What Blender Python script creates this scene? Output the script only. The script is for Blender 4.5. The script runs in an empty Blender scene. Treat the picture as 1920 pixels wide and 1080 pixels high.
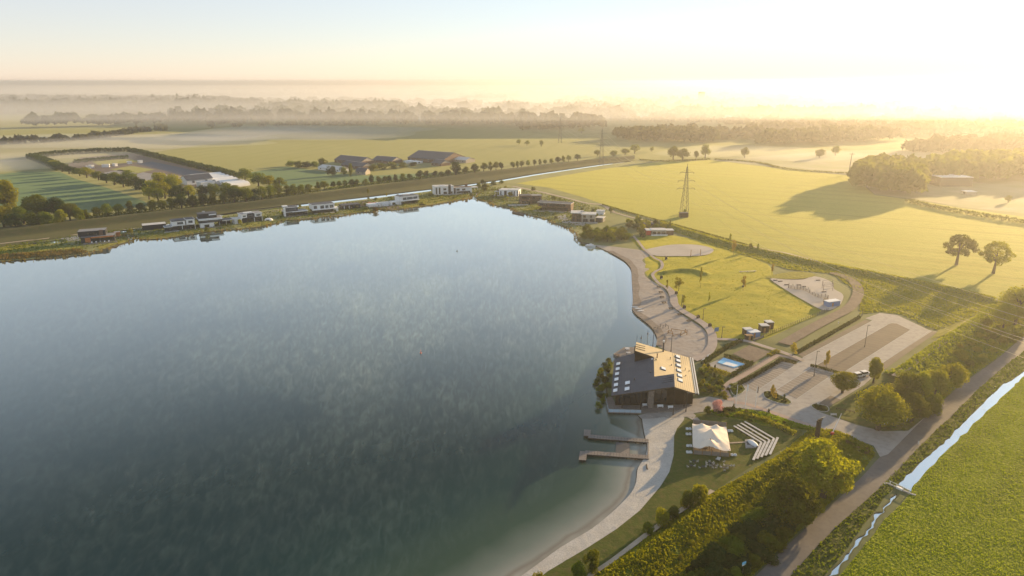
import bpy, bmesh, math, random
import numpy as np
from mathutils import Vector, noise, Matrix
from mathutils.geometry import tessellate_polygon, delaunay_2d_cdt
R = math.radians
random.seed(7)
HAZE = 1.8e-4; STEAM = .048
scene = bpy.context.scene
COL = scene.collection
# ------------------------------------------------------------------ camera, sky, sun, exposure
CAM_H = 100.0; FOC = 1280.0; PITCH = math.atan(388 / FOC)
cam = bpy.data.cameras.new('camera'); cam_o = bpy.data.objects.new('camera', cam); COL.objects.link(cam_o)
cam_o.location = (0, 0, CAM_H); cam_o.rotation_euler = (math.pi / 2 - PITCH, 0, 0)
cam.sensor_width = 36; cam.lens = 24; cam.clip_start = 1; cam.clip_end = 200000
scene.camera = cam_o
SUN_EL = R(9.0); SUN_AZ = R(47.0)          # azimuth clockwise from the view direction (+Y)
w = bpy.data.worlds.new('World'); scene.world = w; w.use_nodes = True
nt = w.node_tree; nt.nodes.clear()
sky = nt.nodes.new('ShaderNodeTexSky'); sky.sky_type = 'NISHITA'; sky.sun_disc = False
sky.sun_elevation = SUN_EL; sky.sun_rotation = SUN_AZ
sky.altitude = 0; sky.air_density = 1.0; sky.dust_density = 0.0; sky.ozone_density = 2.0
bg = nt.nodes.new('ShaderNodeBackground'); bg.inputs['Strength'].default_value = 0.05
out = nt.nodes.new('ShaderNodeOutputWorld')
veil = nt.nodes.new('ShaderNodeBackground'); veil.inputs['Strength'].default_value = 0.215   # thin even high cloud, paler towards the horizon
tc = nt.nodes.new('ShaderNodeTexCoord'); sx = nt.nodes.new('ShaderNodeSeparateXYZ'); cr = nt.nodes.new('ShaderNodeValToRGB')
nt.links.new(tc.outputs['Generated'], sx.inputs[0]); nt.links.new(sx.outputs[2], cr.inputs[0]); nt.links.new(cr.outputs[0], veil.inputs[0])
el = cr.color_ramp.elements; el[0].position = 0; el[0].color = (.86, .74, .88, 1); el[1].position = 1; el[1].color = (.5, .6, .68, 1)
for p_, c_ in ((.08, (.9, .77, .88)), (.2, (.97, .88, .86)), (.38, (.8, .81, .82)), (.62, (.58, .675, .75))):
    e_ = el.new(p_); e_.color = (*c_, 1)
addn = nt.nodes.new('ShaderNodeAddShader')
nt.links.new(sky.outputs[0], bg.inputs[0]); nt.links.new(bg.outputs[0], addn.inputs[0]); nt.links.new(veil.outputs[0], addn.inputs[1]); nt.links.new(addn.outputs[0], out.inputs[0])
sl = bpy.data.lights.new('sun', 'SUN'); sl.energy = 5.0; sl.angle = R(0.6); sl.color = (1.0, 0.69, 0.33)
so = bpy.data.objects.new('sun', sl); COL.objects.link(so)
sd = Vector((math.sin(SUN_AZ) * math.cos(SUN_EL), math.cos(SUN_AZ) * math.cos(SUN_EL), math.sin(SUN_EL)))
so.rotation_euler = sd.to_track_quat('Z', 'Y').to_euler(); so.location = (300, 300, 200)
scene.view_settings.view_transform = 'Standard'; scene.view_settings.look = 'None'
scene.view_settings.exposure = 1.22; scene.view_settings.gamma = 1.0; scene.view_settings.use_curve_mapping = False
scene.render.engine = 'CYCLES'
scene.cycles.max_bounces = 6; scene.cycles.volume_bounces = 1; scene.cycles.transparent_max_bounces = 6
scene.cycles.use_denoising = True
# ------------------------------------------------------------------ helpers
def at(u, v, z=0.0):
    """ground point seen at a photo pixel (1920x1080), at height z"""
    x = (u - 960) / FOC; y = -(v - 540) / FOC
    d = Vector((x, math.cos(PITCH) + y * math.sin(PITCH), -math.sin(PITCH) + y * math.cos(PITCH)))
    t = (z - CAM_H) / d.z
    return Vector((d.x * t, d.y * t, z))
def ray(u, v):
    x = (u - 960) / FOC; y = -(v - 540) / FOC
    return Vector((x, math.cos(PITCH) + y * math.sin(PITCH), -math.sin(PITCH) + y * math.cos(PITCH)))
def top_z(v, y):
    d = ray(960, v); return CAM_H + d.z * y / d.y
def mpp(y):
    """metres per photo pixel at forward distance y (on the ground)"""
    return (y * math.cos(PITCH) + CAM_H * math.sin(PITCH)) / FOC
def P(*uv): return [at(a, b) for a, b in uv]
def smooth(pts, n=4, closed=False):
    out = []; N = len(pts)
    rng = range(N if closed else N - 1)
    g = (lambda i: pts[i % N]) if closed else (lambda i: pts[max(0, min(N - 1, i))])
    for i in rng:
        p0, p1, p2, p3 = g(i - 1), g(i), g(i + 1), g(i + 2)
        for k in range(n):
            t = k / n
            out.append(0.5 * ((2 * p1) + (p2 - p0) * t + (2 * p0 - 5 * p1 + 4 * p2 - p3) * t * t + (3 * p1 - p0 - 3 * p2 + p3) * t ** 3))
    if not closed: out.append(pts[-1].copy())
    return out
def inpoly(px, py, poly):
    px = np.asarray(px, float); py = np.asarray(py, float); c = np.zeros(px.shape, bool); n = len(poly)
    for i in range(n):
        x1, y1 = poly[i][0], poly[i][1]; x2, y2 = poly[i - 1][0], poly[i - 1][1]
        m = ((y1 > py) != (y2 > py))
        with np.errstate(divide='ignore', invalid='ignore'):
            c ^= m & (px < (x2 - x1) * (py - y1) / (y2 - y1 + 1e-12) + x1)
    return c
def seg_near(px, py, pl):
    """distance to a polyline and nearest point"""
    px = np.asarray(px, float); py = np.asarray(py, float)
    bd = np.full(px.shape, 1e18); bx = px.copy(); by = py.copy()
    for a, b in zip(pl[:-1], pl[1:]):
        dx, dy = b[0] - a[0], b[1] - a[1]; L = dx * dx + dy * dy + 1e-12
        t = np.clip(((px - a[0]) * dx + (py - a[1]) * dy) / L, 0, 1)
        qx, qy = a[0] + t * dx, a[1] + t * dy; d = (px - qx) ** 2 + (py - qy) ** 2
        m = d < bd; bd = np.where(m, d, bd); bx = np.where(m, qx, bx); by = np.where(m, qy, by)
    return np.sqrt(bd), bx, by
def tag(o, label=None, cat=None, group=None, kind=None):
    if label: o['label'] = label
    if cat: o['category'] = cat
    if group: o['group'] = group
    if kind: o['kind'] = kind
    return o
def thing(name, label, cat, loc=(0, 0, 0), group=None, rz=0):
    o = bpy.data.objects.new(name, None); COL.objects.link(o); o.location = loc; o.rotation_euler = (0, 0, rz)
    o.empty_display_size = 0.5
    return tag(o, label, cat, group)
def mesh_obj(name, verts, faces, m, parent=None, smooth_=False):
    me = bpy.data.meshes.new(name); me.from_pydata([tuple(v) for v in verts], [], faces); me.update()
    if m: me.materials.append(m)
    if smooth_:
        me.polygons.foreach_set('use_smooth', [True] * len(me.polygons))
    o = bpy.data.objects.new(name, me); COL.objects.link(o)
    if parent: o.parent = parent
    return o
def np_mesh(name, V, F, m, parent=None, smooth_=False):
    """V (n,3) array, F (k,3|4) array of equal-size faces"""
    me = bpy.data.meshes.new(name); k = F.shape[1]
    me.vertices.add(len(V)); me.vertices.foreach_set('co', V.astype(np.float32).ravel())
    me.loops.add(F.size); me.loops.foreach_set('vertex_index', F.astype(np.int32).ravel())
    me.polygons.add(len(F)); me.polygons.foreach_set('loop_start', np.arange(0, F.size, k, dtype=np.int32))
    me.update(calc_edges=True)
    if smooth_: me.polygons.foreach_set('use_smooth', np.ones(len(F), bool))
    if m: me.materials.append(m)
    o = bpy.data.objects.new(name, me); COL.objects.link(o)
    if parent: o.parent = parent
    return o
def setpar(o, parent):
    o.parent = parent; return o
class MB:
    def __init__(s): s.v = []; s.f = []
    def add(s, vs, fs):
        b = len(s.v); s.v += [tuple(v) for v in vs]; s.f += [tuple(i + b for i in f) for f in fs]; return s
    def box(s, x0, x1, y0, y1, z0, z1):
        return s.add([(x0, y0, z0), (x1, y0, z0), (x1, y1, z0), (x0, y1, z0), (x0, y0, z1), (x1, y0, z1), (x1, y1, z1), (x0, y1, z1)],
                     [(3, 2, 1, 0), (4, 5, 6, 7), (0, 1, 5, 4), (1, 2, 6, 5), (2, 3, 7, 6), (3, 0, 4, 7)])
    def prism(s, pts, z0, z1):
        n = len(pts)
        if sum(pts[i][0] * pts[(i + 1) % n][1] - pts[(i + 1) % n][0] * pts[i][1] for i in range(n)) < 0: pts = pts[::-1]
        lo = [(p[0], p[1], z0) for p in pts]; hi = [(p[0], p[1], z1) for p in pts]
        tr = tessellate_polygon([[Vector((p[0], p[1], 0)) for p in pts]])
        fs = [(i, (i + 1) % n, n + (i + 1) % n, n + i) for i in range(n)]
        for a, b, c in tr:
            A, B, C = pts[a], pts[b], pts[c]
            if (B[0] - A[0]) * (C[1] - A[1]) - (B[1] - A[1]) * (C[0] - A[0]) < 0: b, c = c, b
            fs += [(n + a, n + b, n + c), (a, c, b)]
        return s.add(lo + hi, fs)
    def slab(s, pts, th):
        """polygon of 3-D points given thickness th downwards"""
        n = len(pts); hi = [tuple(p) for p in pts]; lo = [(p[0], p[1], p[2] - th) for p in pts]
        return s.add(hi + lo, [tuple(range(n)), tuple(range(2 * n - 1, n - 1, -1))] + [(i, n + i, n + (i + 1) % n, (i + 1) % n) for i in range(n)])
    def tube(s, p0, p1, r0, r1=None, n=6, cap=True):
        r1 = r0 if r1 is None else r1; p0 = Vector(p0); p1 = Vector(p1); d = (p1 - p0).normalized()
        a = d.orthogonal().normalized(); b = d.cross(a); vs = []
        for p, r in ((p0, r0), (p1, r1)):
            for i in range(n):
                t = 2 * math.pi * i / n; vs.append(p + (a * math.cos(t) + b * math.sin(t)) * r)
        fs = [(i, (i + 1) % n, n + (i + 1) % n, n + i) for i in range(n)]
        if cap: fs += [tuple(range(n - 1, -1, -1)), tuple(range(n, 2 * n))]
        return s.add(vs, fs)
    def path(s, pts, r, n=5):
        for a, b in zip(pts[:-1], pts[1:]): s.tube(a, b, r, r, n, False)
        return s
    def bar(s, p0, p1, wd, ht, z0):
        """horizontal bar of width wd between two plan points, from z0 to z0+ht"""
        p0 = Vector((p0[0], p0[1], 0)); p1 = Vector((p1[0], p1[1], 0)); d = (p1 - p0).normalized(); nrm = Vector((-d.y, d.x, 0)) * wd / 2
        return s.prism([p0 - nrm, p1 - nrm, p1 + nrm, p0 + nrm], z0, z0 + ht)
    def build(s, name, m, parent=None, sm=False):
        if parent is not None and parent.get('_w'):
            L = parent.location
            if parent.parent: L = L + parent.parent.location
            return mesh_obj(name, [(v[0] - L[0], v[1] - L[1], v[2] - L[2]) for v in s.v], s.f, m, parent, sm)
        return mesh_obj(name, s.v, s.f, m, parent, sm)
def wthing(name, label, cat, loc, group=None):
    """thing whose parts are given in world coordinates"""
    o = thing(name, label, cat, loc, group); o['_w'] = 1; return o
def wsub(o): return o
def copy_tree(o, loc, rz=0.0, sc=(1, 1, 1), label=None, group=None):
    r = o.copy(); COL.objects.link(r); r.location = loc; r.rotation_euler = (0, 0, rz); r.scale = sc
    if label: r['label'] = label
    if group: r['group'] = group
    for ch in o.children:
        c = ch.copy(); COL.objects.link(c); c.parent = r
        for g in ch.children:
            d = g.copy(); COL.objects.link(d); d.parent = c
    return r
ORD = ['first', 'second', 'third', 'fourth', 'fifth', 'sixth', 'seventh', 'eighth', 'ninth', 'tenth', 'eleventh', 'twelfth', 'thirteenth', 'fourteenth', 'fifteenth', 'sixteenth', 'seventeenth', 'eighteenth', 'nineteenth', 'twentieth']
NUM = ['zero', 'one', 'two', 'three', 'four', 'five', 'six', 'seven', 'eight', 'nine', 'ten', 'eleven', 'twelve', 'thirteen', 'fourteen', 'fifteen', 'sixteen']

# ------------------------------------------------------------------ materials
def nodes(name):
    m = bpy.data.materials.new(name); m.use_nodes = True; t = m.node_tree; b = t.nodes['Principled BSDF']; return m, t, b
def N(t, kind, **kw):
    n = t.nodes.new(kind)
    for k, v in kw.items(): setattr(n, k, v)
    return n
def c4(c): return (c[0], c[1], c[2], 1)
def noise_fac(t, pos, scale, detail=4, lo=.35, hi=.65, vec_scale=None, dist=0.0):
    src = pos
    if vec_scale:
        mp = N(t, 'ShaderNodeMapping'); mp.inputs['Scale'].default_value = vec_scale[0]; mp.inputs['Rotation'].default_value = (0, 0, vec_scale[1])
        t.links.new(pos, mp.inputs[0]); src = mp.outputs[0]
    n = N(t, 'ShaderNodeTexNoise'); n.inputs['Scale'].default_value = scale; n.inputs['Detail'].default_value = detail; n.inputs['Distortion'].default_value = dist
    t.links.new(src, n.inputs['Vector'])
    r = N(t, 'ShaderNodeMapRange'); r.inputs[1].default_value = lo; r.inputs[2].default_value = hi
    t.links.new(n.outputs[0], r.inputs[0]); return r.outputs[0], n.outputs[0]
def mixc(t, fac, a, b, blend='MIX'):
    m = N(t, 'ShaderNodeMix', data_type='RGBA', blend_type=blend)
    for sock, val in ((m.inputs[0], fac), (m.inputs[6], a), (m.inputs[7], b)):
        if isinstance(val, (int, float)): sock.default_value = val
        elif isinstance(val, tuple): sock.default_value = c4(val)
        else: t.links.new(val, sock)
    return m.outputs[2]
def pos_of(t): return N(t, 'ShaderNodeNewGeometry').outputs['Position']
def surf(name, c1, c2=None, sc=0.3, rough=.8, c3=None, sc3=3.0, amt3=1.0, bump=0.0, bsc=2.0, bdist=.1, sheen=0.0, tint=(1, 1, 1), spec=.3, stretch=None, metal=0):
    m, t, b = nodes(name); pos = pos_of(t); col = c1
    if c2:
        f, _ = noise_fac(t, pos, sc, 5, vec_scale=stretch); col = mixc(t, f, c1, c2)
    if c3:
        f, _ = noise_fac(t, pos, sc3, 3, .45, .75)
        mm = N(t, 'ShaderNodeMath', operation='MULTIPLY'); t.links.new(f, mm.inputs[0]); mm.inputs[1].default_value = amt3
        col = mixc(t, mm.outputs[0], col, c3)
    if isinstance(col, tuple): b.inputs['Base Color'].default_value = c4(col)
    else: t.links.new(col, b.inputs['Base Color'])
    b.inputs['Roughness'].default_value = rough; b.inputs['Specular IOR Level'].default_value = spec; b.inputs['Metallic'].default_value = metal
    if sheen:
        b.inputs['Sheen Weight'].default_value = sheen; b.inputs['Sheen Roughness'].default_value = .5; b.inputs['Sheen Tint'].default_value = c4(tint)
    if bump:
        n = N(t, 'ShaderNodeTexNoise'); n.inputs['Scale'].default_value = bsc; n.inputs['Detail'].default_value = 3; t.links.new(pos, n.inputs['Vector'])
        bp = N(t, 'ShaderNodeBump'); bp.inputs['Strength'].default_value = bump; bp.inputs['Distance'].default_value = bdist
        t.links.new(n.outputs[0], bp.inputs['Height']); t.links.new(bp.outputs[0], b.inputs['Normal'])
    return m
def grass(name, c1, c2, c3, sc=.03, sc3=.6, sheen=.6, tint=(.75, .72, .12), bump=.8, bsc=1.2, bdist=.25, rows=None):
    """low vegetation: large and small colour patches, sheen of upright blades, optional tramlines (spacing, angle, strength, colour)"""
    m, t, b = nodes(name); pos = pos_of(t)
    f, _ = noise_fac(t, pos, sc, 6, .35, .65, dist=.4); col = mixc(t, f, c1, c2)
    f, _ = noise_fac(t, pos, sc3, 4, .45, .7); col = mixc(t, f, col, c3)
    if rows:
        for spacing, ang, amt, rc in rows:
            mp = N(t, 'ShaderNodeMapping'); mp.inputs['Rotation'].default_value = (0, 0, -ang); t.links.new(pos, mp.inputs[0])
            wv = N(t, 'ShaderNodeTexWave', wave_type='BANDS', bands_direction='Y'); wv.inputs['Scale'].default_value = 0.314 / spacing; wv.inputs['Distortion'].default_value = 1.2
            wv.inputs['Detail'].default_value = 2; wv.inputs['Detail Scale'].default_value = .02 * spacing; t.links.new(mp.outputs[0], wv.inputs[0])
            r = N(t, 'ShaderNodeMapRange'); r.inputs[1].default_value = .6; r.inputs[2].default_value = 1; r.inputs[4].default_value = amt; t.links.new(wv.outputs[1], r.inputs[0])
            fn, _ = noise_fac(t, pos, .012, 3, .35, .6)
            mu = N(t, 'ShaderNodeMath', operation='MULTIPLY'); t.links.new(r.outputs[0], mu.inputs[0]); t.links.new(fn, mu.inputs[1])
            col = mixc(t, mu.outputs[0], col, rc)
    t.links.new(col, b.inputs['Base Color']); b.inputs['Roughness'].default_value = .95; b.inputs['Specular IOR Level'].default_value = .1
    b.inputs['Sheen Weight'].default_value = sheen * .4; b.inputs['Sheen Roughness'].default_value = .45; b.inputs['Sheen Tint'].default_value = c4(tint)
    n = N(t, 'ShaderNodeTexNoise'); n.inputs['Scale'].default_value = bsc; n.inputs['Detail'].default_value = 4; t.links.new(pos, n.inputs['Vector'])
    bp = N(t, 'ShaderNodeBump'); bp.inputs['Strength'].default_value = bump; bp.inputs['Distance'].default_value = bdist
    t.links.new(n.outputs[0], bp.inputs['Height']); t.links.new(bp.outputs[0], b.inputs['Normal'])
    return m
def leafm(name, c1, c2, transl=.4, tcol=None, var=.25):
    """leaves and blades: diffuse plus translucent, slight per-object and per-leaf variation"""
    m = bpy.data.materials.new(name); m.use_nodes = True; t = m.node_tree; t.nodes.clear()
    pos = pos_of(t); f, _ = noise_fac(t, pos, .9, 3, .3, .7)
    oi = N(t, 'ShaderNodeObjectInfo'); col = mixc(t, f, c1, c2)
    hs = N(t, 'ShaderNodeHueSaturation'); t.links.new(col, hs.inputs['Color'])
    r1 = N(t, 'ShaderNodeMapRange'); r1.inputs[3].default_value = .485; r1.inputs[4].default_value = .512; t.links.new(oi.outputs['Random'], r1.inputs[0]); t.links.new(r1.outputs[0], hs.inputs['Hue'])
    r2 = N(t, 'ShaderNodeMapRange'); r2.inputs[3].default_value = 1 - var; r2.inputs[4].default_value = 1 + var; t.links.new(oi.outputs['Random'], r2.inputs[0]); t.links.new(r2.outputs[0], hs.inputs['Value'])
    d = N(t, 'ShaderNodeBsdfDiffuse'); tr = N(t, 'ShaderNodeBsdfTranslucent'); mx = N(t, 'ShaderNodeMixShader'); mx.inputs[0].default_value = transl
    t.links.new(hs.outputs[0], d.inputs[0])
    g = N(t, 'ShaderNodeMix', data_type='RGBA', blend_type='MULTIPLY'); g.inputs[0].default_value = 1; t.links.new(hs.outputs[0], g.inputs[6]); g.inputs[7].default_value = c4(tcol or (1.5, 1.25, .35))
    t.links.new(g.outputs[2], tr.inputs[0])
    t.links.new(d.outputs[0], mx.inputs[1]); t.links.new(tr.outputs[0], mx.inputs[2])
    o = N(t, 'ShaderNodeOutputMaterial'); t.links.new(mx.outputs[0], o.inputs[0]); return m
def plain(name, c, rough=.6, metal=0, spec=.4, var=.12, sc=1.5):
    return surf(name, c, tuple(x * (1 - var) for x in c), sc, rough, spec=spec, metal=metal)
M = {}
M['land'] = grass('land_grass', (.085, .11, .045), (.14, .145, .075), (.06, .075, .03), .004, .05, .5, (.6, .62, .3), .3, .3, .3)
M['field'] = grass('crop_field', (.1, .132, .026), (.135, .15, .034), (.08, .11, .02), .012, .25, .8, (.9, .85, .2), .9, .8, .35, rows=[(26, R(-27), .75, (.07, .085, .015)), (9, R(-27), .45, (.17, .17, .045))])
M['field_green'] = grass('pasture_green', (.05, .092, .05), (.07, .115, .065), (.045, .08, .045), .01, .15, .35, (.4, .6, .3), .3, .5, .2, rows=[(14, R(8), .1, (.09, .13, .075))])
M['field_pale'] = grass('mist_and_stubble_field', (.2, .185, .125), (.15, .17, .085), (.22, .205, .15), .004, .03, .5, (.6, .6, .4), .3, .4, .2)  # pale tone stands in for thin ground mist; the stubble shares it
M['field_mid'] = grass('meadow_far', (.095, .115, .055), (.125, .14, .075), (.105, .12, .065), .006, .06, .5, (.6, .6, .2), .3, .4, .2, rows=[(30, R(75), .35, (.06, .09, .03))])
M['lawn'] = grass('park_lawn', (.085, .125, .014), (.17, .165, .018), (.07, .105, .013), .055, .5, .8, (.95, .85, .1), .7, 1.3, .2)
M['lawn_far'] = grass('garden_grass', (.07, .1, .02), (.1, .115, .025), (.055, .065, .02), .06, .6, .5, (.8, .7, .1), .8, 1, .3)
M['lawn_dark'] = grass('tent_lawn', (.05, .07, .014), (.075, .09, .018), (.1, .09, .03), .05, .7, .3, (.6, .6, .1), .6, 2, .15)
M['rough'] = grass('rough_grass', (.075, .115, .016), (.115, .14, .02), (.05, .075, .013), .05, .7, .6, (.8, .65, .1), 1, 1, .4)
M['levee'] = grass('levee_grass', (.04, .048, .02), (.055, .06, .024), (.07, .06, .03), .02, .3, .2, (.5, .5, .2), .4, .8, .2)
M['verge'] = grass('verge_grass', (.05, .07, .014), (.075, .09, .018), (.035, .045, .012), .08, .9, .4, (.7, .65, .1), 1, 1.2, .4)
M['meadow'] = grass('meadow_grass', (.1, .145, .006), (.15, .18, .007), (.07, .11, .004), .035, 1.6, .7, (.85, .85, .06), 1, 1.1, .5, rows=[(13, R(41), .8, (.05, .075, .005)), (45, R(41), .6, (.2, .2, .01))])
M['sand'] = surf('beach_sand', (.3, .255, .225), (.36, .315, .28), .06, .95, (.24, .2, .175), .5, .8, .5, 1.5, .15)
M['wet_sand'] = surf('wet_sand', (.19, .145, .11), (.24, .19, .15), .2, .7, (.13, .1, .08), .6, .8, .3, 2, .1)
M['pebble'] = surf('pale_shingle', (.43, .395, .355), (.51, .475, .43), .25, .9, (.28, .26, .235), 2.2, .6, .8, 4, .12)
M['white_sand'] = surf('white_sand', (.44, .39, .345), (.37, .325, .285), .08, .95, bump=.3, bsc=1, bdist=.1)
M['path'] = surf('path_gravel', (.36, .3, .27), (.3, .25, .23), .3, .95, bump=.2)
M['dirt'] = surf('bare_soil', (.15, .11, .085), (.19, .145, .11), .2, .95, (.1, .075, .06), 1.2, .6, .5, 2, .1)
M['dirt_path'] = surf('pale_dirt_path', (.42, .34, .26), (.33, .26, .19), .4, .95, bump=.3)
M['paving'] = surf('grey_clinker_paving', (.3, .275, .255), (.345, .315, .29), .08, .85, (.21, .19, .175), .5, .7, .15, 6, .03)
M['bay'] = surf('parking_bay_bricks', (.14, .108, .08), (.17, .132, .1), .15, .9, (.16, .135, .11), .8, .6, .2, 5, .03)
M['bay_pale'] = surf('pale_bay_bricks', (.21, .175, .148), (.25, .21, .178), .12, .9, (.22, .19, .17), .7, .6, .2, 5, .03)
M['pink_brick'] = surf('pink_brick_path', (.4, .29, .24), (.34, .25, .21), .4, .9, bump=.1)
M['asphalt'] = surf('old_asphalt', (.125, .11, .1), (.16, .14, .128), .12, .85, (.1, .09, .085), .8, .7, .25, 8, .02)
M['mark'] = plain('road_paint', (.5, .48, .45), .7)
M['joint'] = plain('dark_joint', (.1, .085, .075), .9)
M['white'] = plain('white_render', (.78, .78, .78), .7)
M['white_metal'] = plain('white_metal', (.75, .75, .74), .4)
M['black'] = plain('black_cladding', (.025, .026, .03), .6)
M['dark'] = plain('dark_grey_cladding', (.06, .062, .068), .6)
M['greyroof'] = surf('grey_roof_membrane', (.062, .07, .09), (.078, .086, .108), .25, .75, (.052, .058, .075), 1.5, .5)
M['tanroof'] = surf('sand_coloured_roof_membrane', (.42, .335, .2), (.46, .37, .225), .2, .7, (.37, .29, .17), .9, .5)
M['roofgrey'] = surf('flat_roof_gravel', (.22, .22, .23), (.27, .27, .28), .5, .85)
M['roofpale'] = surf('pale_flat_roof', (.5, .49, .48), (.58, .57, .55), .3, .8)
M['brick_brown'] = surf('brown_brick', (.13, .085, .06), (.17, .11, .08), .8, .85)
M['beige'] = plain('beige_stone', (.42, .37, .31), .8)
M['orange_wood'] = surf('orange_cedar', (.5, .19, .06), (.4, .14, .045), 1.2, .6)
M['red'] = plain('red_paint', (.5, .06, .04), .5)
M['wood'] = surf('weathered_planks', (.18, .155, .14), (.23, .2, .18), .9, .85, (.12, .1, .09), 2.5, .7, stretch=((1, 4, 1), .15))
M['wood_dark'] = surf('dark_timber', (.045, .032, .022), (.065, .047, .033), .8, .8)
M['wood_warm'] = surf('warm_timber', (.36, .2, .08), (.28, .15, .06), 1.2, .75)
M['bench'] = surf('pale_stone_slabs', (.56, .54, .52), (.47, .45, .43), .8, .85)
M['stone'] = surf('concrete', (.4, .39, .37), (.33, .32, .31), .5, .9)
M['steel'] = plain('galvanised_steel', (.35, .35, .36), .45, .7)
M['pylon'] = plain('painted_pylon_steel', (.13, .125, .11), .6, .2)
M['cable'] = plain('cable_metal', (.5, .45, .35), .4, .6)
M['bark'] = surf('bark', (.085, .065, .045), (.06, .045, .032), 2, .95, bump=.5, bsc=6)
M['canvas'] = surf('cream_canvas', (.72, .61, .5), (.78, .67, .56), .15, .85)
M['canvas_side'] = surf('grey_canvas_wall', (.3, .26, .23), (.25, .215, .19), .6, .9)
M['blue'] = plain('blue_paint', (.14, .24, .45), .5)
M['poolblue'] = surf('pool_liner_blue', (.13, .42, .7), (.25, .6, .85), .35, .3)
M['pink'] = leafm('pink_blossom', (.6, .33, .31), (.68, .42, .4), .35, (1.1, .9, .85), .05)
M['soil'] = surf('dark_bank_soil', (.05, .042, .03), (.075, .06, .04), .5, .95, bump=.6, bsc=1.5)
M['rubber'] = plain('black_rubber', (.02, .02, .02), .8)
def glassm(name, c, rough=.06, spec=1.0):
    m, t, b = nodes(name); b.inputs['Base Color'].default_value = c4(c); b.inputs['Roughness'].default_value = rough; b.inputs['Specular IOR Level'].default_value = spec; return m
M['glass'] = glassm('dark_window_glass', (.02, .025, .03))
M['skylight'] = plain('white_skylight_dome', (.82, .82, .84), .25)
m, t, b = nodes('railing_glass'); b.inputs['Base Color'].default_value = (.55, .68, .78, 1); b.inputs['Alpha'].default_value = .55; b.inputs['Roughness'].default_value = .05; M['railglass'] = m
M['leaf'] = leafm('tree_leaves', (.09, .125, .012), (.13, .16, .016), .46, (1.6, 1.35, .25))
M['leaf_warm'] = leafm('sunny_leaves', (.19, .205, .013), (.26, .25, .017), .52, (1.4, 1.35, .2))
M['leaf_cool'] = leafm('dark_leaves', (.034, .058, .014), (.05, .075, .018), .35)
M['leaf_yellow'] = leafm('yellow_leaves', (.24, .21, .03), (.3, .26, .04), .45)
M['leaf_far'] = leafm('far_wood_leaves', (.045, .06, .02), (.06, .07, .025), .25)
M['hedge'] = leafm('hedge_leaves', (.035, .05, .014), (.06, .07, .016), .35)
M['reed'] = leafm('reed_blades', (.16, .12, .05), (.11, .1, .035), .4)
M['blade'] = leafm('grass_blades', (.16, .225, .006), (.22, .28, .008), .52, (1.35, 1.3, .15), 0)
M['blade_rough'] = leafm('rough_grass_blades', (.145, .2, .012), (.2, .24, .016), .52, (1.5, 1.25, .25), 0)
M['blade_dark'] = leafm('verge_blades', (.075, .115, .012), (.105, .14, .016), .45, (1.4, 1.25, .3), 0)

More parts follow.
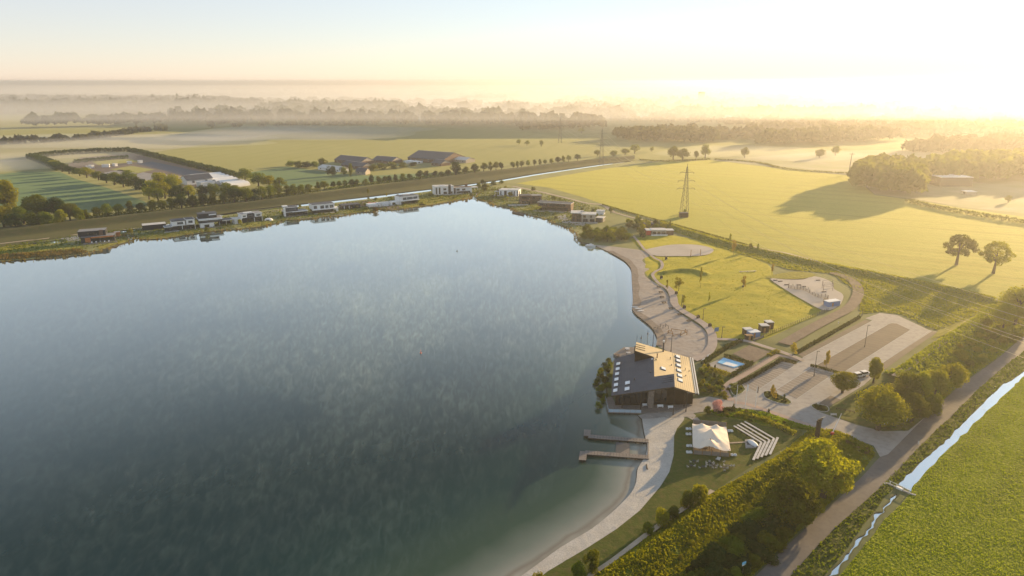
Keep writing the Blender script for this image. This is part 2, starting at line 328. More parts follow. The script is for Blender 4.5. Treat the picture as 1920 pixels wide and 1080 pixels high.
# ------------------------------------------------------------------ water
def water(name, body, mist_streaks=True, rough=.02, lo=.475, hi=.87, pw_=1.8):
    m, t, b = nodes(name); pos = pos_of(t)
    if body == 'attr':
        a = N(t, 'ShaderNodeAttribute', attribute_name='depth')
        nz, _ = noise_fac(t, pos, .06, 4, .3, .7)
        ad = N(t, 'ShaderNodeMath', operation='MULTIPLY_ADD'); t.links.new(nz, ad.inputs[0]); ad.inputs[1].default_value = .035; t.links.new(a.outputs['Fac'], ad.inputs[2])
        cr = N(t, 'ShaderNodeValToRGB'); t.links.new(ad.outputs[0], cr.inputs[0]); e = cr.color_ramp.elements
        stops = [(0, (.36, .34, .3)), (.03, (.31, .3, .26)), (.055, (.2, .18, .145)), (.075, (.24, .245, .21)), (.14, (.14, .165, .135)), (.25, (.04, .07, .046)), (.55, (.01, .036, .032)), (1, (.002, .021, .024))]
        e[0].position = 0; e[0].color = c4(stops[0][1]); e[1].position = 1; e[1].color = c4(stops[-1][1])
        for p, c in stops[1:-1]:
            x = e.new(p); x.color = c4(c)
        col = cr.outputs[0]
    else: col = body
    if mist_streaks:   # pale wisps of lake mist painted into the water colour
        f1, _ = noise_fac(t, pos, .012, 5, .38, .68, ((1, .6, 1), R(35)), .6)
        f2, _ = noise_fac(t, pos, .4, 10, .5, .76, ((1, .45, 1), R(-40)), .9)
        mu = N(t, 'ShaderNodeMath', operation='MULTIPLY'); t.links.new(f1, mu.inputs[0]); t.links.new(f2, mu.inputs[1])
        m2 = N(t, 'ShaderNodeMath', operation='MULTIPLY'); t.links.new(mu.outputs[0], m2.inputs[0]); m2.inputs[1].default_value = .045
        col = mixc(t, m2.outputs[0], col, (.5, .52, .48))
    if isinstance(col, tuple): b.inputs['Base Color'].default_value = c4(col)
    else: t.links.new(col, b.inputs['Base Color'])
    b.inputs['Roughness'].default_value = rough; b.inputs['IOR'].default_value = 1.333; b.inputs['Specular IOR Level'].default_value = .3
    n = N(t, 'ShaderNodeTexNoise'); n.inputs['Scale'].default_value = .35; n.inputs['Detail'].default_value = 3; t.links.new(pos, n.inputs['Vector'])
    bp = N(t, 'ShaderNodeBump'); bp.inputs['Strength'].default_value = .25; bp.inputs['Distance'].default_value = .02
    t.links.new(n.outputs[0], bp.inputs['Height']); t.links.new(bp.outputs[0], b.inputs['Normal'])
    # mirror share raised by hand above plain water, strongest at low angles
    lw = N(t, 'ShaderNodeLayerWeight'); lw.inputs['Blend'].default_value = .5
    r = N(t, 'ShaderNodeMapRange'); r.inputs[1].default_value = lo; r.inputs[2].default_value = hi; t.links.new(lw.outputs['Facing'], r.inputs[0])
    pw = N(t, 'ShaderNodeMath', operation='POWER'); t.links.new(r.outputs[0], pw.inputs[0]); pw.inputs[1].default_value = pw_
    gl = N(t, 'ShaderNodeBsdfGlossy'); gl.inputs['Color'].default_value = (.86, .97, 1, 1); gl.inputs['Roughness'].default_value = rough
    t.links.new(bp.outputs[0], gl.inputs['Normal'])
    mx = N(t, 'ShaderNodeMixShader'); t.links.new(pw.outputs[0], mx.inputs[0]); t.links.new(b.outputs[0], mx.inputs[1]); t.links.new(gl.outputs[0], mx.inputs[2])
    t.links.new(mx.outputs[0], t.nodes['Material Output'].inputs[0])
    return m
M['lake'] = water('lake_water', 'attr')
M['canal'] = water('canal_water', (.16, .16, .155), False, .03, -.35, .9, .8)
# ------------------------------------------------------------------ terrain
WATER = -0.4
far_shore = P((-900, 600), (-500, 548), (-200, 512), (0, 490), (60, 486), (120, 481), (160, 476), (185, 470), (215, 460), (243, 453), (238, 444), (228, 440), (240, 438.5), (254, 445), (265, 448.5), (288, 448.5), (319, 445.5), (342, 442), (368, 438), (380, 435.5), (412, 432.5), (444, 430), (470, 427), (494, 424), (510, 420.5), (524, 417.5), (529, 413), (536, 412), (545, 413), (565, 411.5), (588, 409.5), (605, 406), (641, 405), (655, 401.5), (679, 397.5), (695, 398), (703, 397), (707, 393), (709, 390.8), (721, 393.6), (735, 394.3), (752, 391.5), (785, 387.5), (816, 383.5), (848, 377), (875, 373), (882, 370.6), (888, 366), (893, 360.5), (897, 361), (891, 369.5), (896, 374), (909, 376.7), (931, 377), (919, 379), (917, 381), (922, 383), (943, 388), (960, 392), (975, 397.5), (990, 402.5), (1006, 406.5), (1031, 412), (1032, 415.8), (1045, 420), (1066, 428), (1080, 436), (1083, 440), (1083, 450), (1089, 454))
beach_n = smooth(P((1089, 454), (1108, 457), (1126, 465), (1146, 474.6), (1161, 483), (1172, 490), (1181, 499.6), (1184.5, 508), (1185.5, 525), (1187, 548), (1187.5, 565), (1186, 579), (1192, 589), (1206, 600.6), (1216.5, 609), (1225, 618), (1230, 627), (1233, 636), (1231, 648)), 3)
rest_shore = P((1222, 656), (1195, 658), (1165, 664), (1150, 676), (1143, 700), (1137, 725), (1140, 752), (1152, 765), (1196, 776))
beach_s = smooth(P((1204, 786), (1206, 800), (1209, 817), (1213, 832), (1212, 848), (1206, 862), (1196, 878), (1194, 893), (1191, 910), (1182, 926), (1166, 943), (1146, 962), (1109, 992), (1052, 1026), (1000, 1064), (930, 1115), (850, 1180)), 3)
near_edge = [Vector((-60, 75, 0)), Vector((-300, 60, 0))]
lake_poly = far_shore + beach_n[1:] + rest_shore + beach_s + near_edge
def strip(center, wid):
    L = []; Rr = []
    for i, p in enumerate(center):
        d = (center[min(i + 1, len(center) - 1)] - center[max(i - 1, 0)]).normalized(); n = Vector((-d.y, d.x, 0)); ww = wid[i] if isinstance(wid, (list, tuple)) else wid
        L.append(p + n * ww / 2); Rr.append(p - n * ww / 2)
    return L, Rr
canal_c = P((-260, 497), (0, 466), (120, 450.5), (215, 436), (310, 421), (400, 404.5), (490, 392.5), (560, 385), (700, 369.5), (815, 355), (930, 339.5), (1000, 327.5), (1080, 315.5), (1130, 308.5), (1180, 302))
cl, cr_ = strip(canal_c, [9, 9, 9, 8, 7, 7, 12, 12, 13, 12, 11, 11, 11, 10, 9])
canal_poly = cl + cr_[::-1]
ditch_l = P((1684, 909), (1731.5, 861.6), (1774, 825), (1819, 780), (1875.6, 726), (1911, 702), (2000, 630))
ditch_r = P((1707, 921), (1743, 875.6), (1788, 833), (1841, 780), (1897, 728), (1925, 702), (2020, 632))
def wob(pts, amp, n=5):
    s_ = smooth(pts, n); return [Vector((p.x + amp * noise.noise(p * .35), p.y + amp * noise.noise(p * .35 + Vector((9, 3, 1))), 0)) for p in s_]
ditch_l = wob(ditch_l, .7, 7); ditch_r = wob(ditch_r, .7, 7)
ditch_poly = ditch_l + ditch_r[::-1]
stream_c = P((1683, 926), (1672, 938), (1656, 955), (1637, 978), (1622, 1000), (1600, 1027), (1584, 1048), (1560, 1076), (1530, 1110))
sl_, sr_ = strip(smooth(stream_c, 5), [.25 + .9 * abs(noise.noise(Vector((i_ * .37, 2.2, 0)))) * 1.6 for i_ in range(len(smooth(stream_c, 5)))])
stream_poly = wob(sl_, .8, 2) + wob(sr_, .8, 2)[::-1]
holes = [lake_poly, canal_poly, ditch_poly, stream_poly]
def land():
    vs = []; ed = []
    def loop(pts):
        b = len(vs); vs.extend(Vector((p[0], p[1])) for p in pts); ed.extend((b + i, b + (i + 1) % len(pts)) for i in range(len(pts)))
    loop([(-45000, -300), (45000, -300), (45000, 60000), (-45000, 60000)])
    for h in holes: loop(h)
    # extra points so triangles stay well shaped near by
    for x in range(-2000, 2001, 250):
        for y in range(-200, 3001, 250): vs.append(Vector((x + .13, y + .17)))
    r = delaunay_2d_cdt(vs, ed, [], 0, 1e-5)
    V = [(p.x, p.y, 0.0) for p in r[0]]; F = [tuple(f) for f in r[2]]
    cx = np.array([sum(V[i][0] for i in f) / 3 for f in F]); cy = np.array([sum(V[i][1] for i in f) / 3 for f in F])
    bad = np.zeros(len(F), bool)
    for h in holes: bad |= inpoly(cx, cy, h)
    F = [f for f, x in zip(F, bad) if not x]
    tag(mesh_obj('ground', V, F, M['land']), kind='structure')
land()
def area(pts): return sum(pts[i][0] * pts[(i + 1) % len(pts)][1] - pts[(i + 1) % len(pts)][0] * pts[i][1] for i in range(len(pts))) / 2
def sheet(name, pts, z, m, kind='structure'):
    pts = [Vector((p[0], p[1], 0)) for p in pts]
    tr = tessellate_polygon([pts]); F = []
    for a, b, c in tr:
        A, B, C = pts[a], pts[b], pts[c]
        F.append((a, b, c) if (B.x - A.x) * (C.y - A.y) - (B.y - A.y) * (C.x - A.x) > 0 else (a, c, b))
    return tag(mesh_obj(name, [(p.x, p.y, z) for p in pts], F, m), kind=kind)
def bank(name, loop, wid, zlo, m, closed=True):
    n = len(loop); V = []; sgn = 1 if area(loop) > 0 else -1
    for i in range(n):
        d = (loop[(i + 1) % n] - loop[i - 1] if closed else loop[min(i + 1, n - 1)] - loop[max(i - 1, 0)]).normalized()
        nn = Vector((-d.y, d.x, 0)) * sgn; w_ = wid * (.8 + .5 * noise.noise(loop[i] * .1))
        q = loop[i] + nn * w_
        V += [(loop[i].x - nn.x * .3, loop[i].y - nn.y * .3, .012), (loop[i].x, loop[i].y, -.02), (q.x, q.y, zlo)]
    F = []
    for i in range(n if closed else n - 1):
        j = (i + 1) % n
        for k in (0, 1): F.append((3 * i + k, 3 * j + k, 3 * j + k + 1, 3 * i + k + 1) if sgn < 0 else (3 * i + k + 1, 3 * j + k + 1, 3 * j + k, 3 * i + k))
    return tag(mesh_obj(name, V, F, m), kind='structure')
bank('lake_bank', lake_poly, .7, -1.0, M['soil']); bank('canal_bank', canal_poly, .7, -1.2, M['soil'])
bank('ditch_bank', ditch_poly, .35, -1.0, M['soil']); bank('stream_bank', stream_poly, .2, -1.0, M['soil'])
def lake():
    xs = np.arange(-420, 90, 3.0); ys = np.arange(60, 700, 3.0)
    X, Y = np.meshgrid(xs, ys); V = np.stack([X.ravel(), Y.ravel(), np.full(X.size, WATER)], 1)
    nx, ny = len(xs), len(ys); i = np.arange(nx * ny).reshape(ny, nx)
    F = np.stack([i[:-1, :-1].ravel(), i[:-1, 1:].ravel(), i[1:, 1:].ravel(), i[1:, :-1].ravel()], 1)
    cx, cy = V[F].mean(1)[:, 0], V[F].mean(1)[:, 1]
    infl = inpoly(cx, cy, lake_poly)
    for dx, dy in ((3, 0), (-3, 0), (0, 3), (0, -3)): infl |= inpoly(cx + dx, cy + dy, lake_poly)
    F = F[infl]; u_, inv = np.unique(F, return_inverse=True); V = V[u_]; F = inv.reshape(F.shape)
    o = np_mesh('lake', V, F, M['lake']); tag(o, kind='structure')
    ds, _, _ = seg_near(V[:, 0], V[:, 1], beach_s); dn, _, _ = seg_near(V[:, 0], V[:, 1], beach_n)
    dr, _, _ = seg_near(V[:, 0], V[:, 1], rest_shore)
    d = np.minimum(np.minimum(ds / 52, dn / 20), .12 + dr / 60) * np.clip(.65 + (V[:, 1] - 60) / 260, .5, 1.1)
    at_ = o.data.attributes.new('depth', 'FLOAT', 'POINT'); at_.data.foreach_set('value', np.clip(d, 0, 1).astype(np.float32))
lake()
def grow(pts, w_):
    s_ = 1 if area(pts) > 0 else -1; o = []
    for i in range(len(pts)):
        d = (pts[(i + 1) % len(pts)] - pts[i - 1]).normalized(); o.append(pts[i] + Vector((d.y, -d.x, 0)) * s_ * w_)
    return o
sheet('canal_water', grow(canal_poly, 1), WATER - .05, M['canal'])
sheet('ditch_water', grow(ditch_poly, .6), -.12, M['canal']); sheet('stream_water', grow(stream_poly, .4), -.2, M['canal'])
# dikes: (polyline, half width, height)
dikes = []
def dk(pl, hw, h): dikes.append((pl, hw, h))
dk(smooth(P((1030, 1200), (1120, 1112), (1210, 1046), (1290, 990), (1352, 945), (1420, 902), (1490, 862), (1545, 836)), 3), 4.5, 1.5)
dk(smooth(P((1655, 735), (1690, 706), (1760, 655), (1830, 610), (1862, 582)), 3), 5.5, 2.2)
dk(P((-260, 463), (0, 440), (270, 408), (500, 382), (700, 355), (900, 329), (1100, 305), (1190, 296)), 13, 3.6)
dk(smooth(P((1870, 566), (1780, 545), (1690, 526), (1580, 505), (1480, 484), (1400, 466), (1330, 448), (1240, 420)), 2), 7, 1.6)
dk(smooth(P((1246, 512), (1275, 507), (1305, 509), (1322, 514)), 2), 4, 1.3)
def hz(x, y):
    x = np.asarray(x, float); y = np.asarray(y, float); h = np.zeros(x.shape)
    for pl, hw, H_ in dikes:
        d, _, _ = seg_near(x, y, pl); t = np.clip(1 - d / hw, 0, 1); h = np.maximum(h, H_ * (t * t * (3 - 2 * t)))
    return h
def hz1(x, y): return float(hz(np.array([x]), np.array([y]))[0])
def relief(name, poly, cell, amp, freq, m, z0=.03, kind='structure', sharp=False, use_hz=True):
    xs = np.array([p[0] for p in poly]); ys = np.array([p[1] for p in poly])
    gx = np.arange(xs.min() - cell, xs.max() + 2 * cell, cell); gy = np.arange(ys.min() - cell, ys.max() + 2 * cell, cell)
    X, Y = np.meshgrid(gx, gy); nx, ny = len(gx), len(gy); i = np.arange(nx * ny).reshape(ny, nx)
    F = np.stack([i[:-1, :-1].ravel(), i[:-1, 1:].ravel(), i[1:, 1:].ravel(), i[1:, :-1].ravel()], 1)
    X = X.ravel().copy(); Y = Y.ravel().copy()
    F = F[inpoly(X[F].mean(1), Y[F].mean(1), poly)]
    e = np.concatenate([F[:, [0, 1]], F[:, [1, 2]], F[:, [2, 3]], F[:, [3, 0]]]); es = np.sort(e, 1)
    uq, ct = np.unique(es, axis=0, return_counts=True); bv = np.unique(uq[ct == 1])
    d, bx, by = seg_near(X[bv], Y[bv], list(poly) + [poly[0]])
    k = d < cell * 1.6; X[bv[k]] = bx[k]; Y[bv[k]] = by[k]
    u_, inv = np.unique(F, return_inverse=True); X = X[u_]; Y = Y[u_]; F = inv.reshape(F.shape)
    edge = np.zeros(len(u_), bool); edge[np.searchsorted(u_, bv)] = True
    zz = np.array([noise.fractal(Vector((x * freq, y * freq, 3.1)), .8, 2.1, 3) for x, y in zip(X, Y)])
    if sharp: zz = np.abs(zz) * 1.4 - .3
    Z = z0 + amp * np.clip(zz, -.6, 1.2) * np.where(edge, 0, 1) + (hz(X, Y) if use_hz else 0)
    Z = np.maximum(Z, z0 - .0)
    return tag(np_mesh(name, np.stack([X, Y, Z], 1), F, m, smooth_=True), kind=kind)
# ---- far and middle fields
sheet('green_pasture', smooth(P((-150, 345), (40, 322), (112, 322), (140, 335), (200, 352), (272, 378), (275, 386), (190, 393), (60, 395), (-150, 420)), 1), .03, M['field_green'])
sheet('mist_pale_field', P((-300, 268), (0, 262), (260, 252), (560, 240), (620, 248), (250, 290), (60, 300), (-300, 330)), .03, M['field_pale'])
sheet('pasture', P((270, 288), (520, 252), (700, 240), (960, 244), (1130, 268), (1100, 290), (880, 315), (640, 345), (560, 352), (450, 334)), .12, M['field_mid'])
sheet('green_pasture', smooth(P((455, 326), (540, 312), (600, 322), (690, 330), (860, 322), (865, 326), (640, 346), (560, 352), (500, 345)), 1), .2, M['field_green'])
sheet('crop_field', P((968, 344), (1020, 335), (1130, 317), (1240, 303), (1330, 300), (1480, 318), (1600, 330), (1640, 366), (1720, 376), (1800, 390), (1960, 412), (2100, 430), (2060, 640), (1935, 583), (1868, 560), (1780, 538), (1690, 519), (1580, 498), (1480, 477), (1400, 459), (1330, 441), (1240, 413), (1160, 394), (1100, 372), (1030, 352)), .04, M['field'])
sheet('stubble_field', P((1340, 300), (1560, 283), (1960, 275), (1960, 405), (1800, 388), (1720, 374), (1640, 364), (1602, 330), (1480, 317)), .12, M['field_pale'])
sheet('far_meadow', P((1100, 292), (1250, 262), (1500, 258), (1560, 280), (1330, 297), (1240, 300), (1180, 300)), .2, M['field_mid'])
for q in (((-100, 226), (330, 208), (335, 216), (-100, 236)), ((-60, 246), (330, 230), (660, 232), (560, 238), (-60, 256)), ((180, 205), (330, 207), (320, 214), (-80, 222))):
    sheet('far_meadow', P(*q), .05, M['field_mid'])
# ---- levee along the canal
levee_poly = P((-300, 470), (-200, 450), (0, 426), (160, 410), (270, 398), (500, 373), (700, 347.5), (900, 322), (1100, 299.5), (1190, 292), (1190, 301), (1130, 307.2), (1000, 326), (930, 337.8), (815, 353), (700, 367), (560, 382.5), (490, 389.5), (310, 418), (215, 433), (0, 463), (-300, 500))
relief('levee', levee_poly, 4.0, .3, .08, M['levee'], .05)
sheet('levee_track', strip(P((-260, 455), (0, 433), (270, 401.5), (500, 376.5), (700, 350), (900, 324.5), (1100, 301.5)), 2.2)[0] + strip(P((-260, 455), (0, 433), (270, 401.5), (500, 376.5), (700, 350), (900, 324.5), (1100, 301.5)), 2.2)[1][::-1], 2.2, M['dirt_path']) if False else None
# ---- house plots along the shore
def inset_plot(name, px, z, m): return sheet(name, P(*px), z, m)
inset_plot('shore_grass', ((-300, 508), (0, 478), (120, 472), (158, 466), (152, 460), (60, 458), (0, 462), (-300, 495)), .05, M['rough'])
inset_plot('garden_lawn', ((216, 451), (244, 449), (240, 453), (214, 459), (186, 468), (182, 463)), .06, M['lawn_far'])
inset_plot('garden_lawn', ((258, 440), (300, 436), (370, 431), (372, 436), (320, 444), (288, 447), (266, 447)), .06, M['verge'])
inset_plot('garden_lawn', ((452, 420), (500, 411), (512, 416), (508, 419), (490, 424), (455, 427)), .06, M['lawn_far'])
inset_plot('garden_lawn', ((596, 401), (626, 396), (628, 401), (604, 404)), .06, M['lawn_far'])
inset_plot('garden_lawn', ((648, 397), (688, 388), (692, 391), (688, 395), (655, 400)), .06, M['lawn_far'])
inset_plot('garden_lawn', ((757, 386), (790, 381), (800, 384), (782, 387), (756, 390)), .06, M['lawn_far'])
inset_plot('garden_lawn', ((786, 368), (820, 362), (880, 366), (882, 369), (846, 376), (815, 382), (786, 386)), .06, M['lawn_far'])
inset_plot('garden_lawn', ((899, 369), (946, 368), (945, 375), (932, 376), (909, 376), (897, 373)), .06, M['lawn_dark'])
inset_plot('garden_lawn', ((982, 391), (1010, 386), (1030, 397), (1034, 405), (1000, 400), (980, 396)), .06, M['lawn_far'])
inset_plot('bare_plot', ((648, 384), (690, 376), (712, 392), (690, 388)), .06, M['dirt'])
inset_plot('bare_plot', ((692, 390), (745, 384), (752, 390), (735, 393.5), (720, 393), (708, 391)), .06, M['dirt'])
inset_plot('gravel_yard', ((112, 447), (148, 439), (150, 452), (128, 452)), .06, M['paving'])
inset_plot('gravel_yard', ((1040, 407), (1060, 402), (1066, 412), (1108, 418), (1100, 424), (1066, 421)), .06, M['paving'])
for c_, wd in ((((0, 457), (60, 450), (110, 444.5), (150, 439)), 2.5), (((232, 431), (300, 423), (330, 417)), 2.5), (((440, 409), (480, 401), (520, 395), (545, 391)), 3), (((560, 390), (640, 382), (700, 374)), 2.5), (((960, 349), (1010, 359), (1060, 371), (1100, 381), (1130, 384), (1142, 392), (1150, 398)), 4), (((1150, 398), (1190, 409), (1240, 420), (1300, 436), (1362, 452), (1400, 464)), 2.5)):
    a_, b_ = strip(smooth(P(*c_), 3), wd); sheet('access_road', a_ + b_[::-1], .09, M['dirt_path'])
# ---- nursery beds
sheet('nursery_ground', P((112, 318), (150, 296), (246, 287), (450, 336), (400, 352), (290, 350), (190, 335)), .05, M['dirt'])
for q, mm in ((((190, 325), (225, 318), (255, 325), (230, 333)), 'paving'), (((205, 318), (245, 311), (290, 318), (258, 325)), 'field_mid'), (((238, 333), (268, 323), (310, 330), (280, 342)), 'paving'), (((255, 307), (285, 303), (400, 327), (352, 331)), 'greyroof'), (((300, 326), (350, 331), (330, 338), (290, 334)), 'dirt_path'), (((170, 302), (238, 298), (268, 303), (185, 310)), 'field_mid')):
    sheet('nursery_bed', P(*q), .09, M[mm])
# ---- park
park_lawn = smooth(P((1180, 448), (1240, 440), (1300, 448), (1350, 462), (1395, 478), (1440, 496), (1450, 515), (1443, 526), (1480, 545), (1540, 583), (1500, 605), (1440, 634), (1400, 640), (1345, 636), (1332, 610), (1300, 594), (1275, 578), (1262, 558), (1248, 537), (1224, 524), (1208, 510), (1210, 490), (1200, 466)), 2)
relief('park_lawn', park_lawn, 1.4, .25, .12, M['lawn'], .03)
sand_n = [p for p in beach_n] + P((1262, 664)) + smooth(P((1300, 672), (1322, 660), (1328, 648), (1328, 634), (1323, 622), (1311, 611), (1294, 600.6), (1271, 584), (1259, 572), (1256, 560), (1248, 545), (1234, 534), (1222, 527), (1210, 518), (1209, 510), (1218, 505), (1214, 498), (1206, 491), (1205, 486), (1214, 482), (1220, 478), (1207, 470), (1186, 467), (1150, 462.5), (1120, 459.5), (1100, 455.5)), 2)
relief('sand_beach', sand_n, 1.2, .18, .25, M['sand'], .05, use_hz=False)
wl = [p for p in beach_n[6:]]; a_, b_ = strip(wl, 5.0)
sheet('wet_sand', (a_ if (a_[5].x > b_[5].x) else b_) + wl[::-1], .3, M['wet_sand']) if False else None
def along(name, line, wl_, wr_, z, m, wobble=.5):
    L = []; Rr = []
    for i, p in enumerate(line):
        d = (line[min(i + 1, len(line) - 1)] - line[max(i - 1, 0)]).normalized(); n = Vector((-d.y, d.x, 0)); q = noise.noise(p * .08) * wobble
        L.append(p + n * (wl_ + q)); Rr.append(p - n * wr_)
    return sheet(name, L + Rr[::-1], z, m)
along('wet_sand', beach_n[8:], 3.2, 0.2, .27, M['wet_sand'], 1.6)
sheet('white_sand_court', smooth(P((1209, 470.5), (1232, 464), (1262, 459.5), (1300, 459.5), (1326, 463.5), (1338, 469.5), (1330, 477), (1308, 480.5), (1270, 481), (1230, 480.5)), 4, True), .36, M['white_sand'])
def road(name, px, wd, z, m, n=4):
    a_, b_ = strip(smooth(P(*px), n), wd); return sheet(name, a_ + b_[::-1], z, m)
road('promenade', ((1247, 537), (1258, 547), (1263, 560), (1265, 571), (1276, 582), (1301, 597), (1322, 611), (1333, 624), (1336, 638), (1334, 652), (1322, 666), (1300, 676)), 3.6, .42, M['path'])
road('footpath', ((1250, 540), (1236, 533), (1226, 522), (1224, 515), (1231, 509), (1239, 505), (1242, 497), (1238, 490), (1229, 486), (1219, 478), (1207, 467), (1196, 453), (1186, 442)), 1.7, .44, M['path'])
road('footpath', ((1336, 637), (1368, 638), (1400, 641), (1430, 650), (1470, 663), (1505, 677)), 2.4, .4, M['path'])
sheet('playground_sand', smooth(P((1444, 524), (1470, 525), (1506, 525), (1522, 519), (1545, 523), (1561, 532), (1564, 543), (1578, 551), (1581, 560), (1572, 575), (1545, 583), (1506, 564), (1474, 545)), 3, True), .34, M['white_sand'])
sheet('playground_bank', smooth(P((1436, 521), (1462, 514), (1500, 510), (1530, 516), (1510, 523), (1470, 524)), 2, True), .36, M['rough'])
relief('berm', P((1868, 561), (1780, 539), (1690, 520), (1580, 499), (1480, 478), (1400, 460), (1330, 442), (1240, 414), (1235, 425), (1300, 447), (1390, 477), (1440, 495), (1480, 506), (1560, 513), (1600, 530), (1615, 555), (1612, 590), (1650, 585), (1690, 590), (1760, 620), (1740, 640), (1790, 622), (1850, 585)), 1.6, .3, .15, M['rough'], .06)
road('dirt_track', ((1380, 462), (1410, 467), (1436, 473), (1470, 479), (1500, 487), (1540, 497)), 2.2, 1.75, M['dirt_path'])
road('dirt_track', ((1560, 512), (1590, 522), (1608, 540), (1606, 560), (1590, 580), (1560, 596), (1520, 617), (1470, 646)), 5, .4, M['dirt'])
sheet('bare_soil_plot', P((1374, 664), (1405, 648), (1446, 661), (1412, 681)), .2, M['dirt'])
# ---- parking
lot = P((1300, 748), (1330, 744), (1372, 752), (1384, 722), (1465, 677.5), (1492, 683), (1505, 671), (1635, 601), (1622, 597), (1650, 587), (1682, 591), (1742, 619), (1756, 622), (1657, 693), (1640, 704), (1620, 722), (1575, 750), (1550, 764), (1535, 772), (1560, 781), (1606, 797), (1655, 809), (1703, 808), (1735, 782), (1665, 852), (1650, 857), (1638, 836), (1610, 826), (1540, 806), (1495, 791), (1440, 772), (1380, 762), (1330, 768), (1300, 771), (1264, 775), (1262, 764))
sheet('car_park', lot, .07, M['paving'])
sheet('plaza', P((1196, 779), (1262, 765), (1300, 748), (1375, 753), (1440, 771), (1380, 765), (1330, 771), (1300, 775), (1316, 792), (1306, 792), (1288, 782), (1204, 786)), .09, M['paving'])
for q, mm in ((((1497, 665), (1622, 600), (1634, 602.5), (1505, 670.5)), 'bay'), (((1530, 685), (1664, 609), (1672, 606.5), (1681, 607), (1707, 619), (1587, 695), (1574, 699)), 'bay'), (((1748, 621), (1757, 623), (1660, 692), (1650, 684)), 'bay'), (((1390, 721), (1463, 680), (1489, 686), (1416, 735)), 'bay_pale'), (((1520, 690), (1562, 702), (1494, 748), (1455, 731)), 'bay_pale'), (((1557, 742), (1577, 750), (1552, 764), (1535, 757)), 'bay')):
    sheet('parking_bays', P(*q), .1, M[mm])
# painted and laid bay lines
def bay_lines(a, b, c, d, n, m='mark', w_=.12):
    A, B, C_, D = at(*a), at(*b), at(*c), at(*d); mb = MB()
    for i in range(n + 1):
        p = A.lerp(B, i / n); q = D.lerp(C_, i / n); mb.bar(p, q, w_, .012, .095 if m == 'mark' else .1)
    tag(mb.build('bay_markings', M[m]), kind='structure')
bay_lines((1497, 665), (1622, 600), (1634, 602.5), (1505, 670.5), 26, 'joint', .14)
bay_lines((1530, 685), (1664, 609), (1707, 619), (1587, 695), 22, 'joint', .16)
bay_lines((1390, 721), (1463, 680), (1489, 686), (1416, 735), 16, 'mark')
bay_lines((1455, 731), (1520, 690), (1541, 696), (1475, 739), 13, 'mark'); bay_lines((1475, 739), (1541, 696), (1562, 702), (1494, 748), 13, 'joint')
road('pink_path', ((1497, 676), (1470, 668), (1448, 666)), 2.2, .12, M['pink_brick']); road('pink_path', ((1455, 667), (1420, 688), (1388, 707), (1372, 716), (1360, 728), (1362, 740), (1372, 752)), 2.4, .13, M['pink_brick'])
road('cycle_path', ((1376, 755), (1400, 758), (1440, 771), (1500, 792), (1560, 812), (1605, 829)), 2.0, .12, M['pink_brick'])
# ---- road
rl = P((1380, 1120), (1419, 1078), (1520, 982), (1610, 900), (1650, 857), (1703, 810), (1737, 781), (1800, 724), (1878, 667), (1920, 630), (2010, 560)); rr_ = P((1445, 1120), (1484, 1078), (1560, 996), (1661, 904), (1717, 845), (1760, 802), (1786, 779), (1833, 731), (1889, 682), (1925, 655), (2020, 580))
sheet('country_road', smooth(rl, 4) + smooth(rr_, 4)[::-1], .05, M['asphalt'])
for q in (((1431, 738), (1437, 734), (1446, 735), (1468, 744), (1483, 753), (1480, 759), (1462, 757), (1437, 748)), ((1521, 762), (1527, 758), (1550, 762), (1554, 770), (1546, 773), (1532, 770)), ((1369, 723), (1384, 717), (1398, 731), (1380, 743), (1371, 735))):
    pq = smooth(P(*q), 2, True); sheet('planter_bed', pq, .2, M['verge']); mb = MB()
    for i_ in range(len(pq)): mb.bar(pq[i_], pq[(i_ + 1) % len(pq)], .22, .16, .07)
    tag(mb.build('kerb', M['stone']), kind='structure')
for a_, b_ in (((1505, 671), (1635, 602.3)), ((1530, 685.3), (1664, 609)), ((1587, 695.5), (1707, 619.3)), ((1650, 684), (1743, 620)), ((1416, 735.5), (1489, 686.5)), ((1455, 731.3), (1520, 690)), ((1494, 748.5), (1562, 702.3))):
    mb = MB(); mb.bar(at(*a_), at(*b_), .28, .02, .098); tag(mb.build('kerb', M['stone']), kind='structure')
# ---- near grass
tent_lawn = smooth(P((1300, 778), (1325, 776), (1400, 778), (1480, 800), (1505, 810), (1490, 830), (1420, 868), (1350, 914), (1290, 960), (1210, 1020), (1110, 1095), (980, 1130), (1026, 1072), (1104, 1025.6), (1156, 992), (1200, 957), (1238, 912.5), (1255, 885), (1263, 854), (1264, 817), (1269, 804), (1282, 790)), 2)
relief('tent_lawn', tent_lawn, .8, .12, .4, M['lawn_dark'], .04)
relief('shingle_beach', [p for p in beach_s] + P((900, 1180), (980, 1110), (1026, 1072), (1104, 1025.6), (1156, 992), (1200, 957), (1238, 912.5), (1255, 885), (1263, 854), (1264, 817), (1269, 804), (1282, 788), (1284, 777), (1205, 778)), .55, .11, .8, M['pebble'], .05, sharp=True, use_hz=False)
dike_poly = smooth(P((980, 1180), (1095, 1090), (1205, 1016), (1290, 958), (1350, 918), (1424, 878), (1478, 842), (1512, 812), (1560, 806), (1615, 830), (1640, 850), (1600, 900), (1510, 985), (1415, 1076), (1370, 1120), (1250, 1150)), 2)
relief('dike', dike_poly, .7, .35, .35, M['rough'], .06)
relief('flower_bank', smooth(P((1330, 772), (1378, 768), (1440, 776), (1500, 797), (1560, 812), (1500, 806), (1440, 800), (1400, 790), (1345, 780)), 2), .8, .5, .5, M['lawn'], .05)
verge_poly = ditch_l[::-1] + [] if False else smooth(rr_, 4) + ditch_l[::-1][2:] + P((1660, 930), (1640, 960), (1615, 990), (1580, 1040), (1548, 1076), (1500, 1125))
relief('road_verge', verge_poly, .9, .25, .4, M['verge'], .03)
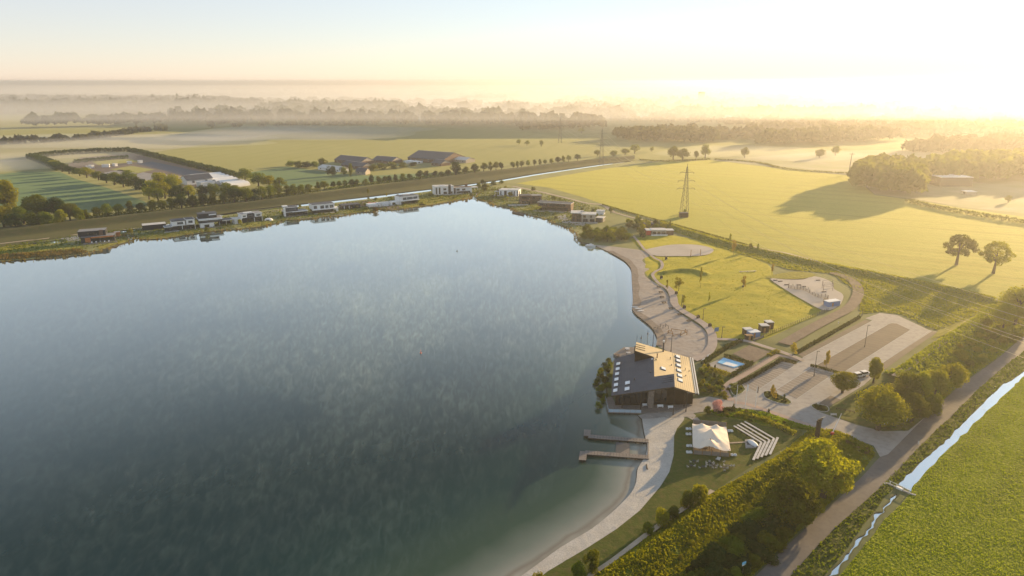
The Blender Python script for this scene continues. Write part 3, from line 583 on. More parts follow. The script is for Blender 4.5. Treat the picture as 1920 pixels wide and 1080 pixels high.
meadow_poly = [p for p in ditch_r] + P((2150, 640), (2250, 800), (2000, 1130), (1540, 1120), (1575, 1078), (1605, 1042), (1640, 1000), (1655, 978), (1690, 945))
relief('meadow', meadow_poly, .6, .1, .6, M['meadow'], .04)
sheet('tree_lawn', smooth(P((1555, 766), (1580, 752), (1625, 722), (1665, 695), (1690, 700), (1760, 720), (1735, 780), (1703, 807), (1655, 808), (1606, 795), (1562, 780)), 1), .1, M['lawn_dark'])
relief('roadside_bank', P((1655, 698), (1690, 690), (1760, 640), (1830, 596), (1860, 566), (1935, 585), (2010, 560), (1920, 628), (1876, 666), (1798, 722), (1740, 775), (1720, 740)), 1.2, .35, .3, M['rough'], .11)
road('grass_ridge_path', ((1676, 716), (1700, 699), (1760, 655), (1825, 613), (1848, 596)), 2.4, 2.2, M['dirt_path'])
def hz_strip(name, px, wd, dz, m):
    c_ = smooth(P(*px), 5); a_, b_ = strip(c_, wd); V = []; F = []
    for p, q in zip(a_, b_):
        for k in range(4):
            r = p.lerp(q, k / 3); V.append((r.x, r.y, hz1(r.x, r.y) + dz))
    for i in range(len(a_) - 1):
        for k in range(3): F.append((4 * i + k, 4 * i + k + 1, 4 * i + k + 5, 4 * i + k + 4))
    return tag(mesh_obj(name, V, F, m), kind='structure')
hz_strip('dirt_footpath', ((1095, 1090), (1150, 1053), (1210, 1007), (1260, 970), (1300, 945), (1336, 922)), 1.3, .45, M['dirt_path'])
# tufts of standing grass: nobody could count them
def tufts(name, poly, n, h, wd, m, z0=.0, dens=None, seed=1, clear=None):
    rg = np.random.default_rng(seed); xs = np.array([p[0] for p in poly]); ys = np.array([p[1] for p in poly])
    x = rg.uniform(xs.min(), xs.max(), n * 4); y = rg.uniform(ys.min(), ys.max(), n * 4)
    k = inpoly(x, y, poly)
    if clear is not None:
        for c in clear: k &= ~inpoly(x, y, c)
    x = x[k][:n]; y = y[k][:n]; n = len(x)
    z = hz(x, y) + z0; a = rg.uniform(0, math.pi, n); cl_ = np.array([noise.noise(Vector((p * .15, q * .15, 7))) for p, q in zip(x, y)])
    hh = h * rg.uniform(.5, 1.3, n) * (1 + .6 * cl_); ww = wd * rg.uniform(.6, 1.3, n)
    lx = rg.normal(0, .3, n) * hh; ly = rg.normal(0, .3, n) * hh
    V = np.zeros((n, 4, 3)); ca, sa = np.cos(a) * ww, np.sin(a) * ww
    V[:, 0] = np.stack([x - ca, y - sa, z], 1); V[:, 1] = np.stack([x + ca, y + sa, z], 1)
    V[:, 2] = np.stack([x + ca * .5 + lx, y + sa * .5 + ly, z + hh], 1); V[:, 3] = np.stack([x - ca * .7 + lx, y - sa * .7 + ly, z + hh * .85], 1)
    return tag(np_mesh(name, V.reshape(-1, 3), np.arange(4 * n).reshape(n, 4), m), kind='stuff')
tufts('meadow_grass', meadow_poly, 60000, .22, .1, M['blade'], .05, seed=1, clear=[grow(ditch_poly, .2)])
tufts('verge_grass', verge_poly, 26000, .4, .24, M['blade_dark'], .03, seed=2, clear=[grow(ditch_poly, .2)])
tufts('dike_grass', dike_poly, 42000, .5, .26, M['blade_rough'], .06, seed=3, clear=[strip(smooth(P((1095, 1090), (1150, 1053), (1210, 1007), (1260, 970), (1300, 945), (1336, 922)), 4), 1.6)[0] + strip(smooth(P((1095, 1090), (1150, 1053), (1210, 1007), (1260, 970), (1300, 945), (1336, 922)), 4), 1.6)[1][::-1]])
tufts('bank_grass', P((1655, 698), (1690, 690), (1760, 640), (1830, 596), (1860, 566), (1935, 585), (2010, 560), (1920, 628), (1876, 666), (1798, 722), (1740, 775), (1720, 740)), 16000, .6, .35, M['blade_rough'], .1, seed=4)
tufts('berm_grass', P((1868, 561), (1690, 520), (1480, 478), (1330, 442), (1240, 414), (1235, 425), (1300, 447), (1390, 477), (1480, 506), (1560, 513), (1615, 555), (1612, 590), (1650, 585), (1690, 590), (1755, 620), (1850, 585)), 16000, .45, .4, M['blade_rough'], .05, seed=5)
tufts('bank_flowers', smooth(P((1330, 772), (1378, 768), (1440, 776), (1500, 797), (1540, 808), (1500, 804), (1440, 798), (1400, 788), (1345, 780)), 2), 3500, .45, .25, M['blade'], .1, seed=6)
sheet('garden_ground', P((1310, 690), (1345, 692), (1372, 705), (1358, 728), (1360, 744), (1312, 742), (1306, 715)), .05, M['verge'])
fs_ = smooth(far_shore[3:], 2); a_, b_ = strip(fs_, 5.0)
tufts('shore_reeds', a_ + b_[::-1], 9000, .9, .5, M['reed'], -.25, seed=17)
tufts('plot_weeds', P((0, 462), (150, 440), (310, 420), (500, 396), (700, 374), (880, 350), (960, 352), (1060, 372), (1140, 394), (1090, 430), (1066, 426), (1000, 403), (960, 391), (880, 370), (750, 391), (600, 406), (440, 430), (250, 449), (150, 470), (0, 485)), 9000, .7, .5, M['blade_dark'], .0, seed=18)
tufts('park_grass', park_lawn, 4000, .1, .25, M['blade_rough'], .05, seed=19)
tufts('shore_reeds', P((-300, 512), (0, 488), (120, 480), (165, 474), (150, 468), (60, 474), (0, 478), (-300, 500)), 4000, 1.1, .4, M['reed'], 0, seed=7)
# ---- far water
sheet('far_pond', P((1338, 287), (1362, 280), (1390, 278), (1422, 282), (1400, 285), (1372, 286)), .1, M['canal'])
sheet('far_river', P((1712, 265), (1760, 260), (1850, 256), (1990, 253), (1990, 260), (1850, 261.5), (1760, 265)), .1, M['canal'])
sheet('far_lake', P((955, 219), (975, 212), (1000, 205), (1060, 200), (1010, 210), (985, 217)), .1, M['canal'])
# ---- haze round everything
hm = bpy.data.materials.new('haze'); hm.use_nodes = True; ht = hm.node_tree; ht.nodes.clear()
pv = N(ht, 'ShaderNodeVolumePrincipled'); pv.inputs['Density'].default_value = HAZE; pv.inputs['Anisotropy'].default_value = .64; pv.inputs['Color'].default_value = (.74, .73, .74, 1)
ho = N(ht, 'ShaderNodeOutputMaterial'); ht.links.new(pv.outputs[0], ho.inputs['Volume'])
mb = MB(); mb.box(-50000, 50000, -400, 62000, -3.0, CAM_H + 6); tag(mb.build('haze', hm), kind='stuff')

# low ground mist lying in the hollows of the fields
mm_ = bpy.data.materials.new('mist'); mm_.use_nodes = True; mt = mm_.node_tree; mt.nodes.clear()
pm = N(mt, 'ShaderNodeVolumePrincipled'); pm.inputs['Density'].default_value = .0045; pm.inputs['Anisotropy'].default_value = .3; pm.inputs['Color'].default_value = (.8, .82, .86, 1)
mo = N(mt, 'ShaderNodeOutputMaterial'); mt.links.new(pm.outputs[0], mo.inputs['Volume'])
def mist(uv, rx, ry, h, f=1.0):
    g = at(*uv); rg = random.Random(uv[0]); vs = []; fs = []; n, k = 36, 9
    for j in range(k + 1):
        p = -math.pi / 2 + math.pi * j / k
        for i in range(n):
            a = 2 * math.pi * i / n; q = 1 + .35 * noise.noise(Vector((math.cos(a) * 1.6, math.sin(a) * 1.6, uv[0] * .1)))
            vs.append((g.x + math.cos(a) * rx * q * math.cos(p), g.y + math.sin(a) * ry * q * math.cos(p), h + .4 + h * math.sin(p) * (1 if p < 0 else .8)))
    for j in range(k):
        for i in range(n): fs.append((j * n + i, j * n + (i + 1) % n, (j + 1) * n + (i + 1) % n, (j + 1) * n + i))
    m_ = mm_
    if f != 1: m_ = mm_.copy(); m_.node_tree.nodes['Principled Volume'].inputs['Density'].default_value = .0045 * f
    tag(mesh_obj('mist', vs, fs, m_, None, True), kind='stuff')
mist((60, 305), 150, 110, 3.0); mist((-120, 318), 160, 70, 3.0); mist((560, 252), 260, 230, 4.5); mist((200, 268), 330, 160, 4); mist((960, 210), 500, 700, 9); mist((700, 190), 1300, 900, 12); mist((1430, 290), 130, 110, 3)
mist((960, 188), 9000, 2500, 28, .17); mist((1400, 205), 2200, 1300, 16, .06); mist((500, 176), 12000, 4600, 34, .16)

# steam rising in wisps from the warm lake, thicker towards the sunny shore
sm = bpy.data.materials.new('lake_steam'); sm.use_nodes = True; st = sm.node_tree; st.nodes.clear()
pw_ = pos_of(st) if False else N(st, 'ShaderNodeTexCoord').outputs['Object']
f1, _ = noise_fac(st, pw_, .018, 4, .3, .7, ((1, .7, .3), R(35)), .5)
f2, _ = noise_fac(st, pw_, .5, 8, .47, .86, ((1, .42, .4), R(-48)), 1.3)
mp = N(st, 'ShaderNodeMapping'); mp.inputs['Location'].default_value = (.42, -1.45, 0); mp.inputs['Scale'].default_value = (.0072, .0050, 0); st.links.new(pw_, mp.inputs[0])
gr = N(st, 'ShaderNodeTexGradient', gradient_type='QUADRATIC_SPHERE'); st.links.new(mp.outputs[0], gr.inputs[0])
def mth(op, a, b):
    m_ = N(st, 'ShaderNodeMath', operation=op)
    for i_, v_ in enumerate((a, b)):
        if isinstance(v_, float): m_.inputs[i_].default_value = v_
        else: st.links.new(v_, m_.inputs[i_])
    return m_.outputs[0]
base = mth('MULTIPLY_ADD', f1, .55) if False else mth('ADD', mth('MULTIPLY', f2, 2.2), .28)
dens = mth('MULTIPLY', mth('ADD', mth('MULTIPLY', gr.outputs['Fac'], STEAM * .62), STEAM * .14), mth('MULTIPLY', base, mth('ADD', mth('MULTIPLY', f1, .85), .15)))
sv = N(st, 'ShaderNodeVolumePrincipled'); sv.inputs['Anisotropy'].default_value = .4; sv.inputs['Color'].default_value = (.72, .92, .99, 1); st.links.new(dens, sv.inputs['Density'])
so_ = N(st, 'ShaderNodeOutputMaterial'); st.links.new(sv.outputs[0], so_.inputs['Volume'])
sm.cycles.volume_step_rate = .05
mb = MB(); mb.prism([Vector((-300, 95, 0)), Vector((-60, 85, 0)), Vector((10, 150, 0)), Vector((22, 215, 0)), Vector((47, 285, 0)), Vector((54, 340, 0)), Vector((62, 420, 0)), Vector((30, 520, 0)), Vector((-60, 560, 0)), Vector((-300, 440, 0))], WATER + .1, 2.2)
tag(mb.build('lake_steam', sm), kind='stuff')
# ------------------------------------------------------------------ trees, shrubs, hedges
def leaf_cloud(cen, rad, n, leaf, rg, flat=1.0, surf_bias=.78):
    """n leaf quads spread through lobes cen (k,3) of radius rad (k,)"""
    k = len(cen); w_ = rad ** 2; idx = rg.choice(k, n, p=w_ / w_.sum())
    d = rg.normal(size=(n, 3)); d /= np.linalg.norm(d, axis=1)[:, None]
    r = rad[idx] * (surf_bias + (1 - surf_bias) * rg.random(n)) * rg.uniform(.85, 1.12, n)
    c = cen[idx] + d * r[:, None] * np.array([1, 1, flat])
    nn = d + rg.normal(0, .38, (n, 3)); nn /= np.linalg.norm(nn, axis=1)[:, None]
    a = np.cross(nn, rg.normal(size=(n, 3))); a /= np.linalg.norm(a, axis=1)[:, None]; b = np.cross(nn, a)
    s = leaf * rg.uniform(.55, 1.25, n)[:, None]
    V = np.stack([c - a * s * .6, c + b * s * .35, c + a * s * .6, c - b * s * .35], 1).reshape(-1, 3)
    return V, np.arange(4 * n).reshape(n, 4)
def crown_lobes(rg, kind):
    """lobes in a unit tree: height 1, crown width 1"""
    C = []; Rr = []
    if kind == 'round':
        for i in range(34):
            a = rg.uniform(0, 6.28); z = rg.uniform(-1, 1); rr = math.sqrt(max(0, 1 - z * z)) * rg.uniform(.35, .95)
            C.append((math.cos(a) * rr * .36, math.sin(a) * rr * .36, .6 + z * .27)); Rr.append(rg.uniform(.12, .19))
    elif kind == 'broad':
        for i in range(38):
            a = rg.uniform(0, 6.28); z = rg.uniform(-.55, 1); rr = math.sqrt(max(0, 1 - z * z)) * rg.uniform(.4, 1)
            C.append((math.cos(a) * rr * .38, math.sin(a) * rr * .38, .52 + z * .33)); Rr.append(rg.uniform(.1, .18))
    elif kind == 'open':
        for i in range(75):
            a = rg.uniform(0, 6.28); z = rg.uniform(-.85, 1); rr = math.sqrt(max(0, 1 - z * z * .95)) * rg.uniform(.5, 1)
            C.append((math.cos(a) * rr * .4, math.sin(a) * rr * .4, .62 + z * .31)); Rr.append(rg.uniform(.045, .09))
    elif kind == 'tall':
        for i in range(22):
            a = rg.uniform(0, 6.28); z = rg.uniform(0, 1); rr = (1 - abs(z - .4) * 1.1) * rg.uniform(.2, .8)
            C.append((math.cos(a) * rr * .36, math.sin(a) * rr * .36, .2 + z * .7)); Rr.append(rg.uniform(.1, .17))
    elif kind == 'sapling':
        for i in range(14):
            a = rg.uniform(0, 6.28); z = rg.uniform(0, 1); rr = (1 - z * .6) * rg.uniform(.1, .9)
            C.append((math.cos(a) * rr * .36, math.sin(a) * rr * .36, .32 + z * .58)); Rr.append(rg.uniform(.06, .12))
    else:   # bush down to the ground
        for i in range(18):
            a = rg.uniform(0, 6.28); z = rg.uniform(0, 1); rr = math.sqrt(max(0, 1 - z * z * .8)) * rg.uniform(.2, 1)
            C.append((math.cos(a) * rr * .34, math.sin(a) * rr * .34, .18 + z * .55)); Rr.append(rg.uniform(.12, .24))
    return np.array(C), np.array(Rr)
def trunk_mesh(name, rg, kind, lobes, H, W):
    mb = MB(); z1 = .34 if kind in ('round', 'broad', 'open') else .3
    r0 = .045 if kind != 'sapling' else .02
    bend = Vector((rg.uniform(-.02, .02), rg.uniform(-.02, .02), z1))
    mb.tube((0, 0, -.01), bend * .5 + Vector((0, 0, .02)), r0, r0 * .75, 7); mb.tube(bend * .5 + Vector((0, 0, .02)), bend, r0 * .75, r0 * .6, 7)
    mb.tube(bend, (0, 0, .72), r0 * .55, r0 * .15, 6)
    for i in rg.choice(len(lobes), min(7, len(lobes)), replace=False):
        c = Vector(lobes[i]); s = bend.lerp(Vector((0, 0, .7)), rg.uniform(0, .5)); mid = s.lerp(c, .5) + Vector((0, 0, .03))
        mb.tube(s, mid, r0 * .35, r0 * .22, 5); mb.tube(mid, c, r0 * .22, r0 * .06, 5)
    return mb
protos = {}
def proto(kind, lod, var, leafmat):
    """(trunk mesh, crown mesh) of a unit tree"""
    key = (kind, lod, var, leafmat)
    if key in protos: return protos[key]
    rg = np.random.default_rng(hash((kind, var)) % 99991 if False else (sum(map(ord, kind)) * 31 + var * 7 + 5))
    C, Rr = crown_lobes(rg, kind)
    n, leaf = {'near': (7000, .042), 'mid': (1600, .066), 'far': (420, .105)}[lod]
    if kind == 'open': n = int(n * .6)
    if kind == 'sapling': n = int(n * .22); leaf *= 1.15
    if kind == 'bush': n = int(n * .6); leaf *= 1.35
    V, F = leaf_cloud(C, Rr, n, leaf, rg)
    V[:, 2] = np.maximum(V[:, 2], .01)
    o = np_mesh('crown', V, F, M[leafmat]); cm = o.data; bpy.data.objects.remove(o)
    tm = None
    if kind != 'bush':
        o = trunk_mesh('trunk', rg, kind, C, 1, 1).build('trunk', M['bark']); tm = o.data; bpy.data.objects.remove(o)
    protos[key] = (tm, cm); return protos[key]
rt = random.Random(11)
def tree(x, y, h, wd, kind, lod, leafmat, label, group=None, name='tree', cat='tree', z=None):
    tm, cm = proto(kind, lod, rt.randrange(4), leafmat)
    z = hz1(x, y) if z is None else z
    wd *= (1.22 if lod != 'near' else 1.12) if kind != 'bush' else 1.1; sc = (wd, wd, h); rz = rt.uniform(0, 6.28)
    if tm is None:
        o = bpy.data.objects.new(name, cm); COL.objects.link(o); o.location = (x, y, z); o.scale = sc; o.rotation_euler = (0, 0, rz)
        return tag(o, label, cat, group)
    r = thing(name, label, cat, (x, y, z), group, rz); r.scale = sc
    for nm, me in (('trunk', tm), ('crown', cm)):
        o = bpy.data.objects.new(nm, me); COL.objects.link(o); o.parent = r
    return r
def tree_px(u, vb, vt, wpx, kind, lod, leafmat, label, group=None, name='tree', cat='tree'):
    g = at(u, vb); h = max(.6, top_z(vt, g.y)); wd = wpx * mpp(g.y)
    return tree(g.x, g.y, h, wd, kind, lod, leafmat, label, group, name, cat)
# ---- big trees near the road and car park
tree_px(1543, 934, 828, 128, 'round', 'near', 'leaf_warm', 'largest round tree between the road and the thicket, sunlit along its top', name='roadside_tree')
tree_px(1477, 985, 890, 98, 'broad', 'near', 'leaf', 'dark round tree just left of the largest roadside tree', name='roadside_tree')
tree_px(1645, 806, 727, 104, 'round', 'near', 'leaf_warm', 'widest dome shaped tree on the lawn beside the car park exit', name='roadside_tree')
tree_px(1579, 737, 696, 52, 'round', 'near', 'leaf_warm', 'small ball shaped tree standing in the car park corner', name='car_park_tree')
tree_px(1637, 719, 672, 42, 'tall', 'near', 'leaf_warm', 'upright oval tree behind the parked jeeps', name='car_park_tree')
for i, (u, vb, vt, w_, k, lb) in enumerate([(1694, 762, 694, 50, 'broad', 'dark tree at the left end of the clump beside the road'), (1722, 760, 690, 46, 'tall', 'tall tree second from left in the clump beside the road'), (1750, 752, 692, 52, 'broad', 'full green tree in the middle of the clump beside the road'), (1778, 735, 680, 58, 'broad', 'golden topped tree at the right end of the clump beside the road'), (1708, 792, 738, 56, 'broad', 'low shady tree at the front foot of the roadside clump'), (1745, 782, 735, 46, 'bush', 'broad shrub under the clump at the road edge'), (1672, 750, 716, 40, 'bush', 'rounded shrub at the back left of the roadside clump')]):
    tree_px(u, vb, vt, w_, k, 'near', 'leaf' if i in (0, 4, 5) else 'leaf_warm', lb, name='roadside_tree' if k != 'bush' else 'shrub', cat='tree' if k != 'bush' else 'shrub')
tree_px(1793, 497, 439, 62, 'open', 'near', 'leaf', 'spreading lone field tree with dense crown, nearer to the pylon', name='field_tree')
tree_px(1862, 513, 451, 60, 'open', 'near', 'leaf_warm', 'lone field tree with sparse see-through crown, by the frame edge', name='field_tree')
for u, vb, vt, w_, lb in [(1902, 610, 535, 70, 'golden tree at the right frame edge above the road'), (1880, 618, 566, 40, 'low tree on the bank below the golden tree at the frame edge'), (1932, 600, 520, 60, 'tree cut by the right frame edge above the road')]:
    tree_px(u, vb, vt, w_, 'broad', 'near', 'leaf_warm', lb, name='roadside_tree')
# ---- saplings
for u, vb, vt, w_, m_, lb in [(1486, 669, 640, 25, 'leaf_yellow', 'bright yellow young tree where the footpath meets the car park'), (1549, 692, 655, 20, 'leaf_yellow', 'thin yellow sapling at the hedge between the parking bays'), (1448, 752, 720, 20, 'leaf_yellow', 'flat topped yellow tree in the car park planter'), (1272, 546, 519, 26, 'leaf_warm', 'yellow green bush-like young tree on the lawn nearest the bend of the path'), (1281, 574, 551, 16, 'leaf_warm', 'slim young tree on the lawn below the bushy yellow one'), (1393, 545, 515, 14, 'leaf_yellow', 'orange tinted sapling in the middle of the park lawn'), (1329, 572, 546, 8, 'leaf_warm', 'bare thin sapling on the park lawn left of its middle'), (1375, 478, 448, 14, 'leaf_yellow', 'orange young tree at the top edge of the park'), (1313, 540, 500, 9, 'leaf_warm', 'thin sapling in front of the grass mound'), (1250, 546, 524, 9, 'leaf_warm', 'sapling beside the winding path by the beach'), (1447, 515, 492, 12, 'leaf_yellow', 'pale sapling above the playground'), (1368, 460, 440, 12, 'leaf_warm', 'young tree on the berm beside the crop field'), (1420, 474, 458, 9, 'leaf', 'small dark tree on the field edge above the playground')]:
    tree_px(u, vb, vt, w_, 'sapling', 'near', m_, lb, name='young_tree')
tree_px(1345, 772, 746, 25, 'bush', 'near', 'pink', 'pink blossoming tree at the corner of the plaza', name='blossom_tree')
tree_px(1326, 776, 758, 14, 'bush', 'near', 'leaf_warm', 'yellow green shrub left of the pink blossom tree', name='shrub', cat='shrub')
# ---- bushes between beach and dike
for u, vb, vt, w_, m_, lb in [(1305, 948, 903, 30, 'leaf_warm', 'brightest yellow topped bush beside the dirt footpath'), (1286, 955, 915, 32, 'leaf', 'dark upright bush left of the yellow topped one'), (1318, 943, 908, 20, 'leaf_warm', 'slim yellow bush nearest the pale end of the footpath'), (1262, 972, 948, 30, 'leaf', 'low bush in the gap between the two bush groups'), (1240, 985, 950, 34, 'leaf_warm', 'round dark bush with sunny top, middle of the row by the path'), (1215, 1002, 978, 26, 'leaf', 'small dark bush at the lower end of the row by the path'), (1110, 1070, 1028, 36, 'leaf', 'tall dark bush near the bottom of the shingle beach'), (1085, 1085, 1050, 34, 'leaf', 'dark bush at the bottom edge beside the shingle beach'), (1010, 1105, 1068, 30, 'leaf_warm', 'yellow green bush at the bottom edge on the lake side')]:
    tree_px(u, vb, vt, w_, 'bush', 'near', m_, lb, 'bushes beside the dirt footpath', name='bush', cat='bush')
# ---- thicket between dike and road
def scatter(poly, n, mind, seed):
    rg = random.Random(seed); xs = [p.x for p in poly]; ys = [p.y for p in poly]; out = []; tries = 0
    while len(out) < n and tries < 6000:
        tries += 1; x = rg.uniform(min(xs), max(xs)); y = rg.uniform(min(ys), max(ys))
        if inpoly(np.array([x]), np.array([y]), poly)[0] and all((x - a) ** 2 + (y - b) ** 2 > mind ** 2 for a, b in out): out.append((x, y))
    return out
for x, y in scatter(P((1250, 1130), (1320, 1062), (1385, 1000), (1440, 950), (1470, 960), (1510, 940), (1530, 965), (1440, 1040), (1385, 1090), (1330, 1140)), 60, 2.1, 3):
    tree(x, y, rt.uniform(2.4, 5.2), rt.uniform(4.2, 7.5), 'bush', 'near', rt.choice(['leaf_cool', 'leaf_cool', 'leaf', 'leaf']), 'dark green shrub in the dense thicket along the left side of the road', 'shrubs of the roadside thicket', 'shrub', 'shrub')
for x, y in scatter(P((1350, 935), (1420, 880), (1480, 850), (1500, 870), (1420, 925), (1360, 985), (1250, 1070), (1210, 1080)), 9, 4.5, 4):
    tree(x, y, rt.uniform(.6, 1.3), rt.uniform(1.5, 2.6), 'bush', 'near', 'leaf_warm', 'low sunny shrub growing on the grassy dike above the thicket', 'low shrubs on the dike', 'shrub', 'shrub')
for x, y in scatter(P((1760, 700), (1800, 652), (1850, 610), (1890, 610), (1920, 600), (1925, 622), (1870, 662), (1800, 716)), 38, 3, 5):
    tree(x, y, rt.uniform(1.2, 3.4), rt.uniform(3, 6), 'bush', 'mid', rt.choice(['leaf', 'leaf_warm', 'leaf_warm']), 'olive green shrub on the grassy bank beside the far stretch of road', 'shrubs on the far road bank', 'shrub', 'shrub')
# ---- garden by the restaurant
for x, y in scatter(P((1312, 690), (1330, 690), (1350, 712), (1368, 735), (1362, 748), (1318, 742), (1312, 722)), 30, 1.5, 6):
    tree(x, y, rt.uniform(.8, 2.3), rt.uniform(1.5, 3), 'bush', 'mid', rt.choice(['leaf', 'leaf_warm', 'hedge']), 'garden shrub between the restaurant roof edge and the brick path', 'shrubs of the restaurant garden', 'shrub', 'shrub')
for x, y in scatter(P((1342, 762), (1400, 772), (1450, 785), (1490, 800), (1480, 808), (1430, 796), (1385, 786), (1345, 776)), 26, 1.4, 8):
    tree(x, y, rt.uniform(.6, 1.4), rt.uniform(1.2, 2.4), 'bush', 'mid', rt.choice(['leaf_warm', 'leaf_warm', 'leaf']), 'sunny shrub on the flower bank between the plaza and the tent lawn', 'shrubs on the flower bank', 'shrub', 'shrub')
for x, y in scatter(P((1432, 738), (1446, 735), (1482, 752), (1480, 758), (1462, 756), (1436, 747)), 14, 1.0, 9):
    tree(x, y, rt.uniform(.5, 1.1), rt.uniform(1.1, 1.9), 'bush', 'mid', 'hedge', 'low shrub in the long car park planter', 'planter shrubs', 'shrub', 'shrub')
for x, y in scatter(P((1522, 761), (1550, 763), (1553, 771), (1535, 772)), 8, 1.0, 10):
    tree(x, y, rt.uniform(.5, 1.1), rt.uniform(1.1, 1.9), 'bush', 'mid', 'hedge', 'low shrub in the small planter by the exit', 'exit planter shrubs', 'shrub', 'shrub')
for x, y in scatter(P((1370, 722), (1384, 718), (1396, 732), (1378, 742)), 8, 1.1, 12):
    tree(x, y, rt.uniform(.6, 1.4), rt.uniform(1.2, 2.2), 'bush', 'mid', 'leaf', 'shrub in the pointed bed where the brick path bends', 'shrubs of the pointed bed', 'shrub', 'shrub')
for x, y in scatter(P((1590, 832), (1612, 838), (1646, 848), (1638, 862), (1610, 850)), 10, 1.1, 13):
    tree(x, y, rt.uniform(.6, 1.2), rt.uniform(1.2, 2.2), 'bush', 'mid', rt.choice(['leaf', 'reed']), 'scrubby shrub in the bed at the road junction', 'junction bed shrubs', 'shrub', 'shrub')
for x, y in scatter(P((1655, 800), (1705, 797), (1712, 790), (1700, 806), (1660, 808)), 9, 1.1, 14):
    tree(x, y, rt.uniform(.4, .9), rt.uniform(1, 1.8), 'bush', 'mid', 'leaf', 'small plant in the bed behind the white sign', 'plants behind the white sign', 'shrub', 'shrub')
for x, y in scatter(P((1115, 765), (1118, 715), (1132, 685), (1148, 672), (1144, 700), (1138, 740), (1134, 768)), 24, 1.5, 15):
    tree(x, y, rt.uniform(1.2, 2.6), rt.uniform(2, 3.4), 'bush', 'mid', rt.choice(['leaf', 'hedge']), 'waterside bush along the lake side of the restaurant', 'bushes at the restaurant waterside', 'bush', 'bush', z=-.4)
# narrow cypresses
for u, vb, vt, lb in [(1340, 694, 682, 'slim dark cypress beside the blue pool'), (1470, 752, 736, 'slim dark cypress at the end of the car park planter'), (1375, 768, 755, 'slim dark cypress by the flagpoles'), (1529, 767, 753, 'slim dark cypress in the planter by the exit'), (1441, 776, 765, 'short dark cypress on the edge of the plaza')]:
    tree_px(u, vb, vt, 5, 'bush', 'mid', 'leaf_cool', lb, name='cypress', cat='cypress')
for x, y in scatter(P((246, 445), (330, 425), (440, 405), (540, 391), (690, 372), (800, 358), (880, 352), (935, 350), (1010, 365), (1100, 388), (1140, 398), (1100, 425), (1060, 420), (1000, 398), (930, 374), (880, 368), (780, 384), (690, 395), (560, 408), (440, 427), (300, 446)), 75, 6, 41):
    tree(x, y, rt.uniform(1.2, 3.4), rt.uniform(2.2, 4.5), 'bush', 'mid', rt.choice(['leaf', 'leaf_cool', 'leaf', 'leaf_warm']), 'garden shrub among the houses along the far shore', 'shrubs between the shore houses', 'shrub', 'shrub')
# ---- hedges
def hedge(px, wd, h, label, dens=14, m_='hedge', leaf=.4, seed=0, name='hedge', zf=True):
    pl = smooth(P(*px), 3); rg = np.random.default_rng(seed + 50); L = [(b - a).length for a, b in zip(pl[:-1], pl[1:])]; tot = sum(L); n = int(tot * dens)
    o0 = pl[0]; idx = rg.choice(len(L), n, p=np.array(L) / tot); t = rg.random(n)
    A = np.array([(p.x, p.y) for p in pl]); a, b = A[idx], A[idx + 1]; d = (b - a) / (np.linalg.norm(b - a, axis=1)[:, None] + 1e-9); nr = np.stack([-d[:, 1], d[:, 0]], 1)
    c2 = a + (b - a) * t[:, None]; ph = rg.uniform(0, math.pi, n); hh = np.array([1 + .25 * noise.noise(Vector((p[0] * .4, p[1] * .4, seed))) for p in c2])
    off = np.cos(ph) * wd / 2 * rg.uniform(.8, 1.05, n); zz = np.clip(np.sin(ph) ** .5 * h * hh * rg.uniform(.75, 1.05, n), .05, None)
    bx = rg.random(n) < .45; zz = np.where(bx, rg.uniform(.05, 1, n) * h * hh, zz); off = np.where(bx, np.sign(off) * wd / 2 * rg.uniform(.85, 1.05, n), off)
    c = np.stack([c2[:, 0] + nr[:, 0] * off, c2[:, 1] + nr[:, 1] * off, zz], 1)
    q = rg.normal(size=(n, 3)); q /= np.linalg.norm(q, axis=1)[:, None]; e = np.cross(q, rg.normal(size=(n, 3))); e /= np.linalg.norm(e, axis=1)[:, None]; s = leaf * rg.uniform(.6, 1.2, n)[:, None]
    V = np.stack([c - q * s, c + e * s * .6, c + q * s, c - e * s * .6], 1).reshape(-1, 3) - np.array([o0.x, o0.y, 0]); F = np.arange(4 * n).reshape(n, 4)
    V[:, 2] = np.maximum(V[:, 2], .01)
    o = np_mesh(name, V, F, M[m_]); o.location = o0
    return tag(o, label, 'hedge')
hedge(((1385, 722), (1400, 714), (1465, 677)), 1.1, 1.2, 'clipped hedge between the brick path and the paler parking bays', 60, leaf=.3)
hedge(((1465, 677), (1478, 679), (1492, 683)), 1.1, 1.1, 'short hedge closing the head of the paler parking bays', 60, leaf=.3, seed=1)
hedge(((1494, 663), (1540, 637), (1612, 596)), 1.2, 1.1, 'long hedge along the upper side of the brown bays', 50, leaf=.3, seed=2, m_='hedge')
hedge(((1520, 687), (1545, 693), (1573, 701)), .9, .9, 'low hedge between the upper and lower parking rows', 60, leaf=.28, seed=3)
hedge(((1372, 707), (1392, 694), (1412, 683)), 1.2, 1.5, 'dark hedge on the right side of the blue pool', 60, leaf=.3, seed=4)
hedge(((1440, 669), (1450, 664), (1459, 660)), 1.5, 1.2, 'bright short hedge between the soil plot and the footpath', 60, leaf=.3, seed=5, m_='leaf_warm')
hedge(((1318, 690), (1340, 697), (1370, 707)), 1.6, 1.3, 'loose yellowish hedge in front of the blue pool', 60, leaf=.3, seed=6, m_='leaf_warm')
hedge(((1358, 668), (1378, 674), (1410, 684)), 1.2, 1.1, 'hedge behind the blue pool along the soil plot', 60, leaf=.3, seed=7)
hedge(((1390, 640), (1360, 655), (1340, 668), (1318, 684)), 1.6, 1.3, 'rough hedge between the beach promenade and the pool garden', 40, leaf=.35, seed=8)
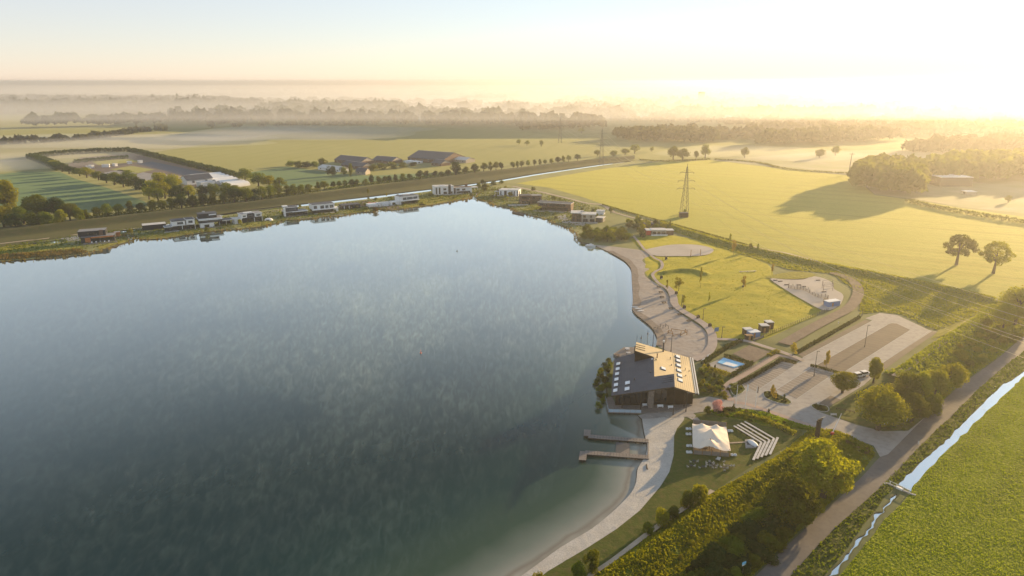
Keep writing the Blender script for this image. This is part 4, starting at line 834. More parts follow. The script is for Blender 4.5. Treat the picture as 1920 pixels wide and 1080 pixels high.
hedge(((1380, 780), (1420, 786), (1470, 806), (1490, 816)), 1.6, 1.2, 'shaggy hedge along the lower side of the flower bank', 60, leaf=.33, seed=9, m_='leaf_warm')
hedge(((1340, 776), (1362, 772), (1378, 770)), 1.8, 1.3, 'dark hedge beside the pink blossom tree', 60, leaf=.33, seed=10)
hedge(((60, 297), (90, 293), (160, 287), (245, 284)), 14, 6, 'long dark hedge across the back of the nursery', 14, 'leaf_cool', 1.5, 11)
hedge(((245, 284), (300, 297), (360, 312), (420, 326), (447, 335)), 10, 5, 'long straight hedge down the right side of the nursery', 18, 'leaf_cool', 1.3, 12)
hedge(((60, 297), (85, 306), (118, 320)), 12, 6, 'hedge along the left back corner of the nursery', 16, 'leaf_cool', 1.4, 13)
hedge(((140, 306), (190, 301), (240, 297)), 8, 4, 'dark hedge strip inside the nursery behind the sheds', 14, 'leaf_cool', 1.3, 14)
hedge(((1410, 464), (1440, 474), (1500, 487), (1560, 500)), 2, 1.1, 'scrubby hedge along the berm above the playground', 18, 'leaf_warm', .5, 15)
hedge(((1130, 384), (1180, 399), (1240, 415), (1330, 440), (1400, 460)), 1.2, .8, 'thin scrub strip along the edge of the crop field', 12, 'leaf', .5, 16)
hedge(((1700, 378), (1760, 392), (1850, 408), (1960, 425)), 4, 3, 'hazy hedge running to the right frame edge behind the crop field', 14, 'leaf', .9, 17)
hedge(((1340, 299), (1420, 305), (1480, 318), (1600, 326)), 4, 1.2, 'low dark ditch hedge across the hazy far fields', 6, 'leaf', 1.0, 18)
hedge(((1200, 300), (1250, 303), (1330, 299)), 4, 1.5, 'low dark hedge between the crop field and the far meadow', 6, 'leaf', 1.0, 19)
# ---- canal row
HOUSES = [(182, 'dark orange timber house'), (340, 'white house with black low wing'), (395, 'three storey house'), (465, 'white gabled house'), (555, 'dark house with balconies'), (606, 'white box house'), (652, 'low dark house'), (718, 'white building site'), (763, 'white framed house'), (850, 'white villa complex'), (950, 'white long villa'), (1040, 'brown long house')]
row = [(162, 412, 394, 15), (182, 408, 389, 17), (202, 405, 383, 20), (223, 401, 383, 18), (244, 399, 378, 19), (265, 397, 381, 16), (286, 394, 376, 17), (305, 392, 376, 17), (322, 392, 370, 20), (341, 391, 365, 24), (362, 391, 364, 20), (383, 388, 364, 19), (402, 385, 360, 22), (421, 382, 361, 18), (440, 380, 352, 26), (462, 378, 352, 28), (478, 376, 355, 22), (492, 374, 350, 22), (508, 371, 348, 20), (523, 368, 346, 18), (538, 366, 347, 16), (552, 364, 346, 16), (566, 362, 346, 14), (578, 360, 346, 14), (596, 357, 341, 14), (608, 355, 340, 16), (625, 353, 341, 10), (637, 351, 340, 11), (647, 350, 338, 12), (660, 349, 337, 12), (668, 348, 336, 12), (685, 347, 335, 11), (697, 345, 329, 14), (711, 343, 330, 12), (722, 342, 331, 10), (730, 341, 330, 10), (742, 340, 328, 11), (755, 338, 326, 12), (768, 336, 326, 11), (786, 334, 319, 15), (800, 332, 320, 14), (815, 331, 320, 13), (828, 330, 322, 12), (840, 329, 319, 12), (855, 327, 302, 22), (872, 325, 312, 14), (890, 323, 308, 14), (907, 320, 306, 14), (920, 319, 304, 13), (930, 318, 304, 11), (940, 317, 304, 11), (962, 315, 303, 10), (970, 314, 303, 9), (978, 313, 302, 9), (990, 312, 301, 8), (1002, 310, 300, 8), (1012, 309, 299, 8), (1022, 308, 299, 7), (1034, 307, 298, 9), (1046, 305, 294, 11), (1056, 304, 293, 10), (1066, 302, 292, 9), (1083, 300, 290, 12)]
near_h = [min(HOUSES, key=lambda h: abs(h[0] - r[0]))[1] for r in row]
for i, r in enumerate(row):
    grp = [k for k in range(len(row)) if near_h[k] == near_h[i]]
    lb = f"canal tree behind the {near_h[i]}, {ORD[grp.index(i)]} of {NUM[len(grp)]}" if len(grp) > 1 else f"canal row tree behind the {near_h[i]}"
    tree_px(r[0], r[1] + 1, r[2] - 1, r[3] * 1.15, 'round' if i % 4 else 'tall', 'mid', rt.choice(['leaf', 'leaf', 'leaf_cool']), lb, 'row of trees along the canal', 'canal_tree')
hedge(((158, 413), (270, 399), (400, 384), (500, 373), (600, 359)), 5, 3.4, 'undergrowth hedge below the nearer half of the canal row of trees', 16, 'leaf', .8, 31)
hedge(((612, 357), (700, 346), (800, 334), (900, 322)), 4, 2.6, 'undergrowth hedge below the farther half of the canal row of trees', 12, 'leaf', .8, 32)
# ---- big group at the left edge
for u, vb, vt, w_, k, m_, lb in [(20, 408, 340, 66, 'tall', 'leaf_warm', 'tallest poplar-like tree in the left edge group, lit on its right'), (-22, 410, 348, 60, 'tall', 'leaf', 'tall tree cut off by the left frame edge'), (72, 412, 364, 50, 'broad', 'leaf', 'large round tree right of the tallest one at the left edge'), (104, 412, 370, 44, 'broad', 'leaf_cool', 'dark round tree second right of the tallest at the left edge'), (132, 414, 380, 36, 'broad', 'leaf', 'rightmost full tree of the left edge group'), (46, 420, 384, 40, 'round', 'leaf', 'lower tree in front of the tallest at the left edge'), (8, 425, 384, 42, 'round', 'leaf_warm', 'yellowish low tree at the very left edge front'), (28, 427, 394, 34, 'bush', 'leaf_cool', 'dark shrub at the foot of the left edge group'), (88, 424, 394, 36, 'bush', 'leaf', 'shrub in front of the large round left edge tree'), (118, 424, 396, 32, 'bush', 'leaf_warm', 'sunny shrub right of the middle of the left edge group'), (150, 420, 392, 24, 'bush', 'leaf', 'shrub at the right end of the left edge group'), (62, 427, 396, 34, 'bush', 'leaf', 'shrub in the middle front of the left edge group')]:
    tree_px(u, vb, vt, w_, k, 'near', m_, lb, 'trees at the left edge', name='bank_tree' if k != 'bush' else 'shrub', cat='tree' if k != 'bush' else 'shrub')
# ---- nursery trees
diag = [(118, 322, 305, 18), (130, 326, 311, 20), (150, 330, 315, 20), (163, 333, 313, 22), (185, 338, 320, 20), (200, 343, 324, 22), (215, 347, 322, 24), (232, 351, 326, 24), (255, 356, 330, 26), (270, 362, 335, 26), (285, 368, 336, 28), (297, 378, 352, 22), (310, 372, 340, 26), (322, 366, 330, 26), (335, 378, 346, 26), (355, 376, 346, 22), (280, 374, 350, 20)]
for i, r in enumerate(diag):
    tree_px(r[0], r[1], r[2], r[3] * 1.2, 'broad', 'mid', rt.choice(['leaf', 'leaf', 'leaf_cool', 'leaf_warm']), f'tree in the slanting belt left of the nursery, {ORD[i]} from its far end', 'slanting tree belt of the nursery', 'nursery_tree')
for u, vb, vt, w_, m_, lb in [(243, 342, 318, 28, 'leaf', 'rounded tree rising among the nursery beds'), (300, 352, 322, 30, 'leaf_warm', 'yellowish tall tree in front of the nursery beds'), (325, 356, 325, 32, 'leaf_warm', 'pale yellow tree left of the grey nursery barn'), (460, 342, 315, 30, 'leaf', 'round solitary tree beside the white tunnels'), (485, 350, 322, 34, 'leaf', 'broad tree right of the round solitary one by the tunnels'), (505, 352, 328, 28, 'leaf_warm', 'yellow edged tree at the end of the nursery lane'), (525, 354, 332, 24, 'leaf', 'last tree right of the nursery lane'), (400, 368, 343, 28, 'leaf', 'dark tree just below the white barn front'), (425, 368, 341, 26, 'leaf', 'tree between the white tunnels and the canal'), (380, 370, 346, 24, 'leaf_cool', 'dark tree hiding the barn corner'), (442, 368, 346, 22, 'leaf', 'tree below the right end of the white tunnels'), (100, 312, 300, 20, 'leaf_warm', 'small yellowish tree at the far nursery corner')]:
    tree_px(u, vb, vt, w_, 'broad', 'mid', m_, lb, name='nursery_tree')
# ---- farm trees
for i, (u, vb, vt, w_, lb) in enumerate([(545, 312, 297, 18, 'first shrub-like tree of the farm belt, left end'), (560, 314, 298, 18, 'second tree of the farm belt from the left'), (575, 315, 298, 18, 'third tree of the farm belt from the left'), (590, 314, 299, 16, 'fourth tree of the farm belt, next to the green roof'), (605, 310, 292, 16, 'dark tree behind the green farm roof'), (622, 330, 305, 16, 'shaggy tree in front of the green farm roof'), (645, 328, 308, 14, 'conifer-like tree between the farm roofs'), (658, 332, 304, 8, 'tall thin poplar in the farmyard'), (700, 322, 304, 16, 'tree in front of the double barn'), (715, 318, 302, 18, 'rounded tree right of the double barn'), (735, 316, 300, 20, 'broad tree in the middle of the farmyard'), (755, 315, 300, 16, 'tree by the white yard tanks'), (775, 312, 300, 14, 'small tree left of the largest barn')]):
    tree_px(u, vb, vt + (2 if w_ > 10 else 0), w_ * 1.3, 'bush' if w_ > 10 else 'tall', 'mid', rt.choice(['leaf', 'leaf_cool']), lb, name='farm_tree')
# ---- shrubs and trees along the shore houses
for u, vb, vt, w_, m_, lb in [(1000, 358, 348, 10, 'leaf', 'small tree behind the white long villa'), (898, 352, 341, 12, 'leaf', 'tree left of the small canal bridge'), (910, 358, 340, 18, 'leaf', 'round tree at the channel mouth'), (925, 348, 337, 14, 'leaf_cool', 'dark tree above the channel mouth'), (905, 346, 335, 12, 'leaf_cool', 'dark small tree beside the canal water'), (940, 345, 336, 12, 'leaf', 'garden tree behind the long villa'), (957, 368, 358, 12, 'leaf_warm', 'yellow garden shrub in front of the long villa'), (1040, 377, 368, 7, 'leaf', 'first round shrub behind the brown long house'), (1050, 379, 370, 7, 'leaf', 'second round shrub behind the brown long house'), (1145, 400, 388, 9, 'leaf', 'small dark tree at the bend of the access road'), (690, 365, 354, 6, 'leaf', 'thin tree beside the canal by the building site'), (540, 404, 394, 9, 'reed', 'reddish shrub next to the white boat shed'), (704, 396, 387, 14, 'reed', 'orange brown reed clump at the tip of the peninsula'), (388, 436, 425, 12, 'leaf', 'waterside bush in front of the three storey house'), (450, 420, 410, 10, 'leaf_warm', 'yellow green bush left of the white gabled house'), (245, 437, 428, 12, 'leaf_warm', 'yellow shrub on the plot behind the inlet')]:
    tree_px(u, vb, vt, w_, 'bush' if w_ > 9 else 'round', 'mid', m_, lb, name='garden_tree', cat='shrub' if w_ > 9 else 'tree')
for x, y in scatter(P((1090, 449), (1100, 438), (1130, 432), (1165, 434), (1178, 442), (1176, 453), (1140, 456), (1100, 454)), 26, 3.4, 21):
    tree(x, y, rt.uniform(4, 7.5), rt.uniform(5, 7.5), rt.choice(['bush', 'bush', 'broad']), 'mid', rt.choice(['leaf', 'leaf', 'leaf_warm']), 'leafy tree in the clump at the corner of lake and beach', 'trees of the lake corner clump', 'corner_tree')
for x, y in scatter(P((1168, 420), (1190, 412), (1230, 420), (1256, 428), (1205, 432), (1200, 446), (1215, 448), (1190, 440)), 20, 4, 22):
    tree(x, y, rt.uniform(3, 5.5), rt.uniform(4, 7), 'bush', 'mid', rt.choice(['leaf', 'leaf_warm', 'leaf_cool']), 'leafy tree beside the red and white pavilion', 'trees beside the pavilion', 'pavilion_tree')
for u, vb, vt, w_, lb in [(1232, 424, 412, 6, 'small cone tree behind the pavilion'), (1256, 428, 414, 7, 'slim tree right of the cone tree behind the pavilion'), (1284, 400, 392, 8, 'shrub at the foot of the nearest pylon')]:
    tree_px(u, vb, vt, w_, 'tall', 'mid', 'leaf', lb, name='pavilion_tree')
# ---- trees in the hazy fields
for u, vb, vt, w_, lb in [(973, 272, 261, 11, 'left one of the three small trees in the far green field'), (988, 273, 263, 11, 'middle one of the three small trees in the far green field'), (1015, 275, 263, 11, 'right one of the three small trees in the far green field'), (1090, 249, 240, 13, 'lone tree near the farthest pylon'), (1120, 293, 281, 14, 'tree left of the middle pylon foot'), (1150, 294, 282, 18, 'bushy tree right of the middle pylon foot'), (1172, 291, 278, 18, 'tree in the belt right of the middle pylon'), (1190, 288, 270, 20, 'tallest tree of the belt right of the middle pylon'), (1222, 285, 275, 9, 'small round tree right of the belt'), (1262, 300, 274, 24, 'broad hazy tree at the crop field corner'), (1280, 301, 278, 26, 'second hazy tree at the crop field corner'), (1305, 298, 283, 12, 'small hazy tree beside the pond'), (1322, 297, 270, 22, 'tall hazy tree left of the bright pond'), (1396, 296, 276, 17, 'round hazy tree in front of the bright pond'), (1536, 297, 278, 20, 'left one of the two pale golden trees by the pole'), (1566, 292, 273, 16, 'right one of the two pale golden trees by the pole'), (1407, 470, 459, 10, 'dark round bush on the crop field edge'), (1890, 380, 366, 14, 'hazy tree by the greenhouse, right side')]:
    tree_px(u, vb, vt, w_, 'round', 'mid' if vb > 290 else 'far', 'leaf', lb, name='field_tree')
# ---- far woods that read as one mass
def wood(name, pts, hmin, hmax, wmin, wmax, seed, faces=26, m_='leaf_far'):
    """pts: list of (x, y); one object of many small crowns"""
    rg = np.random.default_rng(seed); n = len(pts); pts = np.array(pts)
    k = faces; hh = rg.uniform(hmin, hmax, n); ww = rg.uniform(wmin, wmax, n)
    d = rg.normal(size=(n, k, 3)); d /= np.linalg.norm(d, axis=2)[..., None]; d[..., 2] = np.abs(d[..., 2]) * 1.2 - .35
    c = np.stack([pts[:, None, 0] + d[..., 0] * ww[:, None] / 2, pts[:, None, 1] + d[..., 1] * ww[:, None] / 2, hh[:, None] * (.52 + d[..., 2] * .45)], 2)
    q = rg.normal(size=(n, k, 3)); q /= np.linalg.norm(q, axis=2)[..., None]; e = np.cross(q, rg.normal(size=(n, k, 3))); e /= np.linalg.norm(e, axis=2)[..., None]
    s = (ww * .34)[:, None, None] * rg.uniform(.6, 1.2, (n, k, 1))
    V = np.stack([c - q * s, c + e * s * .8, c + q * s, c - e * s * .8], 2).reshape(-1, 3); V[:, 2] = np.maximum(V[:, 2], .1)
    return tag(np_mesh(name, V, np.arange(len(V)).reshape(-1, 4), M[m_]), kind='stuff')
def fill(px, spacing, seed, jit=.8):
    poly = P(*px); xs = [p.x for p in poly]; ys = [p.y for p in poly]; rg = np.random.default_rng(seed)
    gx, gy = np.meshgrid(np.arange(min(xs), max(xs), spacing), np.arange(min(ys), max(ys), spacing)); gx = gx.ravel() + rg.uniform(-jit, jit, gx.size) * spacing; gy = gy.ravel() + rg.uniform(-jit, jit, gy.size) * spacing
    k = inpoly(gx, gy, poly); return np.stack([gx[k], gy[k]], 1)
def belt(px, spacing, seed, wd=8, gaps=0.15):
    pl = P(*px); rg = np.random.default_rng(seed); out = []
    for a, b in zip(pl[:-1], pl[1:]):
        n = int((b - a).length / spacing) + 1
        for i in range(n):
            p = a.lerp(b, (i + rg.random()) / n)
            if noise.noise(p * .004) * .5 + .5 < gaps * 1.6 and rg.random() < .85: continue
            out.append((p.x + rg.uniform(-wd, wd), p.y + rg.uniform(-wd, wd)))
    return out
wood('right_wood', fill(((1612, 360), (1606, 342), (1640, 330), (1700, 335), (1722, 348), (1716, 372), (1660, 366)), 6.5, 1), 19, 27, 10, 16, 1, 60, 'leaf')
wood('right_wood', fill(((1700, 340), (1780, 322), (1860, 318), (1990, 320), (1990, 340), (1840, 342), (1750, 345)), 9, 2), 18, 27, 11, 17, 2, 40, 'leaf')
wood('hazy_wood', fill(((1150, 262), (1190, 256), (1340, 262), (1345, 268), (1240, 268)), 16, 3), 15, 24, 14, 22, 3)
wood('hazy_wood', fill(((1420, 273), (1450, 264), (1620, 258), (1700, 262), (1560, 272)), 18, 4), 15, 24, 14, 24, 4)
wood('hazy_wood', fill(((1700, 285), (1750, 275), (1990, 268), (1990, 285), (1850, 290)), 16, 5), 12, 20, 14, 24, 5)
wood('far_hedgerow', belt(((-200, 278), (0, 271), (140, 264), (275, 247)), 13, 6, 6, .1), 6, 12, 12, 20, 6)
wood('far_hedgerow', belt(((290, 246), (420, 239), (560, 236), (700, 235)), 18, 7, 6, .3), 7, 14, 14, 22, 7)
wood('far_tree_belt', belt(((-200, 245), (0, 241), (120, 237), (330, 232)), 12, 8, 14, .15), 20, 34, 20, 32, 8)
wood('far_tree_belt', belt(((330, 232), (500, 231), (700, 232), (960, 236), (1140, 242)), 10, 9, 26, .12), 18, 36, 20, 34, 9)
wood('far_tree_belt', belt(((330, 226), (500, 222), (800, 224), (1000, 234)), 14, 10, 40, .25), 20, 36, 24, 38, 10)
wood('far_wood', fill(((-300, 214), (-300, 196), (0, 193), (260, 195), (420, 198), (500, 209), (340, 210), (0, 213)), 42, 11), 26, 36, 44, 64, 11)
wood('far_wood', fill(((480, 212), (620, 206), (760, 209), (760, 214), (520, 217)), 40, 12), 20, 34, 40, 60, 12)
rgf = random.Random(33); far = []
for i in range(170):      # belts out to the horizon
    v = 162 + 62 * rgf.random() ** 1.1; u = rgf.uniform(-250, 2150)
    if u < 500 and v > 200: continue
    g = at(u, v); L = rgf.uniform(200, 1500) * g.y / 4000; a = rgf.uniform(-.25, .25)
    n = int(L / 34)
    for k in range(n):
        t = (k / n - .5) * L; x = g.x + t * math.cos(a) + rgf.uniform(-25, 25); y = g.y + t * math.sin(a) + rgf.uniform(-50, 50)
        if noise.noise(Vector((x * .004, y * .004, 5))) > -.28: far.append((x, y))
wood('far_woods', far, 14, 28, 34, 60, 34, 18)
town = []
for i in range(1500):
    u = rgf.uniform(980, 2050); v = 200 + 62 * rgf.random() ** 1.2; g = at(u, v)
    if noise.noise(Vector((g.x * .003, g.y * .0022, 2))) > -.12 and v < 262 - max(0, (1350 - u)) * .05: town.append((g.x, g.y))
wood('town_trees', town, 9, 20, 14, 28, 35, 22)
# ------------------------------------------------------------------ houses
def window(parent, x0, x1, y, z0, z1, fm='white', bars=0, side=None, glass='glass'):
    """window on a facade facing -y (or on an end wall when side is the x of that wall)"""
    f = MB(); g = MB(); t = .1
    if side is None:
        f.box(x0, x1, y - .07, y, z0, z0 + t); f.box(x0, x1, y - .07, y, z1 - t, z1); f.box(x0, x0 + t, y - .07, y, z0 + t, z1 - t); f.box(x1 - t, x1, y - .07, y, z0 + t, z1 - t)
        for i in range(bars):
            xm = x0 + (x1 - x0) * (i + 1) / (bars + 1); f.box(xm - .04, xm + .04, y - .06, y, z0 + t, z1 - t)
        g.box(x0 + t, x1 - t, y - .03, y + .02, z0 + t, z1 - t)
    else:
        X, sgn = side; a, b = sorted((X, X + .07 * sgn)); c, d = sorted((X - .02 * sgn, X + .03 * sgn))
        f.box(a, b, x0, x1, z0, z0 + t); f.box(a, b, x0, x1, z1 - t, z1); f.box(a, b, x0, x0 + t, z0 + t, z1 - t); f.box(a, b, x1 - t, x1, z0 + t, z1 - t)
        g.box(c, d, x0 + t, x1 - t, z0 + t, z1 - t)
    w_ = f.build('window', M[fm], parent); g.build('pane', M[glass], w_); return w_
def volume(t, L, x0, x1, y0, y1, z0, z1, wall='white', edge=None, cover='roofgrey', over=.3, wins=(), fm='dark', open_=False):
    X0, X1 = x0 * L, x1 * L
    if not open_:
        MB().box(X0, X1, y0, y1, z0, z1).build('wall', M[wall], t)
    else:
        for px in (X0 + .2, (X0 + X1) / 2, X1 - .2): MB().box(px - .12, px + .12, y0 + .05, y0 + .3, z0, z1).build('post', M[wall], t)
    if edge is not False:
        r = MB().box(X0 - over, X1 + over, y0 - over, y1 + over, z1 + .004, z1 + .34).build('roof', M[edge or wall], t)
        MB().box(X0 - over + .25, X1 + over - .25, y0 - over + .25, y1 + over - .25, z1 + .345, z1 + .36).build('roof_covering', M[cover], r)
    for q in wins:
        a, b, c, d = q[:4]; W = X1 - X0; Hh = z1 - z0
        window(t, X0 + a * W, X0 + b * W, y0 - .003, z0 + c * Hh, z0 + d * Hh, fm, q[4] if len(q) > 4 else 1)
    # end wall windows, seen obliquely
    if not open_ and y1 - y0 > 5 and z1 - z0 > 2.4:
        sd = X1 + .003 if t.location.x < 0 else X0 - .003; sg = 1 if t.location.x < 0 else -1
        window(t, y0 + (y1 - y0) * .25, y0 + (y1 - y0) * .6, 0, z0 + (z1 - z0) * .3, z0 + (z1 - z0) * .75, fm, 0, (sd, sg))
def house(name, label, L_, R_, vols, cat='house', extra=None):
    A, B = at(*L_), at(*R_); d = B - A; t = thing(name, label, cat, A, None, math.atan2(d.y, d.x)); L = d.length
    for v in vols: volume(t, L, **v)
    if extra: extra(t, L)
    return t
def deck_ex(x0, x1, y0, y1, z=.25, m='stone'):
    return lambda t, L: MB().box(x0 * L, x1 * L, y0, y1, .02, z).build('terrace', M[m], t)
def V(x0, x1, y0, y1, z0, z1, **k): return dict(x0=x0, x1=x1, y0=y0, y1=y1, z0=z0, z1=z1, **k)
def multi(*fs):
    def f(t, L):
        for g in fs: g(t, L)
    return f
def boxpart(name, x0, x1, y0, y1, z0, z1, m): return lambda t, L: MB().box(x0 * L, x1 * L, y0, y1, z0, z1).build(name, M[m], t)
h1 = house('lake_house', 'dark two storey house with orange cedar panels and a terrace of white loungers', (153, 457), (216, 452), [
    V(0, 1, 0, 9, 0, 3.6, wall='black', cover='roofgrey', wins=((.32, .55, .05, .85, 2), (.58, .95, .05, .85, 3)), fm='black'), V(-.08, .74, 2.5, 11, 3.95, 7, wall='black', cover='roofgrey', wins=((.35, .7, .2, .75, 2),), fm='dark')],
    extra=multi(boxpart('cladding', .12, .28, -.12, -.004, .02, 3.55, 'orange_wood'), boxpart('cladding', .3, .98, -.5, -.31, 3.1, 3.9, 'orange_wood'), boxpart('chimney', .55, .66, 2.0, 2.49, 4, 7.6, 'brick_brown'), deck_ex(.05, 1.08, -5, -.02, .3, 'wood')))
house('garden_shed', 'small orange cedar shed right of the dark orange house', (216, 444), (226, 443), [V(0, 1, 0, 4, 0, 2.6, wall='orange_wood', cover='roofgrey')], 'shed')
house('lake_house', 'white house with two upper boxes and a low black wing', (310, 435), (367, 429), [
    V(0, .24, 0, 6, 0, 3, wall='glass', edge='white', wins=()), V(.24, .98, 1, 10, 0, 3.1, wall='black', edge='white', wins=((.25, .5, .05, .9, 1), (.55, .72, .05, .9), (.8, .97, .05, .9, 1))), V(.26, .68, .4, 10, 3.45, 6.6, wall='white', edge='black', cover='greyroof', wins=((.38, .85, .25, .75, 1),)), V(.72, 1, .4, 9, 3.45, 6.8, wall='white', edge='white', cover='greyroof', wins=((.25, .75, .3, .8),))],
    extra=multi(boxpart('post', .56, .575, -.6, .3, .02, 3.1, 'white'), boxpart('post', .985, 1.0, -.6, .3, .02, 3.1, 'white'), deck_ex(-.05, .5, -3, -.02)))
house('garage', 'long low black garage with a pale flat roof behind the white boxes', (268, 432), (312, 428), [V(0, 1, 0, 8, 0, 3, wall='black', edge='black', cover='roofpale')], 'garage')
house('lake_house', 'three storey white banded house with dark stepped roof', (376, 428), (418, 424), [
    V(0, .62, 0, 10, 0, 3, wall='white', edge='white', wins=((.3, .65, .1, .75, 1),)), V(-.04, 1, 1, 11, 3.35, 6, wall='black', edge='white', wins=((.06, .4, .2, .85, 2), (.5, .95, .2, .85, 2))), V(-.02, .8, 2.5, 11, 6.35, 9.2, wall='black', edge='black', cover='greyroof', wins=((.5, .8, .3, .75, 1),))],
    extra=multi(boxpart('terrace_band', -.04, 1.02, .1, .98, 5.2, 5.9, 'white'), boxpart('chimney', .2, .32, 5, 7, 9.6, 10.9, 'steel'), boxpart('parapet', .45, .78, 2.0, 2.4, 8.3, 9.1, 'white'), deck_ex(0, 1, -3, -.02, .25, 'wood')))
house('carport', 'low carport with white posts right of the three storey house', (412, 423), (438, 420), [V(0, 1, 0, 8, 0, 3.2, wall='white', edge='white', cover='greyroof', open_=True), V(.1, .9, 5, 8.2, 0, 3.1, wall='black', edge=False)], 'carport')
house('lake_house', 'white gabled house with grey roof and two framed bays', (440, 420), (492, 414), [
    V(0, .26, -1, 7, 0, 3.4, wall='white', edge='white', cover='roofpale'), V(.26, 1, .5, 10, 0, 3.2, wall='black', edge='black', wins=((.25, .6, .05, .9, 2), (.68, .97, .05, .9, 1))), V(.26, .46, -.2, 9, 3.6, 6, wall='white', edge='white', wins=((.3, .8, .3, .75),)), V(.75, 1, -.2, 9, 3.6, 6, wall='white', edge='white', wins=((.2, .8, .25, .75, 1),)), V(.46, .75, 1.2, 9, 3.6, 5.8, wall='black', edge='dark', cover='greyroof', wins=((.1, .9, .1, .8, 2),))],
    extra=multi(boxpart('roof_light', .4, .7, 3, 6, 6.2, 7.0, 'white'), boxpart('post', .7, .715, -.8, -.4, .02, 3.2, 'white'), boxpart('post', .985, 1.0, -.8, -.4, .02, 3.2, 'white')))
house('lake_house', 'dark house with balconies and white slab edges on the small point', (535, 406), (577, 402), [
    V(0, .72, 0, 9, 0, 3, wall='black', edge='white', wins=((.2, .55, .1, .85, 1), (.6, .95, .1, .85, 1))), V(.05, .6, 1.5, 9, 3.35, 6.2, wall='dark', edge='white', cover='greyroof', wins=((.15, .85, .15, .85, 3),)), V(.72, 1, 1, 8, 0, 3.0, wall='dark', edge='white', wins=((.1, .9, .1, .8, 1),))],
    extra=multi(boxpart('corner_wall', -.03, .03, -.5, 3, .02, 6.2, 'white'), boxpart('balcony', .3, 1.02, -1.4, -.35, 3.0, 3.5, 'white'), boxpart('roof_box', -.02, .2, 4, 8, 6.6, 7.4, 'white'), deck_ex(0, 1, -3.5, -.02, .3, 'wood')))
house('lake_house', 'white box house with overhanging upper floor and dark glazed base', (587, 401), (628, 397), [
    V(.02, .95, 1.5, 9, 0, 3, wall='glass', edge=False, wins=()), V(0, 1, 0, 10, 3.0, 6.6, wall='white', edge='white', cover='greyroof', wins=((.05, .2, .2, .85), (.35, .52, .15, .8), (.58, .72, .15, .8), (.78, .95, .15, .8)))],
    extra=multi(boxpart('balcony', -.03, 1.05, -1.5, -.02, 2.75, 3.35, 'white'), boxpart('roof_covering', .1, .9, 1.5, 8.5, 6.97, 7.02, 'greyroof'), boxpart('side_wing', 1.0, 1.18, 1, 6, .02, 3.3, 'white'), deck_ex(0, 1, -4, -.02)))
house('lake_house', 'low dark single storey house with grey hipped roof, between white houses', (643, 393), (676, 389.5), [V(0, 1, 0, 8, 0, 3, wall='black', edge='dark', cover='greyroof', wins=((.15, .3, .1, .85), (.45, .6, .1, .85), (.7, .95, .1, .85, 1)))],
    extra=multi(boxpart('door_frame', .06, .1, -.1, -.005, .02, 2.6, 'white'), boxpart('door_frame', .34, .38, -.1, -.005, .02, 2.6, 'white'), boxpart('pergola', -.3, -.02, 0, 4, 2.4, 2.6, 'dark')))
house('building_site', 'white walled house under construction, roofless, with red pallets', (692, 389), (747, 384), [V(0, .3, 0, 8, 0, 2.2, wall='white', edge=False), V(.34, .36, 0, 9, 0, 2.4, wall='white', edge=False), V(.36, .98, 8, 8.3, 0, 2.4, wall='white', edge=False), V(.75, .98, 0, .3, 0, 2.3, wall='white', edge=False, wins=((.2, .5, .1, .9),)), V(.96, .98, .3, 8, 0, 2.4, wall='white', edge=False)],
    'house', multi(boxpart('floor_slab', .3, 1, -1, 8.5, .02, .3, 'roofpale'), boxpart('inner_wall', .5, .7, 4, 4.3, .31, 2.5, 'white'), boxpart('brick_pallet', .1, .2, 9, 11, .02, 2.2, 'red'), boxpart('brick_pallet', .25, .36, 9.5, 11, .02, 2.0, 'red')))
house('lake_house', 'white framed two storey house with continuous dark glass bands', (751, 384), (785, 380), [
    V(.05, 1, 1, 9, 0, 3, wall='black', edge=False, wins=((.05, .95, .1, .9, 4),)), V(0, 1, 0, 10, 3.0, 6.4, wall='white', edge='white', cover='greyroof', wins=((.14, .34, .2, .8, 1), (.36, .68, .2, .8, 2), (.7, .95, .2, .8, 1)))],
    extra=multi(boxpart('corner_wall', 0, .05, .2, 9, .02, 2.98, 'white'), boxpart('roof_light', .3, .65, 4, 7, 6.8, 7.6, 'roofpale'), boxpart('balcony', -.02, 1.02, -1.2, -.02, 2.8, 3.3, 'white'), boxpart('side_wing', -.32, -.02, 1, 8, .02, 2.8, 'white')))
house('villa', 'large white villa with dark chimney and stepped wings at the canal', (816, 366), (886, 362), [
    V(0, .2, 0, 10, 0, 7.5, wall='white', edge='white', cover='roofpale', wins=((.1, .3, .1, .9), (.5, .7, .1, .9)), fm='dark'), V(.2, .5, 1, 10, 0, 7.2, wall='white', edge='white', cover='roofpale', wins=((.1, .35, .55, .8, 1), (.6, .75, .55, .8), (.1, .4, .05, .35, 1), (.55, .9, .05, .35, 1))), V(.56, 1, 2, 10, 0, 5.2, wall='white', edge='white', cover='brick_brown', wins=((.05, .25, .5, .85, 1), (.4, .6, .5, .85), (.05, .9, .05, .4, 4))), V(.5, .56, 1.5, 9, 0, 5, wall='black', edge=False)],
    'villa', multi(boxpart('chimney', .36, .42, .3, .98, .02, 8.8, 'black'), boxpart('chimney', .84, .9, 4, 6, 5.6, 8.2, 'brick_brown'), boxpart('roof_box', .18, .3, 3, 6, 7.6, 8.3, 'white'), boxpart('terrace', .2, .7, -4, -.02, .02, .4, 'stone')))
house('garage', 'white double carport at the right end of the large villa', (884, 358), (896, 357), [V(0, 1, 0, 6, 0, 3, wall='white', edge='white', cover='roofpale', open_=True)], 'carport')
